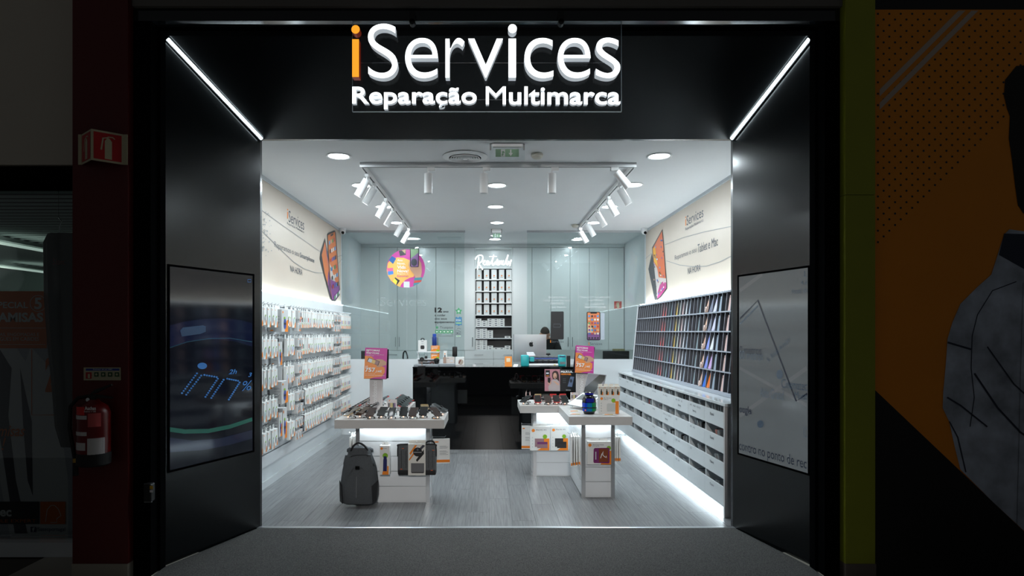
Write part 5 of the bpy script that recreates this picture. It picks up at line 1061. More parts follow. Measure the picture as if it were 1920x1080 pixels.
# watch on loop stand
t = thing('watch_stand', 'watch with pale pink strap looped on a clear stand', 'watch', (XP(990, 7.0), 7.0, TZ))
xw = XP(990, 7.0); obj('strap', MB().tube([(xw + .022 * math.cos(a), 7.0, TZ + .085 + .045 * math.sin(a)) for a in [2 * PI * k / 20 for k in range(20)]], .006, 8, closed=True), M('watch_pink', (.90, .76, .74), .5), t, smooth=True); obj('watch_face', MB().bbox(xw - .018, xw + .018, 6.975, 6.99, TZ + .105, TZ + .145, .006), BLACKG, t); obj('stand_base', MB().box(xw - .03, xw + .03, 6.97, 7.03, TZ + .0005, TZ + .008).box(xw - .006, xw + .006, 6.995, 7.005, TZ + .008, TZ + .07), ACRYL, t)
# laptop raised on a stand
lp = thing('laptop', 'open silver laptop tilted on the diffuser table', 'laptop', (.98, 6.42, TZ), -1.12)
lp_T = Matrix.Translation((.98, 6.42, TZ)) @ Matrix.Rotation(-1.12, 4, 'Z')
tb = lp_T @ Matrix.Translation((0, -.02, .085)) @ Matrix.Rotation(.52, 4, 'X')
SIL = M('laptop_silver', (.76, .77, .78), .3, metal=.8)
obj('deck', MB().bbox(-.155, .155, -.11, .11, -.008, .006, .003, 1, tb), SIL, lp); obj('keyboard', MB().box(-.13, .13, -.01, .085, .0062, .0075, tb), M('key_grey', (.36, .38, .38), .5), lp)
ts = tb @ Matrix.Translation((0, .11, .0)) @ Matrix.Rotation(-.80, 4, 'X')
li = obj('lid', MB().bbox(-.155, .155, 0, .008, .004, .215, .003, 1, ts), M('lid_grey', (.55, .55, .57), .35), lp); obj('display', MB().box(-.148, .148, -.001, -.0002, .012, .208, ts), M('laptop_display', (.46, .45, .48), .15), li); obj('dark_window', MB().poly([ts @ Vector(p) for p in ((-.148, -.0014, .012), (.02, -.0014, .012), (.148, -.0014, .16), (.148, -.0014, .208), (.05, -.0014, .208), (-.148, -.0014, .06))]), M('laptop_dark', (.04, .07, .08), .12), li)
for sx in (-.12, .12): obj('support', MB().box(sx - .01, sx + .01, -.10, -.08, .0005, .034, lp_T).box(sx - .01, sx + .01, .05, .07, .0005, .118, lp_T), ACRYL, lp)
# speaker lantern
yS_ = 6.02; xS_ = XP(1104.5, yS_)
t = thing('speaker', 'black barrel speaker glowing blue and green on the diffuser table', 'speaker', (xS_, yS_, TZ))
obj('body', MB().lathe([(.045, 0), (.05, .004), (.056, .022), (.064, .05), (.066, .10), (.062, .14), (.045, .168), (.036, .175), (.04, .178), (.042, .20), (.036, .205), (0, .205)], (xS_, yS_, TZ), 36), M('speaker_gloss', (.06, .06, .08), .1, spec=.7), t, smooth=True)
def band(name, a0, a1, z0, z1, r, mat):
    n = 10; v = []
    for k in range(n + 1): q = math.radians(a0 + (a1 - a0) * k / n); v += [(xS_ + r * math.sin(q), yS_ - r * math.cos(q), TZ + z0), (xS_ + r * math.sin(q), yS_ - r * math.cos(q), TZ + z1)]
    obj(name, MB().add(v, [(2 * k, 2 * k + 2, 2 * k + 3, 2 * k + 1) for k in range(n)]), mat, t, smooth=True)
band('light_panel', -75, -25, .03, .108, .0672, M('glow_blue', (.06, .22, .70), .2, emit=.09, ecol=(.05, .25, .85))); band('light_panel', -25, 15, .03, .108, .0672, M('glow_teal', (.05, .40, .60), .2, emit=.09, ecol=(.04, .42, .60))); band('light_panel', 15, 70, .03, .108, .0672, M('glow_green', (.06, .45, .25), .2, emit=.09, ecol=(.05, .55, .28))); band('upper_glow', -35, 35, .115, .15, .0655, M('glow_indigo', (.10, .12, .50), .2, emit=.09, ecol=(.12, .12, .65))); band('top_glow', -80, 80, .182, .197, .0425, M('glow_indigo')); band('strap', -90, 90, .058, .068, .069, PLAST); band('logo_patch', -45, -32, .035, .047, .0678, OINK)
# aroma diffuser box with four oil boxes
yA = 6.02; xa0, xa1 = XP(1123.5, yA), XP(1161.5, yA); zA = TZ + .0005; hA = .174
t = thing('diffuser_box', 'large white aroma diffuser box with orange corner on the display table', 'box', ((xa0 + xa1) / 2, yA + .04, TZ))
obj('carton', MB().box(xa0, xa1, yA, yA + .09, zA, zA + hA), CARD, t); L = xa1 - xa0; A = Art(Fr((xa0, yA, zA), (1, 0, 0), (0, 0, 1)), t, .0006)
A.poly('orange_corner', [(.80 * L, 0), (.96 * L, 0), (.96 * L, .68 * hA), (.62 * L, .68 * hA), (.66 * L, .6 * hA), (.80 * L, .6 * hA)], OINK, px=False); A.ell('green_dot', .70 * L, .72 * hA, .10 * L, .10 * L, LIME, px=False); A.poly('diffuser_print', [(.40 * L, .12 * hA), (.78 * L, .12 * hA), (.80 * L, .3 * hA), (.79 * L, .52 * hA), (.74 * L, .56 * hA), (.42 * L, .56 * hA), (.38 * L, .5 * hA), (.37 * L, .25 * hA)], M('print_palegrey', (.78, .80, .80), .5), px=False)
A.ell('logo', .12 * L, .82 * hA, .065 * L, .065 * L, OINK, px=False); A.text('XL Aroma', .22 * L, .82 * hA, .60 * L, .88 * hA, GINK, px=False); A.text('Diffuser', .22 * L, .75 * hA, .46 * L, .80 * hA, GINK, px=False)
for r in range(4): A.ell('feature_icon', .10 * L, (.15 + .14 * r) * hA, .03 * L, .03 * L, M('print_palegrey'), px=False, n=10)
ob = None
for k in range(4):
    w4 = L * 1.08 / 4; x0 = xa0 - .006 + k * w4; z0 = zA + hA + .0005
    o = obj('oil_box', MB().box(x0 + .001, x0 + w4 - .001, yA + .008, yA + .055, z0, z0 + .082).box(x0 + .006, x0 + w4 - .006, yA + .053, yA + .055, z0 + .082, z0 + .102), M('cream_carton', (.90, .88, .84), .5), None, 'small cream essential oil box on top of the diffuser box', 'box', 'essential oil boxes')
    A = Art(Fr((x0, yA + .008, z0), (1, 0, 0), (0, 0, 1)), o, .0006); A.poly('orange_base', [(.45 * w4, 0), (.86 * w4, 0), (.86 * w4, .030), (.6 * w4, .030)], OINK, px=False); A.rect('bottle_print', .38 * w4, .006, .70 * w4, .040, M('print_bottle', (.20, .22, .18), .4), px=False); A.rect('bottle_cap', .46 * w4, .040, .62 * w4, .056, INK, px=False); A.ell('logo', .2 * w4, .070, .004, .004, OINK, px=False, n=10)
# leaflets
for k, (px, py, a) in enumerate(((1077, 771, .3), (1080, 777, -.15), (1142, 778, .05))):
    Y = (CAMZ - TZ) * F_PX / (py - CY); T = Matrix.Translation((XP(px, Y), Y, TZ + .001 + k * .0012)) @ Matrix.Rotation(a, 4, 'Z')
    lab = ('white and orange leaflet lying beside the laptop', 'white and orange leaflet lying before the barrel speaker', 'orange leaflet lying before the diffuser box')[k]
    o = obj('leaflet', MB().box(-.06, .06, -.035, .035, 0, .001, T), CARD, None, lab, 'leaflet'); obj('orange_print', MB().poly([T @ Vector(p) for p in ((-.055, -.03, .0013), (.03, -.03, .0013), (.045, .03, .0013), (-.03, .03, .0013))]), M('leaflet_orange', (.94, .62, .38), .5), o); obj('green_print', MB().poly([T @ Vector(p) for p in ((.0, -.02, .0016), (.035, -.02, .0016), (.035, .01, .0016), (.0, .01, .0016))]), M('leaflet_green', (.72, .80, .50), .5), o)
# acrylic card holders with a row of phones printed
for px0, px1, py0, py1, Y, lab in ((725, 745, 748, 777, 5.98, 'clear card holder with printed phone row on the backpack table'), (1069, 1085, 735, 753, 6.90, 'clear card holder with printed phone row on the diffuser table')):
    x0, x1 = XP(px0, Y), XP(px1, Y); z1 = ZP(py0, Y); t = thing('card_holder', lab, 'card holder', ((x0 + x1) / 2, Y, TZ))
    obj('holder', MB().box(x0, x1, Y, Y + .004, TZ + .0005, z1).box(x0, x1, Y - .03, Y + .03, TZ + .0003, TZ + .003), ACRYL, t); obj('card', MB().box(x0 + .003, x1 - .003, Y - .0025, Y - .0005, TZ + .02, z1 - .004), M('card_pink_white', (.90, .86, .86), .5), t)
    A = Art(Fr((x0, Y - .0025, TZ), (1, 0, 0), (0, 0, 1)), t, .0006); L, H = x1 - x0, z1 - TZ
    for k in range(5): A.rect('phone_print', L * (.16 + .14 * k), H * .42, L * (.27 + .14 * k), H * .74, [PD, M('print_tan'), M('print_yellow2', (.85, .78, .45), .4), M('print_slate'), M('print_violet')][k], px=False)
    A.poly('logo', [(L * .22, H * .85), (L * .30, H * .97), (L * .36, H * .97), (L * .28, H * .85)], OINK, px=False)
# totem signs
TOT = M('totem_grey', (.84, .82, .82), .35)
def totem(label, pxc, Y, hw, py_top, text, tx0, tx1, plab):
    x = XP(pxc, Y); t = thing('totem_sign', label, 'sign', (x, Y, TZ)); zt = ZP(py_top, Y)
    obj('panel', MB().bbox(x - hw, x + hw, Y - .02, Y + .02, TZ + .0005, zt, .004, 1), TOT, t)
    fr = Fr((x, Y - .0205, TZ), (0, 0, 1), (-1, 0, 0)); b = Art(fr, t, .0006)
    b.text(text, .03, -hw * .18 + .0, zt - TZ - .02, -hw * .18 + hw * .75, WINK, .015, px=False)
    return t
totem('grey totem reading Recondicionados under the trade-in stand', 705.5, 6.30, .0625, 710.3, 'Recondicionados', 0, 0, '')
totem('pale totem reading Seminovos under the trade-in stand', 1091.5, 6.98, .066, 699.9, 'Seminovos', 0, 0, '')
def aframe(label, pxc, pyb, Y, w_, h_, yaw, roll):
    x = XP(pxc, Y); z = ZP(pyb, Y); T = Matrix.Translation((x, Y, z)) @ Matrix.Rotation(yaw, 4, 'Z') @ Matrix.Rotation(roll, 4, 'Y'); tl = .10
    t = thing('price_stand', label, 'price stand', (x, Y, z))
    Tf = T @ Matrix.Translation((0, -.055, 0)) @ Matrix.Rotation(-.12, 4, 'X')
    obj('poster_board', MB().box(-w_ / 2, w_ / 2, -.003, .003, 0.002, h_, Tf), MAG, t)
    Tb = T @ Matrix.Translation((0, .055, 0)) @ Matrix.Rotation(.20, 4, 'X'); obj('back_leg', MB().box(-w_ / 2 + .002, w_ / 2 + .012, -.002, .002, 0.004, h_ * .98, Tb), PLAST, t); obj('base_tray', MB().box(-w_ / 2, w_ / 2, -.06, .06, .0008, .003, T), PLAST, t)
    R3 = Tf.to_3x3(); fr = Fr(Tf @ Vector((-w_ / 2, -.003, 0)), R3 @ Vector((1, 0, 0)), R3 @ Vector((0, 0, 1))); A = Art(fr, t, .0006)
    ORF = M('print_warm_orange', (.95, .58, .30), .4); s = lambda *p: [(u * w_, v * h_) for u, v in p]
    A.poly('orange_field', s((0, .0), (.25, .0), (.45, .05), (.80, .08), (.93, .22), (.92, .38), (.75, .42), (.3, .72), (0, .74)), ORF, px=False)
    A.poly('hand_print', s((.50, .63), (.62, .64), (.80, .63), (.98, .56), (.98, .46), (.80, .42), (.66, .38), (.52, .40), (.60, .48), (.56, .56)), SKIN, px=False)
    A.poly('phone_print', s((.10, .56), (.18, .68), (.68, .57), (.62, .43)), PD, px=False); A.poly('screen_print', s((.13, .56), (.20, .66), (.38, .62), (.34, .505)), M('print_pale'), px=False); A.poly('screen_print', s((.30, .515), (.35, .63), (.52, .595), (.46, .475)), M('print_gold', (.90, .76, .50), .4), px=False); A.poly('screen_print', s((.45, .48), (.50, .60), (.65, .565), (.60, .445)), M('print_mauve', (.66, .52, .52), .4), px=False)
    for b, u0, v0, u1, v1, bo in (('RETOMAS', .06, .885, .66, .95, .03), ('iServices', .06, .81, .64, .87, .03), ('Conseguir com o seu iPhone', .06, .765, .86, .79, .0), ('usado até', .06, .735, .40, .757, 0), ('até', .04, .385, .16, .42, .02), ('757', .04, .22, .50, .36, .03), (',14€', .50, .20, .80, .29, .02), ('na compra de', .05, .15, .50, .175, 0), ('um telemóvel recondicionado', .05, .105, .94, .13, 0)): A.text(b, u0 * w_, v0 * h_, u1 * w_, v1 * h_, WINK, bo, px=False)
aframe('magenta and orange trade-in price stand above the grey totem', 704.5, 710, 6.30, .215, .305, .04, .03)
aframe('magenta and orange trade-in price stand above the pale totem', 1093, 699.5, 6.98, .205, .30, .10, .06)
# ---- goods hanging on the tables
# backpack
BPM = M('backpack_fabric', (.29, .305, .32), .75, noise=.18, nscale=120, bump=.25, bscale=300); BPD = M('backpack_dark', (.10, .10, .11), .7, bump=.2, bscale=300)
yB = 5.66; xB = XP(673, yB); zB0, zB1 = ZP(946, yB), ZP(838, yB); bp_ = thing('backpack', 'large charcoal backpack hanging on the front of the display table', 'backpack', (xB, yB, zB0))
prof = [(0., .120, .055), (.03, .150, .085), (.15, .166, .10), (.30, .168, .105), (.45, .160, .10), (.60, .150, .092), (.72, .135, .085), (.84, .110, .07), (.92, .100, .055), (.98, .085, .045), (1.0, .05, .02)]
vs = []; n = 28; HB = zB1 - zB0
for f, hw, dp in prof:
    for k in range(n):
        a = 2 * PI * k / n; c, s_ = math.cos(a), math.sin(a); e = .62
        vs.append((xB + hw * math.copysign(abs(c) ** e, c), yB + .04 + dp * math.copysign(abs(s_) ** e, s_) * (1 if s_ < 0 else .75) + .004 * math.sin(7 * f * 3 + k), zB0 + f * HB))
obj('body', MB().add(vs, [(r * n + k, r * n + (k + 1) % n, (r + 1) * n + (k + 1) % n, (r + 1) * n + k) for r in range(len(prof) - 1) for k in range(n)] + [list(range(n))[::-1], list(range((len(prof) - 1) * n, len(prof) * n))]), BPM, bp_, smooth=True)
def bulge(name, pts, y, th, mat, r=.012):
    b = MB(); P = [Vector(p) for p in pts]; c = sum(P, Vector((0, 0, 0))) / len(P); m_ = len(P)
    outer = P; mid = [p + Vector((0, -th * .7, 0)) + (c - p) * .04 for p in P]; inn_ = [p + Vector((0, -th, 0)) + (c - p) * .16 for p in P]
    b.add(outer + mid + inn_, [(k, (k + 1) % m_, m_ + (k + 1) % m_, m_ + k) for k in range(m_)] + [(m_ + k, m_ + (k + 1) % m_, 2 * m_ + (k + 1) % m_, 2 * m_ + k) for k in range(m_)] + [list(range(2 * m_, 3 * m_))]); return obj(name, b, mat, bp_, smooth=True)
yf = yB - .055
bulge('front_flap', [(xB - .135, yf + .03, ZP(905, yB)), (xB - .13, yf + .02, ZP(866, yB)), (xB - .115, yf + .025, ZP(852, yB)), (xB + .115, yf + .025, ZP(850, yB)), (xB + .135, yf + .02, ZP(866, yB)), (xB + .14, yf + .03, ZP(905, yB)), (xB + .05, yf, ZP(874, yB)), (xB - .04, yf, ZP(874, yB))], yf, .022, BPM)
bulge('side_pocket', [(xB - .168, yf + .06, ZP(940, yB)), (xB - .172, yf + .06, ZP(900, yB)), (xB - .14, yf + .012, ZP(908, yB)), (xB - .13, yf + .01, ZP(942, yB))], yf, .02, BPD); bulge('side_pocket', [(xB + .13, yf + .01, ZP(942, yB)), (xB + .12, yf + .012, ZP(908, yB)), (xB + .172, yf + .06, ZP(900, yB)), (xB + .16, yf + .06, ZP(938, yB))], yf, .02, BPD)
for pts in ([(652, 872), (656, 862), (663, 853), (690, 851), (697, 860), (703, 872)], [(655, 866), (654, 858), (658, 855)], [(690, 853), (696, 857), (693, 868)]):
    obj('flap_seam', MB().tube(smooth_path([W(a_, b_, yB) + Vector((0, -.052 if 656 < a_ < 696 else -.040, 0)) for a_, b_ in pts]), .004, 6), BPD, bp_, smooth=True)
obj('badge', MB().bbox(XP(667, yf), XP(675, yf), yf - .026, yf - .016, ZP(879, yf), ZP(873, yf), .002, 1), M('badge_metal', (.12, .12, .12), .2, metal=.8), bp_); obj('zip', MB().tube([(XP(669, yf), yf - .012, ZP(893, yf)), (XP(668.5, yf), yf - .014, ZP(932, yf))], .0022, 6), M('zip_grey', (.62, .62, .62), .4, metal=.6), bp_)
obj('handle', MB().tube(smooth_path([(XP(658, yB), yB, ZP(846, yB)), (XP(663, yB), yB - .01, ZP(836, yB)), (XP(673, yB), yB - .015, ZP(830, yB)), (XP(683, yB), yB - .01, ZP(835, yB)), (XP(690, yB), yB, ZP(844, yB))]), .009, 10), BPD, bp_, smooth=True); obj('top_roll', MB().tube([(xB - .108, yB + .055, ZP(850, yB)), (xB - .102, yB + .055, ZP(847, yB)), (xB - .09, yB + .05, ZP(846, yB)), (xB + .09, yB + .05, ZP(846, yB)), (xB + .102, yB + .055, ZP(847, yB)), (xB + .108, yB + .055, ZP(850, yB))], [.012, .022, .028, .028, .022, .012], 12), BPM, bp_, smooth=True); obj('strap_end', MB().prism([(XP(690, yB), yB, ZP(938, yB)), (XP(698, yB), yB, ZP(936, yB)), (XP(693, yB), yB, ZP(946, yB)), (XP(684, yB), yB, ZP(947, yB))], (0, .01, 0)), BPD, bp_)
# boxes facing front
def hang_box(name, label, px0, px1, py0, py1, Y, d_, yface, draw, group=None, tab=True, mat=None):
    x0, x1, z0, z1 = XP(px0, Y), XP(px1, Y), ZP(py1, Y), ZP(py0, Y); t = thing(name, label, 'box', ((x0 + x1) / 2, Y + d_ / 2, z0), group=group)
    obj('carton', MB().box(x0, x1, Y, Y + d_, z0, z1), mat or CARD, t)
    if tab: obj('hang_tab', MB().box(x0 + (x1 - x0) * .15, x1 - (x1 - x0) * .15, Y + d_ * .6, Y + d_ * .6 + .002, z1, z1 + .028), CARD, t)
    obj('hook', MB().tube([((x0 + x1) / 2, yface + .004, z1 + .018), ((x0 + x1) / 2, Y - .01, z1 + .018), ((x0 + x1) / 2, Y - .022, z1 + .03)], .0026, 6), CHROME, t)
    A = Art(Fr((x0, Y, z0), (1, 0, 0), (0, 0, 1)), t, .0006); draw(A, x1 - x0, z1 - z0, t)
def d_bottle(A, L, H, t):
    A.poly('orange_corner', [(.25 * L, 0), (.90 * L, 0), (.90 * L, .30 * H), (.75 * L, .30 * H), (.75 * L, .12 * H), (.3 * L, .12 * H)], OINK, px=False); A.ell('green_dot', .56 * L, .66 * H, .27 * L, .27 * L, LIME, px=False); A.poly('bottle_print', [(.33 * L, .12 * H), (.72 * L, .12 * H), (.74 * L, .5 * H), (.68 * L, .64 * H), (.42 * L, .64 * H), (.36 * L, .5 * H)], M('print_navyblue', (.13, .15, .38), .4), px=False); A.ell('logo', .2 * L, .91 * H, .13 * L, .13 * L, OINK, px=False); A.text('Bottle', .38 * L, .90 * H, .72 * L, .93 * H, GINK, px=False)
hang_box('bottle_box', 'tall white bottle box hanging between the backpack and laptop bag', 712, 730.5, 836, 890, 5.70, .07, 5.803, d_bottle)
def tabcase(case, scr, name):
    def f(A, L, H, t):
        A.poly('orange_corner', [(.35 * L, 0), (.97 * L, 0), (.97 * L, .5 * H), (.62 * L, .5 * H), (.55 * L, .1 * H)], OINK, px=False); A.ell('green_dot', .75 * L, .58 * H, .11 * L, .11 * L, LIME, px=False); A.rect('case_print', .24 * L, .15 * H, .70 * L, .50 * H, case, px=False); A.rect('screen_print', .36 * L, .10 * H, .88 * L, .36 * H, scr, px=False); A.rect('flap_print', .36 * L, .10 * H, .88 * L, .26 * H, case, px=False)
        A.ell('logo', .16 * L, .84 * H, .08 * L, .08 * L, OINK, px=False); A.text(name, .30 * L, .84 * H, .82 * L, .89 * H, GINK, .0, px=False)
        for r in range(4): A.ell('feature_icon', .12 * L, (.15 + .13 * r) * H, .025 * L, .025 * L, M('print_palegrey'), px=False, n=8)
    return f
hang_box('tablet_case_box', 'white tablet case box with mauve case print on the diffuser table', 994, 1031, 800, 844.5, 6.76, .035, 6.853, tabcase(M('print_mauvecase', (.60, .46, .48), .4), M('print_berry2', (.45, .20, .40), .4), 'iPad Air 4/5'))
hang_box('tablet_case_box', 'white tablet case box with black case print on the diffuser table', 1032.5, 1066, 799, 844.5, 6.76, .035, 6.853, tabcase(M('print_blackcase', (.14, .14, .15), .4), M('print_coal', (.08, .08, .09), .4), 'iPad Air 4/5'))
def d_purple(A, L, H, t):
    A.poly('orange_corner', [(.55 * L, 0), (1 * L, 0), (1 * L, .6 * H), (.8 * L, .6 * H)], OINK, px=False); A.ell('green_dot', .90 * L, .72 * H, .09 * L, .09 * L, LIME, px=False)
    A.poly('case_print', [(.28 * L, .07 * H), (.90 * L, .05 * H), (.93 * L, .1 * H), (.93 * L, .68 * H), (.90 * L, .73 * H), (.30 * L, .72 * H), (.26 * L, .66 * H), (.25 * L, .12 * H)], M('print_purplecase', (.48, .14, .40), .4), px=False); A.rect('slot_print', .33 * L, .22 * H, .37 * L, .56 * H, M('print_palegrey'), px=False); A.rect('screen_print', .48 * L, .11 * H, .87 * L, .69 * H, M('print_rust', (.52, .24, .10), .4), px=False)
    A.line('script_print', [(.55 * L, .28 * H), (.60 * L, .45 * H), (.66 * L, .58 * H), (.64 * L, .42 * H), (.72 * L, .34 * H), (.80 * L, .30 * H), (.78 * L, .38 * H)], .006, WINK, px=False); A.ell('logo', .10 * L, .85 * H, .07 * L, .07 * L, OINK, px=False); A.text('iPad Case 4 Kids', .22 * L, .84 * H, .68 * L, .89 * H, GINK, px=False); A.text('Purple', .22 * L, .78 * H, .50 * L, .82 * H, GINK, px=False)
hang_box('tablet_case_box', 'white tablet case box with purple kids case print', 1101.5, 1146, 828, 871, 5.93, .04, 5.983, d_purple)
# laptop bag with paper sleeve
yG_ = 5.72; x0, x1, z0, z1 = XP(745, yG_), XP(818, yG_), ZP(891, yG_), ZP(833, yG_); zh = z1 - z0
BGM = M('bag_grey', (.35, .36, .37), .8, noise=.22, nscale=110, bump=.2, bscale=300)
t = thing('laptop_bag', 'grey laptop bag in a printed white sleeve hanging on the display table', 'bag', ((x0 + x1) / 2, yG_ + .03, z0))
obj('body', MB().bbox(x0, x1, yG_, yG_ + .06, z0, z1, .022, 4), BGM, t, smooth=True); obj('base_band', MB().bbox(x0 + .004, x1 - .004, yG_ - .003, yG_ + .062, z0 - .001, z0 + zh * .18, .012, 3), BPD, t, smooth=True); obj('top_zip', MB().tube(smooth_path([(x0 + .002, yG_ + .012, z0 + zh * .6), (x0 + .004, yG_ + .01, z1 - .03), (x0 + .03, yG_ + .008, z1 - .002), (x1 - .03, yG_ + .008, z1 - .002), (x1 - .004, yG_ + .01, z1 - .03), (x1 - .002, yG_ + .012, z0 + zh * .6)]), .006, 8), BPD, t, smooth=True)
obj('handle', MB().tube(smooth_path([(x1 - .10, yG_ + .03, z1 - .005), (x1 - .08, yG_ + .03, z1 + .02), (x1 - .03, yG_ + .03, z1 + .02), (x1 - .01, yG_ + .03, z1 - .03)]), .008, 8), BPD, t, smooth=True)
for uu, vv in ((.12, .86), (.08, .19), (.90, .80), (.86, .15)): obj('orange_tag', MB().box(x0 + (x1 - x0) * uu, x0 + (x1 - x0) * (uu + .05), yG_ - .006, yG_ - .003, z0 + zh * vv, z0 + zh * (vv + .02)), M('tag_orange', (.90, .36, .15), .5), t)
for uu in (.10, .22, .80, .90): obj('seam', MB().box(x0 + (x1 - x0) * uu, x0 + (x1 - x0) * uu + .003, yG_ - .003, yG_ + .001, z0 + zh * .24, z0 + zh * .80), BPD, t)
sx0, sx1 = XP(765.5, yG_), XP(798, yG_); sl = obj('paper_sleeve', MB().box(sx0, sx1, yG_ - .012, yG_ - .009, z0 + .001, z1 + .004).box(sx0 + .002, sx1 - .002, yG_ + .02, yG_ + .022, z1 + .004, z1 + .035).box(sx0, sx1, yG_ - .012, yG_ + .02, z1 + .003, z1 + .005), M('sleeve_paper', (.90, .89, .86), .5), t)
A = Art(Fr((sx0, yG_ - .012, z0), (1, 0, 0), (0, 0, 1)), sl, .0006); L = sx1 - sx0
for pts, m_ in ((((.08, .72), (.40, .98), (.52, .98), (.14, .66)), OINK), (((.05, .52), (.45, .85), (.50, .80), (.08, .48)), OINK), (((.45, .50), (.90, .84), (.92, .70), (.52, .44)), INK), (((.62, .86), (.85, .99), (.98, .96), (.75, .82)), M('print_slate'))): A.poly('diagonal_print', [(u * L, v * zh) for u, v in pts], m_, px=False)
A.ell('round_print', .55 * L, .76 * zh, .26 * L, .26 * L, INK, px=False); A.rect('shield_print', .50 * L, .80 * zh, .60 * L, .87 * zh, GINK, px=False); A.rect('caption_print', .33 * L, .745 * zh, .78 * L, .755 * zh, WINK, px=False); A.rect('bag_print', .17 * L, .10 * zh, .93 * L, .40 * zh, M('print_baggrey', (.42, .42, .43), .5), px=False); A.rect('bag_base_print', .20 * L, .08 * zh, .90 * L, .11 * zh, INK, px=False)
obj('hook', MB().tube([((sx0 + sx1) / 2, 5.807, z1 + .022), ((sx0 + sx1) / 2, yG_ - .01, z1 + .022), ((sx0 + sx1) / 2, yG_ - .022, z1 + .034)], .0026, 6), CHROME, t)
obj('hook', MB().tube([(xB, 5.807, ZP(834.5, yB)), (xB, yB - .03, ZP(834.5, yB)), (xB, yB - .045, ZP(831, yB))], .004, 6), CHROME, bp_)
def side_hook(t, p, q): p, q = Vector(p), Vector(q); obj('hook', MB().tube([p, q, q + (q - p).normalized() * .012 + Vector((0, 0, .012))], .0026, 6), CHROME, t)
side_hook(rt_, (.885, 6.21, ZP(818, 6.15) + .016), (.785, 6.21, ZP(818, 6.15) + .016)); side_hook(rt_, (1.174, 6.135, ZP(820, 6.05) + .016), (1.275, 6.135, ZP(820, 6.05) + .016))
side_hook(lt, (-1.188, 6.05, ZP(819, 5.95) + .016), (-1.30, 6.05, ZP(819, 5.95) + .016)); side_hook(lt, (-.536, 5.923, ZP(823, 5.92) + .018), (-.40, 5.923, ZP(823, 5.92) + .018)); side_hook(rt_, (.505, 6.96, ZP(798, 6.95) + .016), (.375, 6.96, ZP(798, 6.95) + .016))
# packs seen edge-on at the table sides
def edge_pack(label, group, x0, x1, y0, y1, z0, z1, yaw=0, lines=False):
    cxm, cym = (x0 + x1) / 2, (y0 + y1) / 2; T = Matrix.Translation((cxm, cym, 0)) @ Matrix.Rotation(yaw, 4, 'Z') @ Matrix.Translation((-cxm, -cym, 0))
    t = thing('flat_pack', label, 'box', (cxm, cym, z0), group=group); obj('carton', MB().box(x0, x1, y0, y1, z0, z1, T), CARD, t); obj('orange_mark', MB().box(x0 - .0005, x1 + .0005, y0 - .0006, y0 + .002, z0 + .01, z0 + .035, T), OINK, t)
    obj('hang_tab', MB().box(x0, x0 + .002, y0 + (y1 - y0) * .3, y1 - (y1 - y0) * .3, z1, z1 + .028, T), CARD, t)
    if lines:
        fr = Fr(T @ Vector((x0, y0, z0)), T.to_3x3() @ Vector((1, 0, 0)), (0, 0, 1)); A = Art(fr, t, .0006); L, H = x1 - x0, z1 - z0
        A.polys('text_lines', [[(L * .4, H * v), (L * (.4 + q), H * v), (L * (.4 + q), H * (v + .01)), (L * .4, H * (v + .01))] for v, q in ((.7, .4), (.66, .5), (.62, .45), (.5, .4), (.46, .5), (.4, .4), (.36, .5))], GINK, px=False); A.ell('brand_oval', L * .22, H * .88, L * .14, H * .025, OINK, px=False)
for k in range(4): edge_pack('flat white pack edge-on at the inner side of the diffuser table', 'inner side packs', .800 + k * .021, .814 + k * .021, 6.12, 6.30, ZP(874, 6.15) + k * .004, ZP(818, 6.15), .03 * (k - 2))
for k in range(3): edge_pack('flat white pack edge-on at the rack side of the diffuser table', 'rack side packs', 1.192 + k * .024, 1.208 + k * .024, 6.05, 6.22, ZP(866, 6.05), ZP(820, 6.05), -.02 * k)
for k in range(3): edge_pack('flat white pack edge-on at the slatwall side of the backpack table', 'slatwall side packs', -1.285 + k * .026, -1.270 + k * .026, 5.95, 6.15, ZP(862, 5.95), ZP(820 - k, 5.95), .04 * (k - 1))
edge_pack('white pack with printed text turned outward beside the laptop bag', None, XP(811, 5.92), XP(843, 5.92), 5.92, 5.945, ZP(869, 5.92), ZP(823, 5.92), .12, True)
edge_pack('white pack with printed text hanging beside the mauve tablet case box', None, XP(978, 6.95), XP(996, 6.95), 6.95, 6.97, ZP(842, 6.95), ZP(798, 6.95), -.05, True)
# ================================================================== COUNTER
YC = 8.416; xc0, xc1 = XP(774, YC), XP(1093, YC); zc = ZP(688, YC)
t = thing('service_counter', 'glossy black service counter reflecting the display tables', 'counter', ((xc0 + xc1) / 2, YC + .3, 0))
obj('front_panel', MB().box(xc0, xc1, YC, YC + .02, 0, zc - .012), BLACKG, t); obj('side_panel', MB().box(xc0, xc0 + .02, YC + .02, YC + .70, 0, zc - .012), BLACKG, t); obj('side_panel', MB().box(xc1 - .02, xc1, YC + .02, YC + .70, 0, zc - .012), BLACKG, t); obj('counter_top', MB().bbox(xc0 - .004, xc1 + .004, YC - .006, YC + .72, zc - .012, zc, .002, 1), M('counter_top_glass', (.05, .055, .06), .06, spec=.6), t)
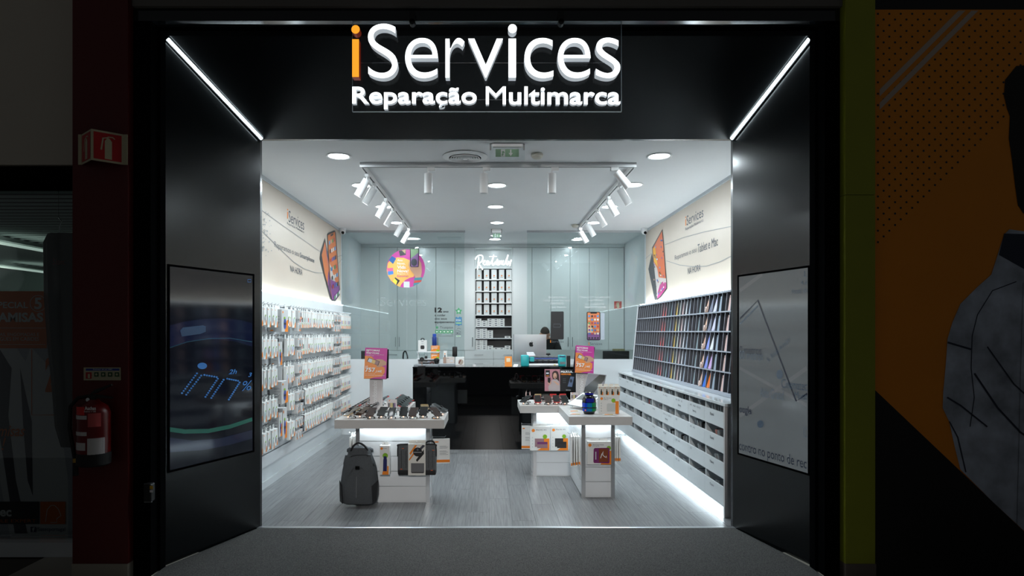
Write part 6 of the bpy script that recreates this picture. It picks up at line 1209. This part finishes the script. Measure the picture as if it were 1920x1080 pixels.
# counter poster
yp = YC - .004; o = obj('counter_poster', MB().box(XP(1021, yp), XP(1082, yp), yp - .003, yp + .002, ZP(733.5, yp), ZP(692, yp)), M('poster_coal', (.09, .09, .10), .4), None, 'pink and black screen film poster on the counter front', 'poster'); A = Art(FZ(yp - .003), o, .0006)
A.rect('pink_field', 1021.2, 692.2, 1050, 733.3, M('print_rosepink', (.74, .50, .54), .4)); A.rect('label_print', 1022.5, 694, 1031, 706.5, M('print_phone_black')); A.rect('label_mark', 1024, 698.5, 1029, 701, M('print_pale')); A.rect('label_mark', 1024, 704, 1029.5, 705.2, OINK)
A.poly('hair_print', [(1035, 705), (1035.5, 699), (1038, 696), (1042, 695), (1046, 697), (1048, 703), (1048.6, 715), (1046, 719), (1044, 712), (1037, 712)], M('print_brownhair', (.22, .15, .14), .5)); A.ell('face_print', 1040.5, 704.5, 3.4, 5.6, SKIN); A.ell('mouth_print', 1041, 707.5, 1.1, 1.4, M('print_mouth', (.55, .28, .26), .5), n=10); A.poly('torso_print', [(1034, 713), (1038, 711), (1044, 711), (1048, 715), (1050, 722), (1050, 733.2), (1035, 733.2), (1033.5, 722)], M('print_knit', (.72, .66, .66), .6)); A.poly('arm_print', [(1028, 726), (1031, 718), (1034, 720), (1036, 728), (1034, 733), (1029, 733)], M('print_knit')); A.poly('hand_print', [(1036, 714), (1041, 715), (1047, 719), (1049, 722), (1045, 722), (1041, 718)], SKIN); A.rect('phone_print', 1027, 708, 1032, 718, INK); A.poly('hand_print', [(1026.5, 715), (1028, 720), (1031.5, 722), (1033.5, 716), (1032, 714), (1031, 719), (1028, 717)], SKIN)
A.text('PELÍCULA', 1051.5, 698.8, 1078, 694.3, WINK, .04); A.text('HIDROGEL', 1051.5, 703, 1071, 700, OINK, .04); A.poly('phone_print', [(1069.5, 706), (1076.5, 706.5), (1072.5, 725.5), (1064, 724.5)], M('print_bluegrey', (.42, .48, .60), .4)); A.ell('bubble_print', 1070.5, 714, 2.4, 3.4, M('print_slate')); A.text('iServices', 1061, 732, 1070, 730, WINK, .0)
for k in range(3): A.rect('text_line', 1055, 710 + k * 3.4, 1061, 710.8 + k * 3.4, GINK)
# items on the counter
PXM = 1 / F_PX
def cbox(name, label, px0, px1, py0, py1, Y, d_, mat, cat='box', base=None):
    z0 = ZP(py1, Y) if base is None else base; x0, x1 = XP(px0, Y), XP(px1, Y); return obj(name, MB().bbox(x0, x1, Y, Y + d_, z0, ZP(py0, Y), .002, 1), mat, None, label, cat), x0, x1, z0, ZP(py0, Y)
zc1 = zc + .0005
cbox('display_tray', 'long low grey display tray at the end of the black counter', 775.5, 822.5, 684, 690, 8.46, .22, M('tray_grey', (.55, .57, .59), .4), 'tray', zc1); cbox('display_tray', 'short low grey display tray beside the long tray', 823.5, 853, 682.5, 690, 8.46, .20, M('tray_grey'), 'tray', zc1)
YR = 8.80
t = thing('tiered_riser', 'white tiered display riser on the black counter', 'display riser', (XP(803, YR), YR + .05, zc)); zA1, zA2 = ZP(659, YR), ZP(672.5, YR)
obj('shelf', MB().box(XP(782, YR), XP(825, YR), YR - .02, YR + .12, zA1 - .012, zA1), WHITE, t); obj('shelf', MB().box(XP(782, YR), XP(824, YR), YR - .05, YR + .12, zA2 - .010, zA2), WHITE, t)
for px in (783, 795, 809, 823): obj('support', MB().box(XP(px, YR) - .008, XP(px, YR) + .008, YR + .09, YR + .11, zc1, zA1 - .012), ACRYL if px in (795, 809) else WHITE, t)
obj('back_board', MB().box(XP(783, YR), XP(823, YR), YR + .111, YR + .118, zc1, zA2 - .01), WHITE, t)
o, x0, x1, z0, z1 = cbox('gadget_box', 'white gadget box with black carry handle on the tiered riser', 784, 800, 638, 658, YR, .06, CARD, 'box', zA1 + .0005); A = Art(Fr((x0, YR, z0), (1, 0, 0), (0, 0, 1)), o, .0006); L, H = x1 - x0, z1 - z0
A.poly('gadget_print', [(u * L, v * H) for u, v in ((.32, .2), (.68, .2), (.74, .3), (.74, .44), (.68, .54), (.32, .54), (.28, .44), (.28, .3))], M('prod_black'), px=False); A.rect('text_line', .35 * L, .86 * H, .65 * L, .90 * H, GINK, px=False); A.rect('text_line', .35 * L, .68 * H, .65 * L, .70 * H, GINK, px=False); obj('handle', MB().tube(smooth_path([(x0 + L * .33, YR + .03, z1), (x0 + L * .36, YR + .03, z1 + .022), (x0 + L * .64, YR + .03, z1 + .022), (x0 + L * .67, YR + .03, z1)]), .006, 8), PLAST, o, smooth=True)
OB = M('orange_carton', (.93, .55, .16), .5)
def obox(label, px0, px1, py0, py1, base):
    o, x0, x1, z0, z1 = cbox('orange_box', label, px0, px1, py0, py1, YR, .07, OB, 'box', base); A = Art(Fr((x0, YR, z0), (1, 0, 0), (0, 0, 1)), o, .0006); L, H = x1 - x0, z1 - z0
    A.polys('text_lines', [[(.06 * L, v * H), (q * L, v * H), (q * L, (v + .05) * H), (.06 * L, (v + .05) * H)] for v, q in ((.86, .85), (.62, .8), (.52, .75), (.35, .25))], WINK, px=False); A.poly('green_arc', [(.58 * L, 0), (1 * L, 0), (1 * L, .20 * H), (.88 * L, .32 * H), (.7 * L, .26 * H)], LIME, px=False); return z1
zt_o = obox('orange box under the blue bottle on the tiered riser', 808, 824, 648, 659, zA1 + .0005); obox('orange box on the lower tier of the riser', 808, 823, 662, 672.5, zA2 + .0005)
xb_ = XP(814.5, YR + .03); hb = ZP(626, YR) - zt_o
t = thing('bottle', 'matte blue steel bottle standing on the orange box', 'bottle', (xb_, YR + .03, zt_o)); obj('body', MB().lathe([(.030, 0), (.032, .004), (.032, hb * .66), (.030, hb * .72), (.024, hb * .76)], (xb_, YR + .03, zt_o + .0005), 24), M('bottle_blue', (.08, .20, .50), .4), t, smooth=True); obj('cap', MB().lathe([(.022, hb * .76), (.025, hb * .77), (.025, hb * .98), (.022, hb)], (xb_, YR + .03, zt_o + .0005), 24), M('bottle_cap_blue', (.10, .28, .66), .4), t, smooth=True)
t = thing('camera_dome', 'black round camera gadget on the lower riser tier', 'gadget', (XP(818.5, 8.705), 8.705, zc)); xg = XP(818.5, 8.705); obj('body', MB().lathe([(.028, .0005), (.03, .02), (.038, .03), (.036, .05), (.02, .062), (0, .064)], (xg, 8.705, zc1 + .04), 20), PLAST, t, smooth=True); obj('foot', MB().cyl((xg, 8.705, zc1), (xg, 8.705, zc1 + .042), .022, n=16), PLAST, t)
t = thing('round_speaker', 'round black speaker disc on a thin stick stand', 'speaker', (XP(792, 8.5), 8.5, zc)); xg = XP(792, 8.5); obj('disc', MB().cyl((xg, 8.424, ZP(673.5, 8.5)), (xg, 8.448, ZP(673.5, 8.5)), .030, n=24), PLAST, t, smooth=True); obj('stick', MB().cyl((xg, 8.438, zc1), (xg, 8.438, ZP(677, 8.5)), .004, n=8), M('stick_copper', (.72, .56, .46), .35, metal=.7), t); obj('foot', MB().bbox(xg - .05, xg + .05, 8.412, 8.455, zc1, zc1 + .010, .003, 1), PLAST, t); obj('hub', MB().cyl((xg, 8.4235, ZP(673.5, 8.5)), (xg, 8.425, ZP(673.5, 8.5)), .006, n=12), GINK, t)
t = thing('padlock', 'small black smart padlock with steel shackle on the riser', 'padlock', (XP(799, YR), YR, zA2)); xg = XP(799, YR); obj('body', MB().bbox(xg - .018, xg + .018, YR - .02, YR, zA2 + .0005, zA2 + .036, .004), PLAST, t); obj('shackle', MB().tube(smooth_path([(xg - .011, YR - .01, zA2 + .036), (xg - .011, YR - .01, zA2 + .055), (xg, YR - .01, zA2 + .065), (xg + .011, YR - .01, zA2 + .055), (xg + .011, YR - .01, zA2 + .036)]), .003, 8), CHROME, t, smooth=True)
t = thing('camera_clip', 'small grey action camera clip on the riser', 'gadget', (XP(805, 8.77), 8.77, zA2)); xg = XP(805, 8.78); obj('plate', MB().bbox(xg - .028, xg + .028, 8.752, 8.775, zA2 - .05, zA2 - .038, .003, 1), GREYR, t); obj('arm', MB().box(xg - .012, xg - .006, 8.76, 8.768, zA2 - .038, zA2 - .012), GREYR, t); obj('foot', MB().box(xg - .02, xg + .02, 8.755, 8.772, zc1, zA2 - .05), ACRYL, t)
obj('black_case', MB().bbox(XP(793, 8.7), XP(803, 8.7), 8.70, 8.73, zc1, ZP(680, 8.7), .003, 1), PLAST, None, 'small flat black gadget case standing on the counter', 'gadget case')
t = thing('dark_red_earphones', 'dark red earphones lying on the counter by the riser', 'earphones', (XP(810, 8.72), 8.72, zc)); xg = XP(810, 8.72); obj('band', MB().tube(smooth_path([(xg - .025, 8.72, zc1 + .012), (xg - .018, 8.72, zc1 + .04), (xg, 8.72, zc1 + .05), (xg + .018, 8.72, zc1 + .04), (xg + .025, 8.72, zc1 + .012)]), .006, 8), M('dark_red', (.40, .08, .10), .4), t, smooth=True)
for s_ in (-1, 1): obj('ear_cup', MB().cyl((xg + s_ * .025 - .006, 8.72, zc1 + .014), (xg + s_ * .025 + .006, 8.72, zc1 + .014), .013, n=14), M('dark_red'), t)
YB_ = 8.75
o, x0, x1, z0, z1 = cbox('slim_box', 'slim upright white box with orange dot on the counter', 831.5, 838, 658, 686, YB_, .04, CARD, 'box', zc1); A = Art(Fr((x0, YB_, z0), (1, 0, 0), (0, 0, 1)), o, .0006); A.ell('orange_dot', (x1 - x0) * .4, (z1 - z0) * .8, .008, .008, OINK, px=False, n=12); A.rect('device_print', (x1 - x0) * .25, (z1 - z0) * .45, (x1 - x0) * .6, (z1 - z0) * .72, GINK, px=False)
cbox('copper_box', 'narrow copper coloured box standing before the slim white box', 831, 836, 670, 687, 8.665, .03, M('copper_card', (.66, .54, .48), .4), 'box', zc1)
BE = M('beige_card', (.84, .79, .76), .5); o, x0, x1, z0, z1 = cbox('speaker_carton', 'pale beige gadget box on the counter below the black speaker', 836.5, 852, 669.5, 686, 8.68, .06, BE, 'box', zc1); A = Art(Fr((x0, 8.68, z0), (1, 0, 0), (0, 0, 1)), o, .0006); A.ell('gadget_print', (x1 - x0) * .66, (z1 - z0) * .5, .022, .014, M('print_pale'), px=False, a0=0, a1=180); A.rect('text_line', .008, (z1 - z0) * .86, .04, (z1 - z0) * .9, GINK, px=False)
YK = 8.86; zk0 = ZP(669, YK); t = thing('tower_speaker', 'black rounded tower speaker on a thin stand at the counter', 'speaker', (XP(852.5, YK), YK, zc)); obj('body', MB().bbox(XP(848, YK), XP(857, YK), YK, YK + .06, zk0, ZP(650, YK), .012, 3), PLAST, t, smooth=True); obj('stem', MB().cyl((XP(852.5, YK), YK + .03, zc1 + .008), (XP(852.5, YK), YK + .03, zk0), .005, n=10), CHROME, t); obj('foot', MB().cyl((XP(852.5, YK), YK + .03, zc1), (XP(852.5, YK), YK + .03, zc1 + .008), .04, n=20), PLAST, t)
o, x0, x1, z0, z1 = cbox('band_box', 'white box with watch strap picture on the counter', 854, 870.5, 669.5, 689, 8.55, .05, CARD, 'box', zc1); A = Art(Fr((x0, 8.55, z0), (1, 0, 0), (0, 0, 1)), o, .0006); L, H = x1 - x0, z1 - z0; A.ell('watch_print', .60 * L, .48 * H, .28 * L, .30 * H, M('print_stone2', (.72, .66, .60), .4), px=False); A.poly('strap_print', [(.32 * L, .3 * H), (.52 * L, .68 * H), (.62 * L, .66 * H), (.44 * L, .28 * H)], M('print_maroon', (.45, .20, .18), .4), px=False); A.rect('base_shadow_band', .05 * L, .10 * H, .98 * L, .15 * H, M('print_mauvegrey', (.58, .52, .55), .4), px=False)
t = thing('payment_puck', 'small white stacked discs on the black counter', 'gadget', (XP(889.5, 8.6), 8.6, zc)); obj('lower_disc', MB().cyl((XP(889.5, 8.6), 8.6, zc1), (XP(889.5, 8.6), 8.6, zc1 + .010), .025, n=20), LAMP, t); obj('upper_disc', MB().cyl((XP(889.5, 8.6), 8.6, zc1 + .0105), (XP(889.5, 8.6), 8.6, zc1 + .024), .022, .026, 20), LAMP, t)
yo = 8.52; t = thing('leaflet_holder', 'orange upright info card holder on the counter', 'card holder', (XP(953, yo), yo, zc)); x0, x1, z1 = XP(946.5, yo), XP(960, yo), ZP(668.5, yo)
obj('card', MB().prism([(x0, yo, zc1), (x1, yo, zc1), (x1, yo + .03, z1), (x0, yo + .03, z1)], (0, .004, 0)), OB, t); obj('foot', MB().box(x0, x1, yo - .01, yo + .06, zc1 - .0002, zc1 + .002), ACRYL, t); obj('pale_block', MB().prism([(x0 + .022, yo + .0125, zc1 + .06), (x1 - .022, yo + .0125, zc1 + .06), (x1 - .022, yo + .0205, zc1 + .11), (x0 + .022, yo + .0205, zc1 + .11)], (0, -.0012, 0)), M('card_pale', (.95, .86, .72), .5), t)
t = obj('paper_slip', MB().prism([(XP(962, 8.5), 8.49, zc1), (XP(970, 8.5), 8.49, zc1), (XP(972, 8.5), 8.53, ZP(683, 8.5)), (XP(964, 8.5), 8.53, ZP(683, 8.5))], (0, .002, 0)), CARD, None, 'small white slip leaning beside the teal plotter', 'paper')
# all-in-one computer seen from behind
YM = 8.92; xm = XP(994, YM); t = thing('desktop_computer', 'silver all-in-one computer seen from behind on the counter', 'computer', (xm, YM, zc))
Tm = Matrix.Translation((xm, YM, 0)) @ Matrix.Rotation(.42, 4, 'Z'); zm0, zm1 = ZP(678, YM), ZP(627, YM); SILB = M('computer_aluminium', (.80, .81, .82), .35, metal=.55)
hh = .255; b = MB(); rows = []
for f, dy in ((0, .0), (.15, .018), (.5, .03), (.85, .018), (1, .0)):
    for g, dx in ((-1, 0), (-.6, .7), (0, 1), (.6, .7), (1, 0)): rows.append(Tm @ Vector((g * hh, -.006 - dy * dx, zm0 + f * (zm1 - zm0))))
b.add(rows, [(r * 5 + c, r * 5 + c + 1, (r + 1) * 5 + c + 1, (r + 1) * 5 + c) for r in range(4) for c in range(4)]); obj('back_shell', b, SILB, t, smooth=True)
obj('display', MB().box(-hh, hh, -.0055, .004, zm0, zm1, Tm), PLAST, t); obj('stand_neck', MB().prism([Tm @ Vector(p) for p in ((-.075, -.04, zm0 + .13), (.035, -.04, zm0 + .13), (.085, -.15, zc1 + .006), (-.095, -.15, zc1 + .006))], Tm.to_3x3() @ Vector((0, .008, .004))), M('stand_white', (.86, .86, .87), .35), t); obj('stand_foot', MB().box(-.095, .085, -.155, .06, zc1, zc1 + .006, Tm), SILB, t)
ap = [(0, -.42), (-.18, -.5), (-.38, -.3), (-.46, .02), (-.36, .30), (-.15, .36), (0, .30), (.16, .36), (.36, .28), (.26, .12), (.26, -.06), (.40, -.2), (.26, -.44), (.14, -.5)]
frm = Fr(Tm @ Vector((-.0, -.0375, (zm0 + zm1) / 2 + .055)), Tm.to_3x3() @ Vector((1, 0, 0)), (0, 0, 1)); A = Art(frm, t, .001); A.poly('fruit_logo', [(u * .075, v * .075) for u, v in ap], INK, px=False); A.poly('fruit_logo_leaf', [(u * .075, v * .075) for u, v in ((.0, .40), (.04, .56), (.16, .64), (.13, .48))], INK, px=False)
# teal film plotter
YP = 8.52; xp0, xp1 = XP(977, YP), XP(1061.5, YP); zp1 = ZP(666, YP); TEAL = M('plotter_teal', (.16, .66, .68), .35); t = thing('film_plotter', 'teal and silver film cutting plotter on the counter', 'plotter', ((xp0 + xp1) / 2, YP + .06, zc)); xq0, xq1 = XP(992, YP), XP(1047, YP)
obj('end_housing', MB().bbox(xp0, xq0, YP, YP + .14, zc1, zp1, .015, 3), TEAL, t, smooth=True); h_ = obj('end_housing', MB().bbox(xq1, xp1, YP, YP + .14, zc1, zp1, .015, 3), TEAL, t, smooth=True); obj('control_panel', MB().box(xq1 + .012, xp1 - .012, YP - .001, YP + .002, zp1 - .028, zp1 - .008), M('panel_slate', (.20, .32, .42), .3), h_); obj('name_plate', MB().box(xq1 + .022, xp1 - .012, YP - .0015, YP + .002, zc1 + .03, zc1 + .062), M('plate_grey', (.45, .47, .48), .4), h_)
H = zp1 - zc1
for zz, r_, yy in ((.86, .012, .05), (.55, .010, .05), (.13, .018, .03)): obj('roller', MB().cyl((xq0, YP + yy, zc1 + H * zz), (xq1, YP + yy, zc1 + H * zz), r_, n=16), CHROME if zz > .2 else LAMP, t, smooth=True)
obj('rear_plate', MB().box(xq0, xq1, YP + .09, YP + .10, zc1 + .02, zp1 - .02), M('plotter_dark', (.18, .20, .26), .4), t); obj('carriage', MB().bbox(xq0 + .012, xq0 + .07, YP + .005, YP + .05, zc1 + H * .42, zc1 + H * .82, .006), TEAL, t); obj('guide_rail', MB().box(xq0, xq1, YP + .045, YP + .07, zc1 + H * .66, zc1 + H * .74), M('rail_blue', (.40, .48, .75), .3, metal=.4), t); obj('yellow_label', MB().box(xq1 - .06, xq1 - .035, YP + .0095, YP + .0115, zc1 + .012, zc1 + .026), M('print_yellow2'), t)
for k in range(4): obj('pinch_wheel', MB().bbox(xq0 + .10 + k * .075, xq0 + .13 + k * .075, YP + .03, YP + .06, zc1 + H * .28, zc1 + H * .45, .004, 1), PLAST, t)
cbox('card_terminal', 'black upright card terminal beside the teal plotter', 1063, 1069.5, 667, 687, 8.60, .06, PLAST, 'terminal', zc1)
t = thing('desk_mouse', 'small black rounded scanner behind the plotter', 'scanner', (XP(1028, 8.95), 8.95, zc)); obj('head', MB().lathe([(0, .0), (.03, .004), (.032, .018), (.02, .03), (0, .033)], (XP(1028, 8.95), 8.95, ZP(666, 8.95)), 18), PLAST, t, smooth=True); obj('stalk', MB().cyl((XP(1028, 8.95), 8.95, zc1), (XP(1028, 8.95), 8.95, ZP(666, 8.95) + .004), .008, n=10), PLAST, t)
# ================================================================== PERSON
SK = M('skin', (.80, .60, .50), .5, noise=.05, nscale=30); SHIRT = M('black_tshirt', (.06, .06, .065), .8, noise=.2, nscale=60); HAIR = M('dark_hair', (.19, .14, .11), .7, bump=.4, bscale=400); TRS = M('dark_trousers', (.10, .10, .13), .8)
PXc, PYc = XP(1020, 10.86), 10.90
def skin_obj(name, verts, edges, radii, mat, parent, root=0, sub=2):
    me = bpy.data.meshes.new(name); me.from_pydata([(PXc + a, PYc + b, c) for a, b, c in verts], edges, []); me.materials.append(mat)
    o = bpy.data.objects.new(name, me); COL.objects.link(o); sk = o.modifiers.new('skin', 'SKIN'); sk.use_smooth_shade = True
    lay = me.skin_vertices[0].data
    for i, r in enumerate(radii): lay[i].radius = r if isinstance(r, tuple) else (r, r); lay[i].use_root = (i == root)
    s_ = o.modifiers.new('sub', 'SUBSURF'); s_.levels = sub; s_.render_levels = sub
    if parent: attach(o, parent)
    return o
per = thing('person', 'person in black t-shirt bending over the repair bench behind the glass', 'person', (PXc, PYc, 0))
V = [(0, .0, .95), (0, .0, 1.08), (0, -.02, 1.22), (0, -.05, 1.36), (0, -.08, 1.44), (0, -.13, 1.50), (0, -.20, 1.535), (0, -.255, 1.515)]
E = [(0, 1), (1, 2), (2, 3), (3, 4), (4, 5), (5, 6), (6, 7)]; Rr = [(.15, .11), (.14, .10), (.15, .11), (.17, .11), (.09, .08), (.06, .06), (.078, .098), (.062, .07)]
for s_ in (-1, 1):
    b0 = len(V); V += [(s_ * .19, -.05, 1.38), (s_ * .25, -.10, 1.18), (s_ * .17, -.30, 1.03), (s_ * .12, -.37, .990)]; E += [(3, b0), (b0, b0 + 1), (b0 + 1, b0 + 2), (b0 + 2, b0 + 3)]; Rr += [.06, .047, .034, (.034, .02)]
    for k in range(5):
        f0 = len(V); dx = (k - 1.5) * .018 * s_ if k < 4 else -s_ * .04
        V += [(s_ * .11 + dx, -.41 if k < 4 else -.385, .986), (s_ * .10 + dx * 1.15, -.45 + .008 * abs(k - 1) if k < 4 else -.41, .975), (s_ * .095 + dx * 1.2, -.475 + .01 * abs(k - 1) if k < 4 else -.43, .959)]; E += [(b0 + 3, f0), (f0, f0 + 1), (f0 + 1, f0 + 2)]; Rr += [.010, .0085, .0075]
    l0 = len(V); V += [(s_ * .09, .01, .88), (s_ * .10, -.02, .50), (s_ * .10, .03, .10), (s_ * .11, -.09, .035)]; E += [(0, l0), (l0, l0 + 1), (l0 + 1, l0 + 2), (l0 + 2, l0 + 3)]; Rr += [.085, .06, .04, (.04, .03)]
body = skin_obj('body', V, E, Rr, SK, per)
Vs = [(0, 0, 1.0), (0, 0, 1.10), (0, -.02, 1.22), (0, -.05, 1.36), (0, -.075, 1.43)]; Es = [(0, 1), (1, 2), (2, 3), (3, 4)]; Rs_ = [(.168, .13), (.16, .12), (.168, .128), (.185, .125), (.10, .09)]
for s_ in (-1, 1): b0 = len(Vs); Vs += [(s_ * .19, -.05, 1.375), (s_ * .25, -.10, 1.19), (s_ * .225, -.17, 1.13)]; Es += [(3, b0), (b0, b0 + 1), (b0 + 1, b0 + 2)]; Rs_ += [.082, .066, .058]
skin_obj('tshirt', Vs, Es, Rs_, SHIRT, per)
Vt = [(0, .0, 1.0), (0, 0, .93)]; Et = [(0, 1)]; Rt = [(.165, .125), (.165, .125)]
for s_ in (-1, 1): b0 = len(Vt); Vt += [(s_ * .09, .01, .84), (s_ * .10, -.02, .50), (s_ * .10, .03, .08)]; Et += [(1, b0), (b0, b0 + 1), (b0 + 1, b0 + 2)]; Rt += [.10, .078, .06]
skin_obj('trousers', Vt, Et, Rt, TRS, per)
def ellips(c, r, rx, n=14, m_=20, z0=-1., z1=1.):
    b = MB(); vs = []; T = Matrix.Translation(Vector(c) + Vector((PXc, PYc, 0))) @ Matrix.Rotation(rx, 4, 'X')
    for i in range(n + 1):
        zz = z0 + (z1 - z0) * i / n; q = math.sqrt(max(0, 1 - zz * zz))
        for k in range(m_): a = 2 * PI * k / m_; vs.append(T @ Vector((r[0] * q * math.cos(a), r[1] * q * math.sin(a), r[2] * zz)))
    b.add(vs, [(i * m_ + k, i * m_ + (k + 1) % m_, (i + 1) * m_ + (k + 1) % m_, (i + 1) * m_ + k) for i in range(n) for k in range(m_)] + [list(range(m_))[::-1], list(range(n * m_, (n + 1) * m_))]); return b
hd = (0, -.205, 1.525)
obj('hair', ellips((0, -.213, 1.517), (.082, .105, .119), .42, z0=.30), HAIR, per, smooth=True)
obj('face', ellips((0, -.215, 1.515), (.076, .098, .112), .62), SK, per, smooth=True)
for s_ in (-1, 1):
    obj('ear', ellips((s_ * .080, -.20, 1.50), (.010, .022, .032), .6), SK, per, smooth=True); obj('eye', ellips((s_ * .030, -.292, 1.478), (.011, .008, .006), .6), INK, per, smooth=True); obj('eyebrow', ellips((s_ * .030, -.300, 1.498), (.018, .006, .005), .6), HAIR, per, smooth=True); obj('shoe', ellips((s_ * .11, -.06, .045), (.045, .13, .044), 0), PLAST, per, smooth=True)
obj('nose', ellips((0, -.305, 1.452), (.014, .018, .026), .7), SK, per, smooth=True); obj('mouth', ellips((0, -.272, 1.418), (.024, .008, .006), .6), M('lips', (.66, .40, .36), .5), per, smooth=True)
